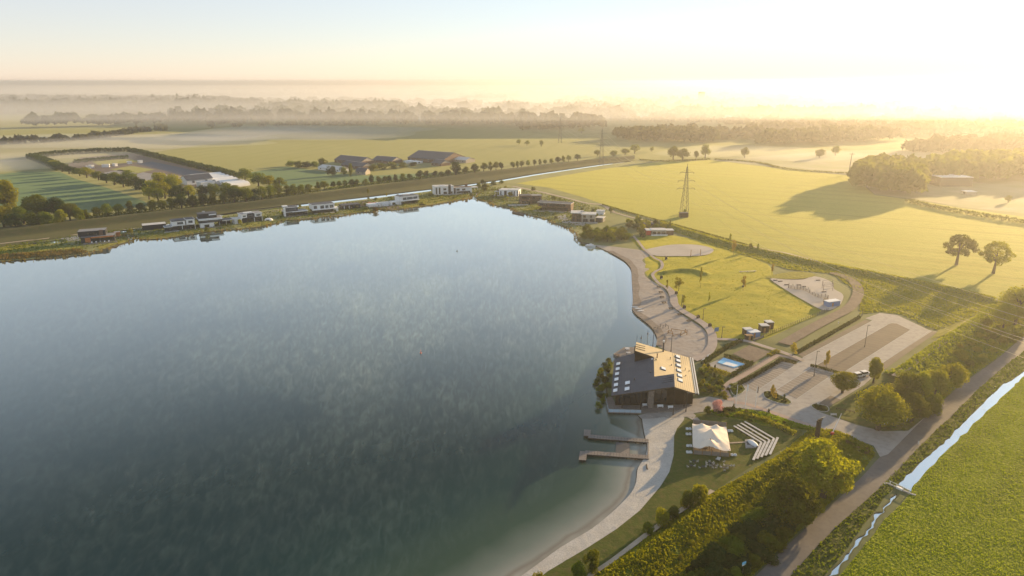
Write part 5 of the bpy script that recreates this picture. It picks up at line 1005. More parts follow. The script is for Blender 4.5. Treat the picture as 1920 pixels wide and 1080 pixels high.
house('villa', 'long white single storey villa with a folded roofline and dark tall windows', (927, 366), (972, 368), [
    V(.2, .62, 0, 10, 0, 5, wall='white', edge='white', cover='roofpale', wins=((.12, .22, .05, .85), (.5, .75, .05, .9, 1))), V(.62, 1, 0, 9, 0, 5.4, wall='white', edge='white', cover='roofpale', wins=((.25, .35, .05, .85), (.5, .6, .05, .85), (.85, .94, .05, .9))), V(0, .2, 1, 7, 0, 3, wall='white', edge='white', cover='greyroof', open_=True)],
    'villa', multi(boxpart('terrace', 0, 1, -4, -.02, .02, .3, 'stone'), boxpart('chimney', .1, .14, 3, 4, 3.4, 5.5, 'brick_brown')))
house('lake_house', 'brown brick two storey house with deep dark loggias', (976, 383), (1016, 382), [V(0, .5, 0, 9, 0, 7, wall='brick_brown', edge='brick_brown', cover='greyroof', wins=((.1, .9, .05, .4, 2), (.1, .9, .55, .92, 2))), V(.5, 1, 1.5, 9, 0, 6.6, wall='brick_brown', edge='roofgrey', cover='roofgrey', wins=((.1, .9, .05, .4, 3), (.1, .9, .55, .92, 3)))], extra=multi(boxpart('loggia_post', .47, .5, -.5, -.02, .02, 6.9, 'brick_brown'), boxpart('balcony', .5, 1, .2, 1.48, 3.2, 3.7, 'dark'), boxpart('terrace', -.6, .3, -7, -3, .02, .5, 'stone')))
house('lake_house', 'brown long house with pale flat roof edge and shaded ground floor', (1008, 393), (1070, 397), [V(0, 1, 0, 9, 2.9, 6, wall='brick_brown', edge='roofpale', cover='greyroof', over=.2, wins=((.05, .3, .2, .8, 3), (.35, .85, .2, .8, 5))), V(.1, .9, 2, 9, 0, 2.9, wall='black', edge=False, wins=((.1, .9, .1, .9, 6),)), V(.92, 1, .5, 8, 0, 2.9, wall='brick_brown', edge=False)], extra=multi(boxpart('terrace', 0, 1, -3, -.02, .02, .35, 'wood'), boxpart('garden_wall', -.05, .3, -8, -7.6, .02, .6, 'stone'), boxpart('garden_wall', .4, .85, -6, -5.6, .02, .6, 'stone')))
house('lake_house', 'beige stone house with overhanging white roofs and tall pillars, nearest the beach', (1072, 416), (1116, 417), [V(0, .42, 0, 9, 0, 6.6, wall='brick_brown', edge='white', cover='roofpale', over=.9, wins=((.1, .3, .05, .9), (.5, .9, .05, .9, 1))), V(.42, 1, -.6, 8, 0, 5.9, wall='beige', edge='white', cover='roofpale', over=.6, wins=((.1, .45, .05, .45, 2), (.55, .95, .05, .45, 2), (.12, .3, .58, .9, 1), (.62, .75, .6, .9)))], extra=multi(boxpart('pillar', .42, .46, -1.5, -1.1, .02, 5.85, 'beige'), boxpart('pillar', .74, .77, -1.3, -.9, .02, 5.85, 'beige'), boxpart('pillar', .97, 1, -1.3, -.9, .02, 5.85, 'beige'), boxpart('terrace', -.4, 1.1, -4.5, -1.6, .02, .4, 'stone'), boxpart('roof_light', .36, .52, 3, 5, 6.99, 7.4, 'glass')))
house('garage', 'small dark garage with sloping pale roof beside the beige stone house', (1117, 416), (1130, 417), [V(0, 1, 0, 7, 0, 3, wall='dark', edge='roofpale', cover='roofpale')], 'garage')
house('pavilion', 'low white and red pavilion with a flat roof and a front terrace', (1212, 441), (1263, 441), [V(0, .16, 0, 6, 0, 3.2, wall='red', edge='white', cover='roofpale'), V(.2, .72, 0, 6, 0, 3.4, wall='beige', edge='white', cover='roofpale', wins=((.05, .3, .05, .7, 1), (.38, .6, .05, .7, 1), (.68, .95, .05, .7, 1))), V(.74, 1, .5, 6, 0, 3, wall='brick_brown', edge='roofpale', cover='roofpale')], 'pavilion', multi(boxpart('terrace_wall', .15, .75, -2.6, -2.3, .02, 1, 'white'), boxpart('terrace', .15, .75, -2.3, -.02, .02, .3, 'stone')))
house('shed', 'low blue grey shed roof just behind the pavilion', (1208, 427), (1226, 427), [V(0, 1, 0, 5, 0, 2.4, wall='dark', edge='greyroof', cover='greyroof')], 'shed')
house('summer_house', 'white garden pavilion beside the access road above the beige house', (1118, 402), (1131, 403), [V(0, 1, 0, 5, 0, 2.8, wall='white', edge='white', cover='roofpale')], 'shed')
# white domed boat shed
def dome(name, label, uv, rx, ry, h, m, cat):
    g = at(*uv); vs = []; fs = []; n, k = 14, 5
    for j in range(k + 1):
        p = j / k * math.pi / 2
        for i in range(n):
            a = 2 * math.pi * i / n; vs.append((math.cos(a) * rx * math.cos(p), math.sin(a) * ry * math.cos(p), h * math.sin(p)))
    for j in range(k):
        for i in range(n): fs.append((j * n + i, j * n + (i + 1) % n, (j + 1) * n + (i + 1) % n, (j + 1) * n + i))
    t = thing(name, label, cat, g); mesh_obj('cover', vs, fs, M[m], t, True); MB().box(-rx * .3, rx * .3, -ry - .1, -ry * .6, .02, h * .5).build('opening', M['dark'], t)
dome('boat_tent', 'small white domed tent on the lawn right of the gabled house', (504, 413), 3.2, 2.6, 1.8, 'white', 'tent')
def lounge(label, p, rz, group, m='white', z=0.0):
    t = thing('sun_lounger', label, 'sun lounger', (p[0], p[1], z), group, rz)
    MB().box(-.35, .35, -.6, .6, .28, .36).build('seat', M[m], t); MB().add([(-.35, .6, .33), (.35, .6, .33), (.35, 1.1, .85), (-.35, 1.1, .85), (-.35, .66, .28), (.35, .66, .28), (.35, 1.16, .8), (-.35, 1.16, .8)], [(0, 1, 2, 3), (7, 6, 5, 4), (0, 4, 5, 1), (1, 5, 6, 2), (2, 6, 7, 3), (3, 7, 4, 0)]).build('backrest', M[m], t)
    for sx in (-.3, .3):
        for sy in (-.5, .5): MB().box(sx - .03, sx + .03, sy - .03, sy + .03, 0, .28).build('leg', M['steel'], t)
    return t
A1, B1 = at(153, 457), at(216, 452); e1 = (B1 - A1).normalized(); n1 = Vector((e1.y, -e1.x, 0))
lg = lounge('white sun lounger, one of five on the dark orange house terrace', A1 + e1 * 6 + n1 * 2.2, math.atan2(e1.y, e1.x) , 'loungers on the orange house terrace', z=.3)
for i in range(1, 5):
    p = A1 + e1 * (6 + 2.4 * i) + n1 * 2.2; copy_tree(lg, (p.x, p.y, .3), math.atan2(e1.y, e1.x))
# ------------------------------------------------------------------ nursery and farm
def gable(name, label, cat, px0, px1, wid, he, hr, wall='brick_brown', roof='greyroof', extra=None, ends='beige', group=None):
    """ridge runs from px0 to px1 (ground points under the ridge)"""
    A, B = at(*px0), at(*px1); d = B - A; L = d.length; t = thing(name, label, cat, A, group, math.atan2(d.y, d.x)); w2 = wid / 2
    MB().box(0, L, -w2, w2, 0, he).build('wall', M[wall], t)
    g = MB()
    for x in (0, L): g.add([(x, -w2, he + .002), (x, w2, he + .002), (x, 0, hr)], [(0, 1, 2)] if x else [(2, 1, 0)])
    g.build('gable_end', M[ends], t)
    for s in (-1, 1):
        MB().slab([(-.4, s * (w2 + .6), he - .15), (L + .4, s * (w2 + .6), he - .15), (L + .4, 0, hr + .12), (-.4, 0, hr + .12)][::s], .18).build('roof', M[roof], t)
    MB().box(0 + .5, L - .5, -.12, .12, hr + .1, hr + .25).build('ridge_cap', M['roofpale'], t)
    for i in range(max(2, int(L / 9))):
        x = (i + .5) * L / max(2, int(L / 9)); window(t, x - 1.2, x + 1.2, -w2 - .003, he * .35, he * .8, 'white', 1)
    if extra: extra(t, L)
    return t
gable('barn', 'long dark roofed barn left in the farmyard, behind the green roofs', 'barn', (640, 303), (690, 308), 22, 4, 8.5)
gable('barn', 'second dark barn just in front of the left long barn', 'barn', (650, 312), (690, 317), 16, 3.5, 7)
gable('barn', 'middle brown barn between the double barn and the largest one', 'barn', (708, 303), (745, 306), 20, 3.5, 7.5)
gable('barn', 'largest grey roofed barn with a bright sunlit roof edge', 'barn', (786, 299), (852, 304), 46, 5, 12, ends='brick_brown')
gable('barn', 'small gabled barn in front of the largest barn', 'barn', (818, 309), (836, 311), 16, 3.5, 7)
gable('farm_shed', 'pale blue roofed shed at the right end of the farm', 'shed', (860, 303), (882, 305), 18, 4, 6.5, 'beige', 'roofpale')
gable('greenhouse', 'long greenhouse with pale green roof in front of the farm', 'greenhouse', (606, 317), (648, 322), 15, 3, 5.5, 'white', 'glass_green' if 'glass_green' in M else 'roofpale')
gable('farm_house', 'farm house with light hipped front half hidden by trees', 'house', (672, 326), (690, 327), 10, 3.5, 7, 'beige', 'greyroof')
house('silo_tanks', 'white slurry tanks in the middle of the farmyard', (757, 306), (780, 308), [V(0, .3, 0, 12, 0, 3, wall='white', edge=False), V(.35, .95, 2, 14, 0, 2.6, wall='white', edge=False)], 'tank')
gable('barn', 'grey roofed nursery barn with bright white front', 'barn', (345, 346), (393, 341), 16, 5, 9, 'white', 'greyroof', ends='white')
house('packing_shed', 'white low packing shed facing the canal below the nursery barn', (378, 352), (404, 349), [V(0, 1, 0, 10, 0, 4.5, wall='white', edge='white', cover='roofpale')], 'shed')
def tunnel(label, px0, px1, wid, h):
    A, B = at(*px0), at(*px1); d = B - A; L = d.length; t = thing('plastic_tunnel', label, 'tunnel', A, 'white plastic tunnels of the nursery', math.atan2(d.y, d.x)); vs = []; fs = []; n = 7
    for x in (0, L):
        for i in range(n + 1):
            a = math.pi * i / n; vs.append((x, math.cos(a) * wid / 2, math.sin(a) * h))
    for i in range(n): fs.append((i + 1, i, n + 1 + i, n + 2 + i))
    mesh_obj('cover', vs, fs, M['white'], t, True); mesh_obj('end_panel', vs, [tuple(range(n + 1)), tuple(range(2 * n + 1, n, -1))], M['roofpale'], t)
T0 = [((358, 334), (414, 329)), ((364, 337), (420, 331.5)), ((372, 339.5), (428, 334)), ((392, 341), (436, 336.5)), ((402, 343.5), (444, 339)), ((410, 346), (452, 341.5)), ((418, 348.5), (458, 344)), ((428, 351), (464, 346.5))]
for i, (a, b) in enumerate(T0): tunnel(f'white plastic growing tunnel, {ORD[i]} of eight counted from the back of the nursery', a, b, 11, 4)
for i, (u, v, w_) in enumerate([(162, 317, 9), (172, 315, 5), (191, 314, 14), (216, 312, 5), (240, 308, 8), (262, 306, 6)]):
    house('nursery_shed', f'small white nursery shed, {ORD[i]} of six from the left among the beds', (u, v), (u + w_, v - .5), [V(0, 1, 0, 6, 0, 3, wall='white', edge='white', cover='roofpale')], 'shed')
# hazy buildings to the right
house('greenhouse', 'flat bright roofed greenhouse half hidden in the haze by the right wood', (1762, 350), (1822, 350), [V(0, 1, 0, 26, 0, 9, wall='dark', edge='white', cover='white')], 'greenhouse')
house('farm_shed', 'tiny bright roof in the hazy fields right of the greenhouse', (1812, 366), (1830, 366), [V(0, 1, 0, 8, 0, 3, wall='beige', edge='white', cover='white')], 'shed')
rb = random.Random(5)
for i in range(42):
    v = rb.uniform(196, 226); u = rb.uniform(985, 1700) if v > 215 else rb.uniform(960, 1900); g = at(u, v); wd = rb.uniform(14, 34)
    t = thing('town_house', 'pale roofed house in the hazy town beyond the fields', 'house', g, 'far houses in the haze', rb.uniform(0, 3)); w2 = wd / 2
    if i == 0:
        MB().box(-w2, w2, -5, 5, 0, 6).build('wall', M['white'], t); MB().slab([(-w2, -6, 5.8), (w2, -6, 5.8), (w2, 0, 10), (-w2, 0, 10)], .3).build('roof', M['roofpale'], t); MB().slab([(-w2, 0, 10), (w2, 0, 10), (w2, 6, 5.8), (-w2, 6, 5.8)], .3).build('roof', M['roofpale'], t); th0 = t
    else:
        bpy.data.objects.remove(t); copy_tree(th0, g, rb.uniform(0, 3), (rb.uniform(.7, 1.4),) * 3)
house('tower_block', 'square pale tower far away on the hazy horizon', (1312, 197), (1320, 197), [V(0, 1, 0, 40, 0, 55, wall='beige', edge=False)], 'tower')
# ------------------------------------------------------------------ pylons and cables
def pylon(label, x, y, h, rz):
    t = thing('pylon', label, 'pylon', (x, y, 0), 'lattice pylons of the power line', rz); b = 2.7; r = .12
    def w_(z): return b * (1 - z / h) + .35
    leg = []
    for sx in (-1, 1):
        for sy in (-1, 1):
            MB().tube((sx * b, sy * b, 0), (sx * .35, sy * .35, h * .97), r * 1.2, r * .8, 5).build('leg', M['pylon'], t)
    mb = MB(); z = 0; k = 0
    while z < h * .92:
        z2 = min(z + max(2.2, w_(z) * 1.7), h * .96); a, c = w_(z), w_(z2)
        for s in (-1, 1):
            mb.tube((-a, s * a, z), (c, s * c, z2), r * .6, None, 4, False); mb.tube((a, s * a, z), (-c, s * c, z2), r * .6, None, 4, False)
            mb.tube((s * a, -a, z), (s * c, c, z2), r * .6, None, 4, False); mb.tube((s * a, a, z), (s * c, -c, z2), r * .6, None, 4, False)
        z = z2
    o = mb.build('bracing', M['pylon'], t); o['kind'] = 'stuff'
    for zz, L in ((h * .86, 5.4), (h * .70, 6.4), (h * .55, 6.8)):
        m2 = MB(); c = w_(zz)
        for s in (-1, 1):
            m2.tube((s * c, -c, zz), (s * L, 0, zz), r * .8, r * .6, 4); m2.tube((s * c, c, zz), (s * L, 0, zz), r * .8, r * .6, 4); m2.tube((s * c * .8, 0, zz + 2), (s * L, 0, zz), r * .6, None, 4); m2.tube((s * L, 0, zz), (s * L, 0, zz - 1.3), .12, None, 4)
        m2.build('cross_arm', M['pylon'], t)
    MB().tube((0, 0, h * .95), (0, 0, h + 1.2), .15, None, 4).build('tip', M['pylon'], t)
    return t
PY = [(81, 1174.5, 41, 'farthest hazy lattice pylon in the green field'), (110.4, 854, 45, 'middle lattice pylon standing beside the canal'), (133, 522, 39, 'nearest lattice pylon standing in the crop field'), (172, 164, 39, 'lattice pylon beyond the road past the frame edge')]
for i, (x, y, h, lb) in enumerate(PY):
    a, b = PY[max(0, i - 1)], PY[min(3, i + 1)]; pylon(lb, x, y, h, math.atan2(b[1] - a[1], b[0] - a[0]) + math.pi / 2)
lv = ['top', 'middle', 'bottom']
for i in range(3):
    A, B = PY[i], PY[i + 1]
    for k, (fz, L) in enumerate(((.86, 5.4), (.70, 6.4), (.55, 6.8))):
        for s in (-1, 1):
            pa = []
            for (x, y, h, _), j in ((A, i), (B, i + 1)):
                a, b = PY[max(0, j - 1)], PY[min(3, j + 1)]; d = Vector((b[0] - a[0], b[1] - a[1], 0)).normalized(); n = Vector((d.y, -d.x, 0)); p = Vector((x, y, h * fz - 1.3)) + n * L * s; pa.append(p)
            mb = MB(); pts = []; S = 10
            for q in range(25):
                t_ = q / 24; p = pa[0].lerp(pa[1], t_); p.z -= 4 * S * t_ * (1 - t_); pts.append(p)
            mb.path(pts, .05 if i < 2 else .042, 4)
            tag(mb.build('power_cable', M['cable']), f"{lv[k]} {'right' if s > 0 else 'left'} power cable between the {['farthest and middle', 'middle and nearest', 'nearest and roadside'][i]} pylons", 'cable', 'cables of the power line')
g = at(1591, 327); t = thing('wooden_pylon', 'leaning dark pole of a second power line left of the hazy wood', 'utility pole', g); MB().tube((0, 0, 0), (.8, 0, 24), .55, .35, 6).build('pole', M['pylon'], t); MB().tube((-2.2, 0, 22.5), (3.6, 0, 22.5), .3, None, 5).build('cross_arm', M['pylon'], t)
g = at(1282, 407); house('transformer_cabin', 'dark green cabin at the foot of the nearest pylon', (1275, 408), (1290, 408), [V(0, 1, 0, 4, 0, 3.2, wall='wood_dark', edge='wood_dark', cover='dark')], 'cabin')
# ------------------------------------------------------------------ restaurant
def restaurant():
    t = wthing('restaurant', 'lakeside restaurant with two interlocking sloping roofs, one grey and one sand coloured', 'restaurant', (48, 212, 0))
    LB = Vector((36.7, 227.2, 4.5)); LF = Vector((31.5, 197.4, 4.5)); RB = Vector((64.8, 227.5, 4.5)); RF = Vector((59.3, 198.4, 4.5))
    GR = Vector((49.7, 190.9, 10.7)); GB = Vector((51.6, 200.2, 10.75)); XF = Vector((45.8, 202.0, 9.0)); XB = Vector((48.9, 218.4, 9.0)); PF = Vector((42.5, 219.2, 11.0)); PB = Vector((44.3, 227.3, 11.0))
    TF = Vector((51.6, 198.1, 7.15)); TU = Vector((47.6, 201.9, 8.6))
    BU = Vector((50.4, 227.3, 8.95))
    def roof(name, tris, m, th=.45):
        V_ = []; F = []
        for a, b, c in tris:
            if (b - a).cross(c - a).z < 0: b, c = c, b
            k = len(V_); V_ += [a, b, c, a - Vector((0, 0, th)), b - Vector((0, 0, th)), c - Vector((0, 0, th))]
            F += [(k, k + 1, k + 2), (k + 5, k + 4, k + 3), (k, k + 3, k + 4, k + 1), (k + 1, k + 4, k + 5, k + 2), (k + 2, k + 5, k + 3, k)]
        o = MB().add(V_, F).build(name, M[m], t); o['_w'] = 1; return o
    grey = roof('grey_roof', [(LB, LF, XB), (LF, GR, XF), (LF, XF, XB), (GR, GB, XF), (LB, XB, XB + (LB - LF).normalized() * 8.5 - Vector((.3, 0, 0)))], 'greyroof')
    tan = roof('sand_roof', [(RF, RB, TF), (TF, RB, XB), (TF, XB, XF), (RB, PB, XB), (PB, PF, XB)], 'tanroof')
    MB().tube(LF - Vector((0, 0, .2)), GR - Vector((0, 0, .2)), .22, None, 4).build('fascia', M['wood_dark'], t)
    MB().tube(GR - Vector((0, 0, .2)), GB - Vector((0, 0, .2)), .2, None, 4).build('fascia', M['beige'], t)
    MB().tube(PB - Vector((0, 0, .2)), RB - Vector((0, 0, .2)), .22, None, 4).build('fascia', M['wood_dark'], t)
    MB().tube(PF - Vector((0, 0, .2)), XB - Vector((0, 0, .2)), .2, None, 4).build('fascia', M['wood_dark'], t)
    MB().tube(TF - Vector((0, 0, .2)), RF - Vector((0, 0, .2)), .2, None, 4).build('fascia', M['wood_dark'], t)
    g1 = MB().tube(RF + Vector((-.7, -.1, .35)), RB + Vector((-.7, .1, .35)), .16, None, 6).build('gutter', M['white_metal'], t)
    MB().tube(RF + Vector((.1, -.1, .1)), RB + Vector((.1, .1, .1)), .22, None, 6).build('gutter', M['white_metal'], t)
    MB().tube(RF + Vector((-.3, 0, .16)), RB + Vector((-.3, 0, .16)), .2, None, 6).build('gutter_channel', M['dark'], t)
    sm_ = MB(); sg_ = MB()
    for k in range(1, 11):
        t_ = k / 11; pf = RF.lerp(TF, t_); pb = RB.lerp(PB, t_ * .39)
        sm_.tube(pf + Vector((0, .1, .0)), pb + Vector((0, -.1, .0)), .05, None, 4)
    for k in range(1, 12):
        t_ = k / 12; pf = LF.lerp(GR, t_ * .62); pb = LB.lerp(BU, t_ * .8)
        sg_.tube(pf, pf.lerp(pb, .99 if t_ < .5 else .62), .05, None, 4)
    sm_.build('roof_seam', M['wood'], tan); sg_.build('roof_seam', M['black'], grey)
    # walls below the roofs
    W = MB()
    a, b, c, d = Vector((33.2, 199.2, 0)), Vector((58.2, 199.9, 0)), Vector((63.2, 226.2, 0)), Vector((38.0, 226.0, 0))
    W.box(0, 0, 0, 0, 0, 0)
    W.v.clear(); W.f.clear()
    def wallq(p, q, zp, zq): W.add([(p.x, p.y, .3), (q.x, q.y, .3), (q.x, q.y, zq), (p.x, p.y, zp)], [(0, 1, 2, 3), (3, 2, 1, 0)])
    m1 = a.lerp(b, .685); m2 = d.lerp(c, .22)
    wallq(a, m1, 4.45, 9.7); wallq(m1, b, 6.7, 4.4); wallq(b, c, 4.3, 4.3); wallq(c, m2, 4.3, 10.1); wallq(m2, d, 6.1, 4.4); wallq(d, a, 4.3, 4.3)
    W.add([tuple(PF - Vector((0, 0, .4))), tuple(XB - Vector((0, 0, .4))), (XB.x, XB.y, 7.8), (PF.x, PF.y, 6.0)], [(0, 1, 2, 3), (3, 2, 1, 0)])
    W.add([tuple(GB - Vector((0, 0, .4))), tuple(XF - Vector((0, 0, .4))), (XF.x, XF.y, 8.0), (GB.x, GB.y, 6.8)], [(0, 1, 2, 3), (3, 2, 1, 0)])
    W.add([tuple(GR + Vector((.6, 6.6, -.5))), tuple(GB - Vector((0, 0, .5))), (GB.x, GB.y, 6.6), (TF.x, TF.y, 6.6)], [(0, 1, 2, 3), (3, 2, 1, 0)])
    W.build('wall', M['wood_dark'], t)
    # front glazing between dark mullions
    u = (b - a).normalized(); n = Vector((u.y, -u.x, 0))
    for k in range(8):
        p = a + u * (1.0 + k * 1.95); q = p + u * 1.8; top = min(4.3 + (1 + k * 1.95) * .2, 8)
        pv_ = [(p + n * .06), (q + n * .06)]
        w_ = MB().bar(p + n * .08, q + n * .08, .08, .1, top).build('window', M['dark'], t); w_['_w'] = 1
        MB().add([(pv_[0].x, pv_[0].y, .7), (pv_[1].x, pv_[1].y, .7), (pv_[1].x, pv_[1].y, top), (pv_[0].x, pv_[0].y, top)], [(0, 1, 2, 3)]).build('pane', M['glass'], w_)
    MB().box(43.2, 45.0, 197.0, 198.4, .3, 8.2).build('pillar', M['wood'], t)
    for px, py, h in ((50.2, 192.2, 9.9), (40.5, 194.8, 6.8), (54.9, 197.6, 5.2), (35.0, 196.8, 4.9)):
        MB().tube((px, py, .3), (px, py, h), .14, None, 6).build('post', M['wood_dark'], t)
    # skylights, vents and flue
    def on_plane(u_, v_, A, B, C):
        n_ = (B - A).cross(C - A).normalized(); r_ = ray(u_, v_); o = Vector((0, 0, CAM_H)); s = (A - o).dot(n_) / r_.dot(n_); return o + r_ * s, (n_ if n_.z > 0 else -n_)
    def skylight(par, u_, v_, A, B, C, along, sx, sy):
        p, n_ = on_plane(u_, v_, A, B, C); x = (along - n_ * along.dot(n_)).normalized(); y = n_.cross(x)
        def q(dx, dy, dz): return p + x * dx + y * dy + n_ * dz
        vs = [q(-sx, -sy, .0), q(sx, -sy, .0), q(sx, sy, .0), q(-sx, sy, .0), q(-sx, -sy, .3), q(sx, -sy, .3), q(sx, sy, .3), q(-sx, sy, .3)]
        fr = MB().add(vs, [(3, 2, 1, 0), (0, 1, 5, 4), (1, 2, 6, 5), (2, 3, 7, 6), (3, 0, 4, 7), (4, 5, 6, 7)]).build('skylight', M['dark'], t); fr['_w'] = 1
        s2 = .93; MB().add([q(-sx * s2, -sy * s2, .31), q(sx * s2, -sy * s2, .31), q(sx * s2, sy * s2, .31), q(-sx * s2, sy * s2, .31), q(-sx * .8, -sy * .8, .45), q(sx * .8, -sy * .8, .45), q(sx * .8, sy * .8, .45), q(-sx * .8, sy * .8, .45)], [(4, 5, 6, 7), (0, 1, 5, 4), (1, 2, 6, 5), (2, 3, 7, 6), (3, 0, 4, 7)]).build('dome', M['skylight'], fr)
    dep = (LB - LF)
    Z = lambda x, y: (1080 + x / 6, 600 + y / 6)
    gA = (LF, GR, LB); tA = (RF, RB, PB)
    for x, y in ((478, 500), (471, 557), (465, 613), (458, 675), (452, 737), (445, 800), (582, 715), (577, 782)): skylight(grey, *Z(x, y), *gA, dep, 1.15 if x < 500 else 1.2, .75 if x < 500 else .85)
    for x, y in ((1143, 420), (1148, 465), (1151, 517), (1157, 575), (1165, 632), (1170, 685)): skylight(tan, *Z(x, y), *tA, dep, 1.1, .85)
    skylight(tan, *Z(980, 553), *tA, dep, 1.0, .85)
    def pipe(x, y, A, h, r, m='dark', name='vent_pipe'):
        p, n_ = on_plane(*Z(x, y), *A); MB().tube(p - Vector((0, 0, .2)), p + Vector((0, 0, h)), r, None, 8).build(name, M[m], t)
        MB().tube(p + Vector((0, 0, h)), p + Vector((0, 0, h + .15)), r * 1.5, None, 8).build('vent_cap', M[m], t)
    for x, y, h, r, m in ((655, 680, .7, .16, 'dark'), (835, 595, .4, .2, 'dark'), (1060, 445, .8, .1, 'dark'), (1073, 515, .4, .12, 'wood'), (1228, 570, .8, .1, 'dark'), (1272, 583, .5, .1, 'dark'), (1235, 635, .4, .12, 'wood'), (912, 425, 1.4, .18, 'brick_brown')): pipe(x, y, gA if (x < 880 and x != 912) else tA, h, r, m)
    p, _ = on_plane(*Z(980, 355), *tA); f_ = MB().tube(p - Vector((0, 0, .3)), p + Vector((0, 0, 3.6)), .28, None, 10).build('flue', M['dark'], t); f_['_w'] = 1
    MB().tube(p + Vector((0, 0, 3.6)), p + Vector((0, 0, 4.3)), .34, None, 10).build('flue_cap', M['white_metal'], f_)
    for x, y, m in ((857, 447, 'white'), (900, 450, 'tanroof')):
        p, _ = on_plane(*Z(x, y), *(gA if x < 880 else tA)); MB().box(p.x - .25, p.x + .25, p.y - .2, p.y + .2, p.z - .1, p.z + .4).build('roof_unit', M[m], t)
    # louvre slots in the two raised corners
    for (x0, y0, x1, y1), A in (((675, 275, 778, 300), tA), ((675, 298, 778, 322), tA), ((675, 320, 778, 346), tA), ((968, 665, 1104, 640), gA), ((968, 688, 1104, 662), gA), ((968, 712, 1104, 685), gA)):
        p, _ = on_plane(*Z(x0, y0), *A); q, _ = on_plane(*Z(x1, y1), *A); up_ = Vector((0, 0, .05)); MB().tube(p + up_, q + up_, .1, None, 4).build('louvre', M['black'], t)
    # deck, railing, piles
    dk_ = MB().prism([Vector((30.2, 194.2, 0)), Vector((40.6, 193.6, 0)), Vector((51.6, 195.0, 0)), Vector((58, 199.4, 0)), Vector((33.4, 199.0, 0)), Vector((33.0, 205, 0)), Vector((31.0, 205, 0))], .05, .35).build('deck', M['wood'], t)
    for k in range(7):
        p = Vector((30.4, 194.4, 0)).lerp(Vector((40.4, 193.8, 0)), k / 6); MB().tube((p.x, p.y, -1.4), (p.x, p.y, .05), .14, None, 6).build('pile', M['wood_dark'], t)
    rail = [Vector((30.6, 204.8, 0)), Vector((30.4, 194.3, 0)), Vector((40.6, 193.7, 0))]
    for a_, b_ in zip(rail[:-1], rail[1:]):
        k = int((b_ - a_).length / 1.7)
        for i in range(k):
            p, q = a_.lerp(b_, i / k), a_.lerp(b_, (i + .94) / k); g_ = MB().bar(p, q, .04, .95, .36).build('railing_panel', M['railglass'], t)
            MB().box(p.x - .04, p.x + .04, p.y - .04, p.y + .04, .35, 1.4).build('railing_post', M['steel'], t)
    return t
restaurant()
def white_bench(uv, label):
    p = at(*uv, .35); t = thing('bench', label, 'bench', p, 'white benches on the restaurant deck', .03)
    MB().box(-.95, .95, -.3, .3, .38, .5).build('seat', M['white'], t); MB().box(-.95, .95, .22, .34, .5, .9).build('backrest', M['white'], t)
    for s in (-.8, .8): MB().box(s - .06, s + .06, -.25, .25, 0, .38).build('leg', M['white'], t)
white_bench((1210, 762), 'white bench on the deck nearest the glass railing'); white_bench((1238, 764), 'white bench on the deck in the middle of three'); white_bench((1258, 766), 'white bench on the deck at the right end of three')
# terrace furniture behind the restaurant
t = wthing('lake_terrace', 'wooden terrace with planters at the back corner of the restaurant', 'terrace', at(1178, 662)); MB().prism(P((1160, 672), (1150, 665), (1170, 652), (1192, 652), (1196, 670), (1180, 676)), -.3, .3).build('deck', M['wood'], t)
for px in ((1153, 665), (1170, 653), (1190, 653)):
    p = at(*px); MB().tube((p.x, p.y, -1.4), (p.x, p.y, -.3), .12, None, 6).build('pile', M['wood_dark'], t)
def table_set(uv, label, m='white', z=.3):
    p = at(*uv, z); t = thing('terrace_table', label, 'table', p, 'tables on the lake terrace'); MB().box(-.8, .8, -.45, .45, .68, .76).build('tabletop', M[m], t)
    for sx in (-.65, .65): MB().box(sx - .05, sx + .05, -.35, .35, 0, .68).build('leg', M['dark'], t)
    for sy in (-.85, .85): MB().box(-.75, .75, sy - .15, sy + .15, .4, .46).build('seat_board', M[m], t)
table_set((1176, 656), 'pale table at the back edge of the lake terrace', 'white'); table_set((1178, 664), 'pale table at the front of the lake terrace', 'roofpale'); table_set((1157, 668), 'reddish table on the lower left of the lake terrace', 'brick_brown')
# ------------------------------------------------------------------ jetties
def jetty(label, a, b, head, z=.35):
    A, B = at(*a), at(*b); t = wthing('jetty', label, 'jetty', A); wd = 2.0
    d = (B - A).normalized(); n = Vector((-d.y, d.x, 0)); L = (B - A).length; k = int(L / .85)
    for i in range(k):
        p = A + d * (L * i / k + .03); q = A + d * (L * (i + 1) / k - .03); dz = rt.uniform(0, .015); MB().bar(p, q, wd, .12, z - .12 + dz).build('plank', M['wood'], t)
    for s in (-.8, .8): MB().bar(A + n * s, B + n * s, .2, .3, z - .44).build('beam', M['wood_dark'], t)
    hA, hB = at(*head[0]), at(*head[1]); hd = (hB - hA).normalized(); hL = (hB - hA).length; kk = max(2, int(hL / .85))
    for i in range(kk):
        p = hA + hd * (hL * i / kk + .03); q = hA + hd * (hL * (i + 1) / kk - .03); MB().bar(p, q, wd, .12, z - .12 + rt.uniform(0, .015)).build('plank', M['wood'], t)
    MB().bar(hA, hB, wd - .3, .3, z - .44).build('beam', M['wood_dark'], t)
    for i in range(8):
        for s in (-.85, .85):
            p = A.lerp(B, i / 7.6) + n * s; MB().tube((p.x, p.y, -1.5), (p.x, p.y, z - .12), .13, None, 6).build('pile', M['wood_dark'], t)
    for p in (hA, hB): MB().tube((p.x, p.y, -1.5), (p.x, p.y, z - .12), .13, None, 6).build('pile', M['wood_dark'], t)
jetty('upper wooden jetty with its head bent away from the camera', (1103, 819.5), (1216, 828.5), ((1100.5, 819), (1101.5, 807.5)))
jetty('lower wooden jetty with its head bent towards the camera', (1097, 850), (1216, 859), ((1094, 848), (1092, 864.5)))
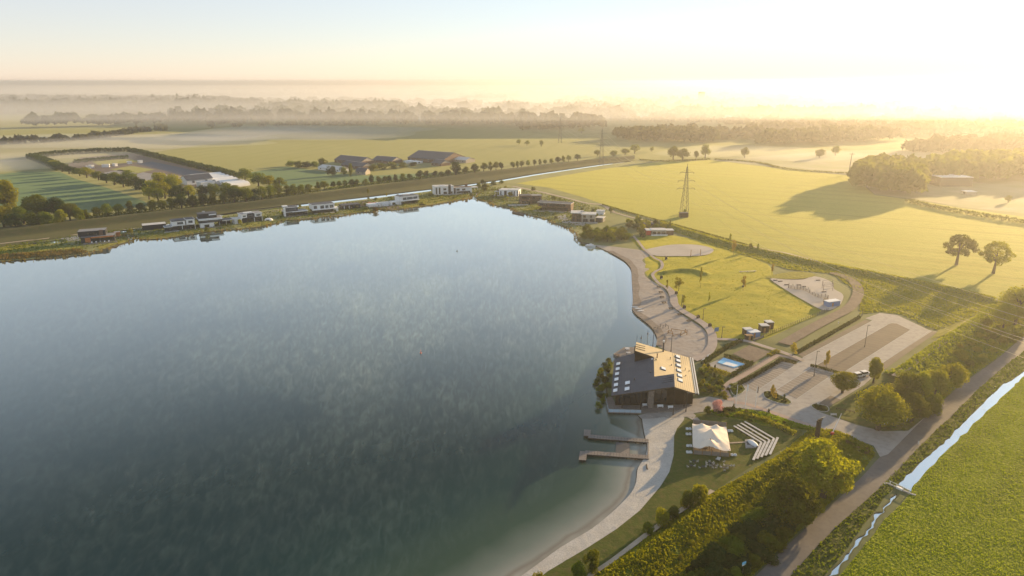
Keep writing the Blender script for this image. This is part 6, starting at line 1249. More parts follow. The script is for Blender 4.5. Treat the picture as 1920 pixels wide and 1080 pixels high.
t = wthing('swim_platform', 'dark square float with a warm plank corner between the two jetties', 'platform', at(1168, 839)); MB().prism(P((1155, 830), (1180.5, 832), (1180.5, 853), (1154.5, 851)), -.25, .15).build('deck', M['dark'], t); MB().prism(P((1162, 851), (1180, 841), (1180, 852.5)), .155, .2).build('plank_corner', M['wood'], t)
t = wthing('kerb_board', 'upright timber edging joining the landward ends of the jetties', 'edging', at(1215, 845)); MB().bar(at(1215, 833), at(1215, 856), .25, .6, -.3).build('board', M['wood'], t)
t = thing('punt', 'weathered dark log on the sand below the jetties', 'log', at(1212, 876)); MB().tube((0, -1.2, .15), (.2, 1.2, .2), .2, .14, 7).build('log', M['wood_dark'], t)
# ------------------------------------------------------------------ stretch tent
def tent():
    t = wthing('stretch_tent', 'cream stretch tent with peaked canvas roof on the lawn', 'tent', at(1333, 850))
    FL, FR, BR, BL = at(1299, 838, 2.6), at(1370.5, 845, 2.4), at(1362, 800, 2.5), at(1298, 794, 2.5)
    nx = ny = 26; vs = []
    peaks = [(at(1333.5, 804, 5.6), 3.0, 2.3), (at(1332.5, 819, 5.5), 3.0, 2.2), (at(1316, 793, 3.6), 2.2, 1.0), (at(1344, 796, 3.6), 2.0, 1.1), (at(1350, 820, 4.2), 1.9, .5)]
    for j in range(ny + 1):
        for i in range(nx + 1):
            a, b = i / nx, j / ny; p = (FL.lerp(FR, a)).lerp(BL.lerp(BR, a), b)
            ins = .55 * (math.sin(a * math.pi * 3) ** 2 * (1 if b in (0, 1) else 0))
            z = p.z + 1.0 * math.sin(a * math.pi) * math.sin(b * math.pi) - .25 * abs(math.sin(a * math.pi * 3)) * (abs(b - .5) * 2) ** 4 - .2 * abs(math.sin(b * math.pi * 3)) * (abs(a - .5) * 2) ** 4
            for q, r, h in peaks:
                d = math.hypot(p.x - q.x, p.y - q.y); z += h * max(0, 1 - d / r) ** 1.6
            z += .06 * noise.noise(Vector((p.x * .8, p.y * .8, 0))) + .12 * math.sin(math.atan2(p.y - peaks[1][0].y, p.x - peaks[1][0].x) * 9) * max(0, 1 - math.hypot(p.x - peaks[1][0].x, p.y - peaks[1][0].y) / 6)
            vs.append((p.x, p.y, z))
    fs = [(j * (nx + 1) + i, j * (nx + 1) + i + 1, (j + 1) * (nx + 1) + i + 1, (j + 1) * (nx + 1) + i) for j in range(ny) for i in range(nx)]
    MB().add(vs, fs).build('canopy', M['canvas'], t, True)
    f0, f1 = at(1300, 852), at(1367, 857); g0, g1 = at(1299, 800), at(1361, 806)
    for k in range(5):
        p = f0.lerp(f1, k / 4); MB().tube((p.x, p.y, 0), (p.x, p.y, 2.5), .08, None, 6).build('pole', M['wood_warm'], t)
        q = g0.lerp(g1, k / 4); MB().tube((q.x, q.y, 0), (q.x, q.y, 2.5), .08, None, 6).build('pole', M['wood_warm'], t)
    for q, r, h in peaks[:2]: MB().tube((q.x, q.y, 0), (q.x, q.y, 5), .09, None, 6).build('pole', M['wood_warm'], t)
    MB().bar(f0 + Vector((0, .1, 0)), f1 + Vector((0, .1, 0)), .06, 1.25, .02).build('side_wall', M['canvas_side'], t)
    MB().bar(g0, g1, .06, 2.4, .02).build('side_wall', M['canvas_side'], t)
    MB().bar(f0, g0, .06, 2.2, .02).build('side_wall', M['canvas_side'], t)
    MB().prism([f0 + Vector((.2, .3, 0)), f1 + Vector((-.2, .3, 0)), g1, g0], .06, .12).build('floor', M['wood'], t)
    return t
tent()
for k, (u, v, lb) in enumerate(((1312, 846, 'leftmost dark table inside the front of the tent'), (1322, 846, 'second dark table inside the front of the tent'), (1336, 848, 'third dark table inside the front of the tent'))):
    p = at(u, v); t = thing('tent_table', lb, 'table', (p.x, p.y, .12), 'tables in the tent'); MB().box(-.6, .6, -.4, .4, .68, .74).build('tabletop', M['wood'], t); MB().box(-.06, .06, -.06, .06, 0, .68).build('leg', M['dark'], t)
def armchair(p, rz, label, m='white', group='white lawn armchairs'):
    t = thing('lawn_armchair', label, 'armchair', p, group, rz); MB().box(-.4, .4, -.4, .4, .2, .42).build('seat', M[m], t); MB().box(-.4, .4, .28, .42, .42, .8).build('backrest', M[m], t)
    for s in (-1, 1): MB().box(s * .4 - .06, s * .4 + .06, -.4, .28, .2, .6).build('armrest', M[m], t)
    for sx in (-.33, .33):
        for sy in (-.33, .33): MB().box(sx - .04, sx + .04, sy - .04, sy + .04, 0, .2).build('leg', M['dark'], t)
    return t
ac = None
for u, v, lb in ((1289.5, 806, 'upper left lawn'), (1289.5, 816, 'left of the tent, second pair from the back'), (1290.5, 838, 'left of the tent, third pair from the back'), (1290.5, 850, 'left of the tent, nearest the camera'), (1367.5, 810, 'right of the tent at the back'), (1374, 855, 'right of the tent at the front')):
    for s, sd_ in ((-.42, 'left'), (.42, 'right')):
        p = at(u + 1.5, v); lab = f'{sd_} white armchair of the pair {lb}'
        if ac is None: ac = armchair((p.x + s, p.y, 0), .1, lab); ac.scale = (.85,) * 3
        else: copy_tree(ac, (p.x + s, p.y, 0), rt.uniform(-.3, .3), (.85, .85, .85), label=lab)
def chair(p, rz, label, group):
    t = thing('lawn_chair', label, 'chair', p, group, rz); MB().box(-.25, .25, -.25, .25, .42, .48).build('seat', M['stone'], t); MB().box(-.25, .25, .22, .28, .48, .85).build('backrest', M['stone'], t)
    for sx in (-.21, .21):
        for sy in (-.21, .21): MB().box(sx - .025, sx + .025, sy - .025, sy + .025, 0, .42).build('leg', M['steel'], t)
    return t
def lawn_table(p, label):
    t = thing('lawn_table', label, 'table', p, 'round lawn tables'); MB().tube((0, 0, .7), (0, 0, .76), .5, None, 12).build('tabletop', M['black'], t); MB().tube((0, 0, 0), (0, 0, .7), .05, None, 6).build('leg', M['dark'], t); MB().tube((0, 0, 0), (0, 0, .05), .3, None, 10).build('foot', M['dark'], t); return t
ch = None; lt_ = None
for u, v, nm, n in ((1301, 868, 'left end of the lawn group', 2), (1296, 877, 'front left of the lawn group', 2), (1318, 879, 'front middle of the lawn group', 2), (1331, 872, 'centre of the lawn group', 6), (1338, 876, 'centre right of the lawn group', 5), (1357, 868, 'tent side right of the lawn group', 1), (1357, 881, 'front right of the lawn group', 3), (1364, 877, 'right of the lawn group', 3), (1375, 876, 'right end of the lawn group', 1)):
    p = at(u, v)
    if n > 1:
        lab = f'round black table at the {nm}'
        if lt_ is None: lt_ = lawn_table(p, lab)
        else: copy_tree(lt_, p, 0, label=lab)
    for k in range(n):
        a = 6.28 * k / n + rt.uniform(0, .6); rr2 = .95 if n > 1 else 0; q = (p.x + math.cos(a) * rr2, p.y + math.sin(a) * rr2, 0)
        lab = f'white chair at the {nm}' + (f', {ORD[k]} of {NUM[n]} round its table' if n > 1 else '')
        if ch is None: ch = chair(q, a - math.pi / 2, lab, 'white chairs on the tent lawn')
        else: copy_tree(ch, q, a - math.pi / 2, label=lab)
p = at(1347, 862); lounge('pale blue lounger between the tent and the lawn chairs', p, 2.6, None, 'roofpale').scale = (1.4, 1.4, 1.2)
# ------------------------------------------------------------------ bench rows
rows = [((1375.6, 801), (1427.5, 832.5), (1412, 865.6)), ((1382, 799), (1435, 831), (1419, 863)), ((1389, 796), (1442.5, 828), (1427, 860)), ((1396, 793), (1451, 825), (1435, 857)), (None, (1458, 823), (1443, 855))]
for i, (a, b, c) in enumerate(rows):
    pb = at(*b); t = wthing('bench_row', f'angled stone bench row, {ORD[i]} of five counted from the stage', 'bench', pb, 'stone bench rows facing the stage'); z = .45
    for s, e in ((a, b), (b, c)):
        if s is None: continue
        A, B = at(*s), at(*e); L = (B - A).length; k = max(3, int(L / 2.2)); d = (B - A).normalized()
        for j in range(k):
            MB().bar(A + d * (L * j / k + .03), A + d * (L * (j + 1) / k - .03), .62, .12, z + rt.uniform(-.01, .015)).build('slab', M['bench'], t)
        for j in range(k):
            p = A + d * (L * (j + .5) / k); MB().box(p.x - .2, p.x + .2, p.y - .2, p.y + .2, 0, z - .012).build('support', M['wood_dark'], t)
t = wthing('stage', 'small square paved stage in front of the bench rows', 'stage', at(1406, 833)); MB().prism(P((1396.5, 826), (1413, 824.5), (1416.5, 840.5), (1398, 841.5)), .05, .35).build('floor', M['paving'], t); MB().prism(P((1400, 831), (1408, 830.5), (1409, 835.5), (1401, 836)), .36, .42).build('inlay', M['dark'], t)
p = at(1411, 832, .35); t = thing('boat_cover', 'white covered dinghy lying on the stage edge', 'boat', p, None, 1.9); vs = []; fs = []
for i in range(9):
    s = i / 8; w_ = .95 * math.sin(math.pi * min(1, s * .9 + .1)) ** .6
    for k in range(7):
        a = math.pi * k / 6; vs.append((-2.1 + 4.2 * s, math.cos(a) * w_, .15 + math.sin(a) * .75 * w_))
for i in range(8):
    for k in range(6): fs.append((i * 7 + k, i * 7 + k + 1, (i + 1) * 7 + k + 1, (i + 1) * 7 + k))
mesh_obj('cover', vs, fs, M['white'], t, True); MB().box(-1.9, 1.9, -.6, .6, 0, .2).build('hull', M['roofpale'], t)
for k in range(3): MB().tube((-1.3 + 1.3 * k, -.9, .2), (-1.3 + 1.3 * k, .9, .2), .05, None, 5).build('strap', M['steel'], t)
sheet('stage_path', P((1368, 830), (1397, 828.5), (1397.5, 831), (1368, 832.5)), .16, M['dirt_path'])
# ------------------------------------------------------------------ kiosks, container, playground
def cabin(name, label, uvL, uvR, dep, h, wall, roof, cat='kiosk', door=True):
    A, B = at(*uvL), at(*uvR); d = B - A; L = d.length; t = thing(name, label, cat, A, None, math.atan2(d.y, d.x)); MB().box(0, L, 0, dep, .1, h).build('wall', M[wall], t)
    r = MB().box(-.15, L + .15, -.15, dep + .15, h + .003, h + .16).build('roof', M[roof], t); MB().box(.1, L - .1, .1, dep - .1, h + .165, h + .19).build('roof_edge', M[roof], r)
    if door:
        dd = MB().box(L * .3, L * .3 + .9, -.05, -.004, .1, 2.1).build('door', M['wood_warm'], t); MB().box(L * .3 + .75, L * .3 + .8, -.1, -.055, 1, 1.15).build('handle', M['steel'], dd)
    MB().box(0, L, 0, dep, 0, .098).build('plinth', M['stone'], t)
    for k in range(1, 4): MB().box(L * k / 4 - .03, L * k / 4 + .03, -.03, -.002, 2.15, h - .02).build('batten', M['wood_dark'], t)
cabin('kiosk', 'tall dark timber cabin, left one of the pair behind the kiosks', (1427, 624.5), (1441, 624), 3, 3, 'wood_dark', 'roofpale')
cabin('kiosk', 'tall dark timber cabin, right one of the pair, farther back', (1437.5, 618), (1450, 617.5), 3, 3, 'wood_dark', 'roofpale')
cabin('kiosk', 'pale blue kiosk with a bright flat roof by the footpath', (1407, 634.5), (1425, 632.5), 3.2, 2.3, 'blue', 'white')
cabin('kiosk', 'dark timber kiosk with pale roof at the left of the blue one', (1397, 630), (1411, 629), 2.6, 2.6, 'wood_dark', 'roofpale')
cabin('kiosk', 'low dark counter hut in front of the blue kiosk', (1400, 639), (1411, 638), 1.8, 2.0, 'wood_dark', 'wood_warm')
t = wthing('terrace_screen', 'pale curved timber screen beside the blue kiosk', 'screen', at(1428, 635)); MB().bar(at(1412, 640), at(1431, 633), .3, .9, .02).build('panel', M['wood'], t)
cabin('container', 'blue sided container with a white roof at the playground', (1553, 577), (1574.5, 574), 3, 2.6, 'blue', 'white', 'container')
t = wthing('canopy', 'low dark wooden shelter left of the blue container', 'shelter', at(1548, 575)); MB().prism(P((1542, 574), (1553, 573), (1552, 567), (1543, 568)), 2.1, 2.25).build('roof', M['wood_dark'], t)
for px in ((1543, 573.5), (1552, 572.5), (1551.5, 568), (1544, 568.5)):
    p = at(*px); MB().tube((p.x, p.y, 0), (p.x, p.y, 2.1), .08, None, 6).build('post', M['wood_dark'], t)
t = wthing('palisade', 'long curved row of pale upright posts across the playground sand', 'palisade', at(1510, 550), None)
pl = smooth(P((1478, 541), (1490, 543), (1502, 544), (1514, 549), (1526, 556), (1538, 560), (1552, 561)), 6); n = 40
for i in range(n):
    f = i / (n - 1) * (len(pl) - 1); k = min(int(f), len(pl) - 2); p = pl[k].lerp(pl[k + 1], f - k); h = rt.uniform(1.5, 3.0); MB().tube((p.x, p.y, 0), (p.x + rt.uniform(-.1, .1), p.y, h), .17, .14, 6).build('post', M['beige'] if i % 3 else M['wood'], t)
for i, (u, v, lb) in enumerate(((1454, 527, 'dark boulder at the pointed left end of the playground'), (1463, 529, 'dark log seat second from the left in the playground'), (1475, 535.5, 'dark log seat left of the palisade'), (1498, 536, 'dark log seat behind the palisade'), (1507, 539, 'dark climbing stump in the middle of the playground'), (1545, 549, 'dark play block at the right of the playground'), (1534, 527, 'low wooden block at the back of the playground'))):
    p = at(u, v); t = thing('play_log', lb, 'play log', p); MB().tube((-1.1, 0, .35), (1.1, .3, .4), .38, .3, 7).build('log', M['wood_dark'], t); MB().box(-.5, .5, -.25, .25, 0, .2).build('base', M['wood'], t)
t = wthing('climbing_tower', 'see-through timber climbing tower with net at the right of the playground', 'climbing frame', at(1552, 540))
for px in ((1541, 541), (1560, 538), (1561, 546), (1543, 548)):
    p = at(*px); MB().tube((p.x, p.y, 0), (p.x, p.y, 4.2), .12, None, 6).build('post', M['wood'], t)
q = P((1541, 541), (1560, 538), (1561, 546), (1543, 548))
for k in range(4):
    for z in (1.4, 2.8, 4.1): MB().tube((q[k].x, q[k].y, z), (q[(k + 1) % 4].x, q[(k + 1) % 4].y, z), .06, None, 5).build('rail', M['wood'], t)
t = wthing('play_structure', 'orange timber climbing frame on the beach sand behind the restaurant', 'climbing frame', at(1270, 630)); fr = P((1252, 626), (1262, 631), (1276, 630), (1288, 628), (1284, 623), (1258, 622))
for i, p in enumerate(fr): MB().tube((p.x, p.y, 0), (p.x + rt.uniform(-.6, .6), p.y + rt.uniform(-.6, .6), rt.uniform(1.4, 2.4)), .16, .12, 6).build('post', M['wood_warm'], t)
for i in range(len(fr)):
    a, b = fr[i], fr[(i + 1) % len(fr)]; MB().tube((a.x, a.y, rt.uniform(.5, 1.2)), (b.x, b.y, rt.uniform(.8, 1.7)), .12, None, 6).build('beam', M['wood_warm'], t)
t = wthing('play_structure', 'grey timber frame beside the water on the beach', 'climbing frame', at(1244, 617)); fr = P((1233, 618), (1243, 616), (1253, 617), (1248, 613), (1238, 614))
for i, p in enumerate(fr): MB().tube((p.x, p.y, 0), (p.x, p.y, 1.6), .12, None, 6).build('post', M['wood'], t)
for i in range(len(fr)):
    a, b = fr[i], fr[(i + 1) % len(fr)]; MB().tube((a.x, a.y, 1.4), (b.x, b.y, 1.4), .08, None, 6).build('beam', M['wood'], t)
def picnic(p, rz, label):
    t = thing('picnic_table', label, 'picnic table', p, 'dark picnic tables along the beach', rz); MB().box(-.95, .95, -.4, .4, .7, .78).build('tabletop', M['wood_dark'], t)
    for s in (-.75, .75): MB().box(-.95, .95, s - .15, s + .15, .42, .48).build('seat', M['wood_dark'], t)
    for s in (-.7, .7): MB().box(s - .05, s + .05, -.8, .8, .3, .4).build('leg_frame', M['wood_dark'], t); MB().box(s - .05, s + .05, -.1, .1, 0, .7).build('leg', M['wood_dark'], t)
    return t
pt = None
for i, (u, v) in enumerate(((1235, 539), (1239, 549), (1241, 558.5), (1245, 568.5), (1258, 579.5), (1274, 590.5), (1291.5, 602.5))):
    p = at(u, v); lb = f'dark picnic table on the beach, {ORD[i]} of seven counted from the far end'
    if pt is None: pt = picnic(p, 0, lb)
    else: copy_tree(pt, p, .1 * i, label=lb)
def basket(p, rz, label):
    t = thing('beach_basket_chair', label, 'beach chair', p, 'hooded chairs along the promenade', rz)
    MB().box(-.6, .6, -.4, .4, .1, .5).build('seat', M['beige'], t); MB().box(-.62, .62, .3, .45, .5, 1.7).build('backrest', M['wood_dark'], t)
    MB().add([(-.65, -.3, 1.55), (.65, -.3, 1.55), (.65, .48, 1.8), (-.65, .48, 1.8), (-.65, -.3, 1.45), (.65, -.3, 1.45), (.65, .48, 1.7), (-.65, .48, 1.7)], [(0, 1, 2, 3), (7, 6, 5, 4), (0, 4, 5, 1), (1, 5, 6, 2), (2, 6, 7, 3), (3, 7, 4, 0)]).build('hood', M['wood_dark'], t)
    for s in (-1, 1): MB().box(s * .62 - .04, s * .62 + .04, -.3, .3, .1, 1.5).build('side_panel', M['wood_dark'], t)
    return t
bk = None
for i, (u, v) in enumerate(((1249, 487), (1240, 523), (1268, 553), (1283, 579.5), (1309, 598), (1331, 614))):
    p = at(u, v); lb = f'dark hooded beach chair beside the path, {ORD[i]} of six from the far end'
    if bk is None: bk = basket(p, .6, lb)
    else: copy_tree(bk, p, .5, label=lb)
p = at(1343, 624); t = thing('info_board', 'blue board on two posts at the edge of the park lawn', 'sign', p, None, .3); MB().box(-1, 1, -.05, .05, .6, 2.3).build('board', M['blue'], t)
for s in (-.8, .8): MB().box(s - .05, s + .05, .055, .15, 0, 2.3).build('post', M['steel'], t)
for i, (u, v, vt, lb) in enumerate(((1295, 481, 465, 'left yellow volleyball post on the white sand'), (1313, 480, 465, 'right yellow volleyball post on the white sand'))):
    p = at(u, v); t = thing('net_post', lb, 'post', p); MB().tube((0, 0, 0), (0, 0, 4.2), .2, .16, 6).build('pole', M['leafy'] if 'leafy' in M else M['wood_warm'], t); MB().tube((0, 0, 0), (0, 0, .3), .35, None, 8).build('foot', M['stone'], t)
p = at(1402, 510); t = thing('park_bench', 'long pale bench at the back of the park lawn', 'bench', p, None, .15); MB().box(-5, 5, -.3, .3, .4, .55).build('seat', M['bench'], t)
for s in (-4, 0, 4): MB().box(s - .15, s + .15, -.25, .25, 0, .4).build('leg', M['stone'], t)
p = at(1393, 539); t = thing('litter_bin', 'dark litter bin in the middle of the park lawn', 'bin', p); MB().tube((0, 0, .1), (0, 0, 1.1), .35, .4, 10).build('body', M['black'], t); MB().tube((0, 0, 1.1), (0, 0, 1.25), .42, .2, 10).build('lid', M['dark'], t)
# pool
t = wthing('splash_pool', 'blue splash pool with white wave pattern in a paved yard', 'pool', at(1367, 684)); MB().prism(P((1322, 686), (1356, 671), (1398, 684), (1372, 701)), .1, .22).build('surround', M['paving'], t); MB().prism(P((1345, 681), (1357, 672.5), (1396, 684), (1377, 691)), .225, .4).build('basin', M['poolblue'], t); MB().prism(P((1354, 684.5), (1362, 680), (1384, 686.5), (1376, 689.5)), .405, .43).build('wave_pattern', M['white'], t)
for k, (u, v) in enumerate(((1330, 669), (1321, 677), (1319, 679))):
    p = at(u, v); t = thing('garden_sofa', ['white garden sofa behind the pool', 'pale garden seat left of the pool', 'second pale garden seat left of the pool'][k], 'seat', p, None, .8); MB().box(-1, 1, -.4, .4, .25, .45).build('seat', M['white'], t); MB().box(-1, 1, .3, .45, .45, .9).build('backrest', M['white'], t)
    for s in (-.8, .8): MB().box(s - .1, s + .1, -.3, .3, 0, .25).build('leg', M['wood'], t)
t = wthing('bike_racks', 'row of steel bike racks beside the brick path', 'bike rack', at(1412, 688))
for i in range(16):
    p = at(1385, 704).lerp(at(1442, 673), i / 15); MB().path([(p.x - .3, p.y, .15), (p.x - .3, p.y, .9), (p.x + .3, p.y, .9), (p.x + .3, p.y, .15)], .05, 5).build('hoop', M['steel'], t)
# ------------------------------------------------------------------ lamps, flags, signs
def lamp(uv, h, label, group='lamp posts'):
    p = at(*uv); t = thing('lamp_post', label, 'lamp post', p, group); MB().tube((0, 0, 0), (0, 0, h), .13, .08, 7).build('pole', M['black'], t); MB().box(-.15, .9, -.16, .16, h, h + .14).build('lamp_head', M['dark'], t); MB().tube((0, 0, 0), (0, 0, .9), .18, None, 8).build('base', M['dark'], t)
for u, v, h, lb in ((1526, 706, 9.5, 'tall lamp post beside the low hedge in the car park'), (1621, 651, 9, 'tall lamp post in the middle of the brown parking bays'), (1258, 660, 6.5, 'dark lamp post on the beach behind the restaurant roof'), (1353, 635, 5, 'lamp post at the park edge by the blue board'), (1318, 599, 5, 'lamp post on the lawn beside the promenade'), (1278, 573, 5, 'lamp post between the promenade and the yellow saplings'), (1286, 772, 6.5, 'dark lamp post on the plaza in front of the restaurant'), (1224, 650, 8, 'tall lamp post at the water behind the restaurant'), (1616, 592, 3.2, 'short lamp post at the top end of the car park')):
    lamp((u, v), h, lb)
for i, (u, v, h) in enumerate(((1379, 765, 8), (1397, 763, 8), (1416, 764, 7.5))):
    p = at(u, v); t = thing('flagpole', f"white flagpole in front of the plaza, {['left', 'middle', 'right'][i]} of three", 'flagpole', p, 'white flagpoles'); MB().tube((0, 0, 0), (0, 0, h), .11, .07, 7).build('pole', M['white'], t); MB().tube((0, 0, h), (0, 0, h + .15), .13, .05, 7).build('finial', M['steel'], t)
    if i: MB().add([(.1, 0, h - .2), (.5, .05, h - .3), (.45, .12, h - 2.6), (.1, .02, h - 2.4)], [(0, 1, 2, 3), (3, 2, 1, 0)]).build('flag', M['white'] if i == 1 else M['brick_brown'], t)
for i, (u, v, h) in enumerate(((1193, 657, 6), (1201, 655, 6), (1213, 652, 7.5))):
    p = at(u, v); t = thing('mast', f"thin dark mast behind the restaurant peak, {ORD[i]} of three from the left", 'mast', p, 'masts behind the restaurant'); MB().tube((0, 0, -.6), (0, 0, h), .1, .06, 6).build('pole', M['black'] if i < 2 else M['wood'], t); MB().tube((0, 0, h * (.35 if i == 0 else .75)), (0, 0, h * (.35 if i == 0 else .75) + .7), .35, .1, 7).build('collar', M['dark'], t)
def portal():
    p = at(1530, 832); t = thing('timber_portal', 'tall dark timber portal sign of three posts at the car park exit', 'portal', p, None, .5)
    for s in (-.75, 0, .75): MB().box(s - .16, s + .16, -.16, .16, 0, 7.2).build('post', M['wood_dark'], t)
    MB().box(-.95, .95, -.22, .22, 7.203, 7.5).build('lintel', M['wood_dark'], t); MB().box(-.6, 1.3, -.2, .2, 7.6, 7.85).build('crossbar', M['wood_dark'], t); MB().box(1.0, 2.4, -.12, .12, 7.95, 8.1).build('signboard', M['beige'], t)
    MB().box(-.1, .1, -.1, .1, 7.5, 7.6).build('spacer', M['dark'], t)
portal()
p = at(1560, 817); t = thing('raised_barrier', 'raised white barrier boom with red foot and crossed timber stand', 'barrier', p, None, .65)
MB().tube((0, 0, .9), (6.3, 1.2, 4.6), .12, .08, 6).build('boom', M['white'], t); MB().box(-.5, .5, -.35, .35, .5, 1.15).build('counterweight', M['red'], t); MB().tube((5.95, 1.13, 4.4), (6.5, 1.24, 4.72), .17, None, 6).build('boom_tip', M['beige'], t)
MB().tube((-2.2, -.6, .12), (.6, .6, 1.0), .13, None, 6).build('strut', M['wood_dark'], t); MB().tube((-.6, .6, 1.0), (1.6, -1.3, .12), .13, None, 6).build('strut', M['wood_dark'], t)
p = at(1676, 801); t = thing('boom_barrier', 'low pale barrier pole with white post by the road corner', 'barrier', p, None, .55); MB().tube((0, 0, .7), (6.6, 0, 1.4), .11, .09, 6).build('boom', M['wood'], t); MB().tube((6.6, 0, 0), (6.6, 0, 1.7), .22, None, 8).build('post', M['white'], t); MB().box(-.15, .15, -.15, .15, 0, .75).build('rest', M['dark'], t)
p = at(1656, 799); t = thing('white_sign', 'white rectangular sign board on the verge below the widest dome tree', 'sign', p, None, .05); MB().box(-1.3, 1.3, -.06, .06, .7, 1.5).build('board', M['white'], t)
MB().box(-1.3, -.4, -.08, -.065, .25, .6).build('lower_panel', M['white'], t)
for s in (-1, 1): MB().box(s - .06, s + .06, .065, .16, 0, 1.5).build('post', M['steel'], t)
p = at(1563, 780); t = thing('garden_bench', 'small pale bench on the grass above the exit road', 'bench', p, None, -.1); MB().box(-.9, .9, -.2, .2, .38, .46).build('seat', M['bench'], t); MB().box(-.9, .9, .16, .24, .5, .85).build('backrest', M['bench'], t)
for s in (-.8, .8): MB().box(s - .06, s + .06, -.2, .2, 0, .38).build('leg', M['stone'], t)
t = wthing('timber_rail', 'low dark timber rail on the lawn left of the widest dome tree', 'rail', at(1585, 771)); MB().bar(at(1568, 768), at(1602, 775), .18, .16, .55).build('beam', M['wood_dark'], t)
for k in range(5):
    p = at(1568, 768).lerp(at(1602, 775), k / 4); MB().box(p.x - .08, p.x + .08, p.y - .08, p.y + .08, 0, .548).build('post', M['wood_dark'], t)
p = at(1393, 1076, 1.0); t = thing('road_sign', 'small bright blue sign at the bottom frame edge beside the thicket', 'sign', (p.x, p.y, 0), None, .5); MB().box(-.55, .55, -.03, .03, 3.4, 4.0).build('panel', M['poolblue'], t); MB().box(-.5, .5, -.035, .03, 3.1, 3.38).build('panel', M['white'], t); MB().tube((0, .08, 0), (0, .08, 4), .05, None, 6).build('post', M['steel'], t)
for u, v, lb in ((1722, 833, 'small white marker post on the road verge'), (1572, 567 + 40, 'white marker at the end of the dirt track')):
    p = at(u, v); t = thing('marker_post', lb, 'marker post', p); MB().box(-.12, .12, -.06, .06, 0, 1.0).build('post', M['white'], t); MB().box(-.13, .13, -.07, .07, .75, .85).build('band', M['dark'], t)
# ditch weir
t = wthing('weir', 'pale concrete weir with white rail across the ditch', 'weir', at(1688, 917)); A, B = at(1664, 907), at(1708, 927)
MB().bar(A, B, .5, 1.3, -1.0).build('sill', M['stone'], t); c = A.lerp(B, .52); d_ = (B - A).normalized(); MB().bar(c - d_ * .75, c + d_ * .75, .75, 1.1, -.6).build('gate', M['white'], t)
for s in (.1, .38, .66, .92):
    p = A.lerp(B, s); MB().box(p.x - .08, p.x + .08, p.y - .08, p.y + .08, .3, 1.1).build('rail_post', M['white_metal'], t)
MB().tube(A.lerp(B, .05) + Vector((0, 0, 1.05)), A.lerp(B, .95) + Vector((0, 0, 1.05)), .06, None, 6).build('rail', M['white_metal'], t); MB().bar(A.lerp(B, -.1) + Vector((-.8, -.8, 0)), A, .5, .9, -.6).build('wing_wall', M['stone'], t); MB().bar(B, B + Vector((.9, -.6, 0)), .5, .9, -.6).build('wing_wall', M['stone'], t)
# ------------------------------------------------------------------ jeeps
def jeep(uv, rz, label):
    p = at(*uv, .1); t = thing('parked_car', label, 'car', p, 'parked off-road cars', rz)
    MB().box(-2.0, 2.0, -.85, .85, .45, 1.0).build('body', M['white'], t); c = MB(); c.add([(-1.9, -.8, 1.003), (.7, -.8, 1.003), (.7, .8, 1.003), (-1.9, .8, 1.003), (-1.8, -.7, 1.75), (.35, -.7, 1.75), (.35, .7, 1.75), (-1.8, .7, 1.75)], [(4, 5, 6, 7), (0, 1, 5, 4), (1, 2, 6, 5), (2, 3, 7, 6), (3, 0, 4, 7)]); c.build('cabin', M['glass'], t); MB().box(-1.85, .4, -.74, .74, 1.753, 1.85).build('roof', M['white'], t)
    for sx in (-1.3, 1.3):
        for sy in (-.86, .86):
            w_ = MB().tube((sx, sy - .12, .4), (sx, sy + .12, .4), .4, None, 12).build('wheel', M['rubber'], t); MB().tube((sx, sy - .13, .4), (sx, sy + .13, .4), .2, None, 8).build('rim', M['steel'], w_)
    MB().box(-2.15, -2.003, -.5, .5, .6, 1.3).build('spare_wheel', M['rubber'], t); MB().box(2.003, 2.15, -.85, .85, .4, .62).build('bumper', M['black'], t)
    for sy in (-.6, .6): MB().tube((2.0, sy, .82), (2.04, sy, .82), .12, None, 8).build('headlight', M['skylight'], t)
jeep((1610, 707), .35, 'white off-road car at the hedge, the left one of two'); jeep((1622, 704), .4, 'white off-road car half hidden by the upright oval tree')
# ------------------------------------------------------------------ on the water
def buoy(uv, m, label):
    p = at(*uv, WATER); t = thing('buoy', label, 'buoy', p); MB().tube((0, 0, -.2), (0, 0, .35), .45, .35, 10).build('float', M[m], t); MB().tube((0, 0, .35), (0, 0, 1.2), .08, None, 6).build('mast', M[m], t); MB().tube((0, 0, 1.0), (0, 0, 1.35), .16, .05, 8).build('topmark', M[m], t)
buoy((789, 662), 'red', 'small red buoy alone in the middle of the lake'); buoy((857, 471), 'black', 'tiny dark buoy in the far part of the lake')
p = at(1107, 462, WATER); t = thing('moored_boat', 'white covered boat moored at the corner of the beach', 'boat', p, None, -.15); vs = []; fs = []
for i in range(9):
    s = i / 8; w_ = 1.3 * math.sin(math.pi * min(1, s * .8 + .2)) ** .7 + .02
    for k, (fy, z) in enumerate(((-1, .75), (-.8, .1), (0, -.25), (.8, .1), (1, .75))): vs.append((-3.2 + 6.4 * s, fy * w_, z))
for i in range(8):
    for k in range(4): fs.append((i * 5 + k, (i + 1) * 5 + k, (i + 1) * 5 + k + 1, i * 5 + k + 1))
mesh_obj('hull', vs, fs, M['white'], t); MB().box(-2.4, 2.0, -.9, .9, .6, 1.25).build('cover', M['skylight'], t); MB().box(-.6, 1.0, -.7, .7, 1.255, 1.7).build('cabin', M['white'], t)
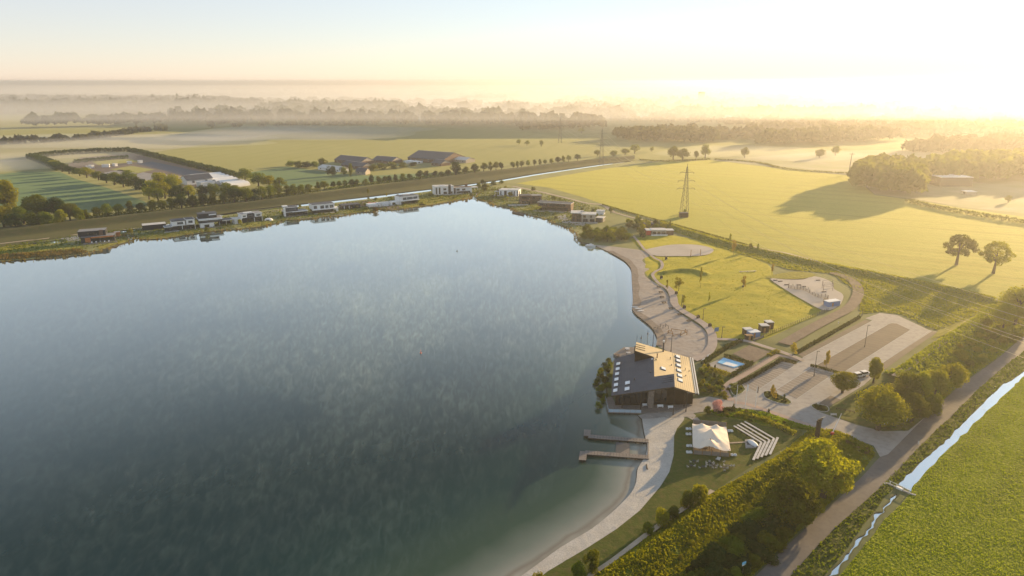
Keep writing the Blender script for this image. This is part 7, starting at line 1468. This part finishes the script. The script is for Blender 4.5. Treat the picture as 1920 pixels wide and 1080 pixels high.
for i, (u, v, lb) in enumerate(((1191, 577, 'upper white paddle board on the beach at the waterline'), (1197, 580, 'middle white paddle board on the beach at the waterline'), (1201, 584, 'lowest white paddle board on the beach at the waterline'))):
    p = at(u, v); t = thing('paddle_board', lb, 'paddle board', (p.x, p.y, .3), 'boards on the beach', rt.uniform(-.3, .3)); mb = MB(); n = 12
    pts = [Vector((1.7 * math.cos(6.283 * k / n), .38 * math.sin(6.283 * k / n), 0)) for k in range(n)]; mb.prism(pts, 0, .14).build('board', M['white'], t); MB().box(-1.3, -1.1, -.03, .03, -.15, -.002).build('fin', M['dark'], t)
t = wthing('boat_dock', 'dark dock with benches in front of the brown long house', 'dock', at(970, 397)); MB().prism(P((960, 399), (962, 396), (984, 400), (982, 404)), -.2, .2).build('deck', M['wood_dark'], t)
for px in ((962, 399), (972, 402), (982, 403.5)):
    p = at(*px); MB().tube((p.x, p.y, -1.5), (p.x, p.y, 1.2), .15, None, 6).build('pile', M['wood_dark'], t)
# plots' timber revetments and small things
for (a, b, lb) in (((545, 412), (586, 408.5), 'pale timber quay edge in front of the dark balcony house'), ((410, 431), (446, 428), 'brown timber quay edge in front of the three storey house'), ((622, 404), (646, 402), 'dark timber quay edge beside the low dark house')):
    t = wthing('quay_edge', lb, 'quay', at(*a)); MB().bar(at(*a), at(*b), 1.6, .6, -.4).build('planking', M['wood'], t)
    for k in range(6):
        p = at(*a).lerp(at(*b), k / 5); MB().box(p.x - .1, p.x + .1, p.y - .1, p.y + .1, .2, .8).build('post', M['wood_dark'], t)
# park fence between lawn and soil strip
t = wthing('post_fence', 'thin post and wire fence along the right edge of the park lawn', 'fence', at(1500, 605))
A, B = at(1428, 634), at(1552, 583)
for i in range(36):
    p = A.lerp(B, i / 35); MB().box(p.x - .06, p.x + .06, p.y - .06, p.y + .06, 0, 1.5).build('post', M['wood_dark'], t)
for z in (.5, 1.0, 1.45): MB().tube((A.x, A.y, z), (B.x, B.y, z), .02, None, 4).build('wire', M['steel'], t)
t = wthing('field_fence', 'long post fence along the edge of the crop field', 'fence', at(1300, 436)); fl = smooth(P((1150, 397), (1190, 408), (1240, 419), (1300, 435), (1362, 451), (1400, 463)), 8); n = 60
for i in range(n):
    f = i / (n - 1) * (len(fl) - 1); k = min(int(f), len(fl) - 2); p = fl[k].lerp(fl[k + 1], f - k); z = hz1(p.x, p.y); MB().box(p.x - .08, p.x + .08, p.y - .08, p.y + .08, z, z + 1.3).build('post', M['wood_dark'], t)

# ------------------------------------------------------------------ labels of scattered plants, by what stands beside them
def pix_u(p):
    dy = p[1] * math.cos(PITCH) - (p[2] - CAM_H) * math.sin(PITCH); return 960 + FOC * p[0] / dy
def relabel(group, marks, text):
    obs = [o for o in COL.objects if o.get('group') == group and o.get('label')]
    by = {}
    for o in obs: by.setdefault(min(marks, key=lambda m_: abs(m_[0] - pix_u(o.location)))[1], []).append(o)
    for nm, L in by.items():
        L.sort(key=lambda o: pix_u(o.location))
        for i, o in enumerate(L):
            o['label'] = text.format(nm) + (f', {ORD[i]} of {NUM[len(L)] if len(L) < 17 else "many"} from the left' if len(L) > 1 and i < 20 else '')
relabel('shrubs between the shore houses', HOUSES, 'garden shrub beside the {}')
relabel('shrubs on the far road bank', [(0, 'far road')], 'olive shrub on the {} bank')
relabel('trees of the lake corner clump', [(0, 'lake corner')], 'leafy tree of the {} clump')
relabel('trees beside the pavilion', [(0, 'pavilion')], 'leafy tree beside the red and white {}')
relabel('low shrubs on the dike', [(0, 'dike')], 'low sunny shrub on the grassy {}')
relabel('planter shrubs', [(0, 'car park')], 'low shrub in the long {} planter')
relabel('shrubs on the flower bank', [(0, 'tent lawn')], 'sunny shrub on the flower bank above the {}')
relabel('bushes at the restaurant waterside', [(0, 'restaurant')], 'waterside bush on the lake side of the {}')
for grp in ('shrubs on the far road bank', 'trees of the lake corner clump', 'trees beside the pavilion', 'shrubs on the flower bank', 'bushes at the restaurant waterside'):
    L = sorted([o for o in COL.objects if o.get('group') == grp], key=lambda o: pix_u(o.location))
    for i, o in enumerate(L[20:40]): o['label'] = o['label'].split(',')[0] + f', {ORD[i]} of the rightmost ones'
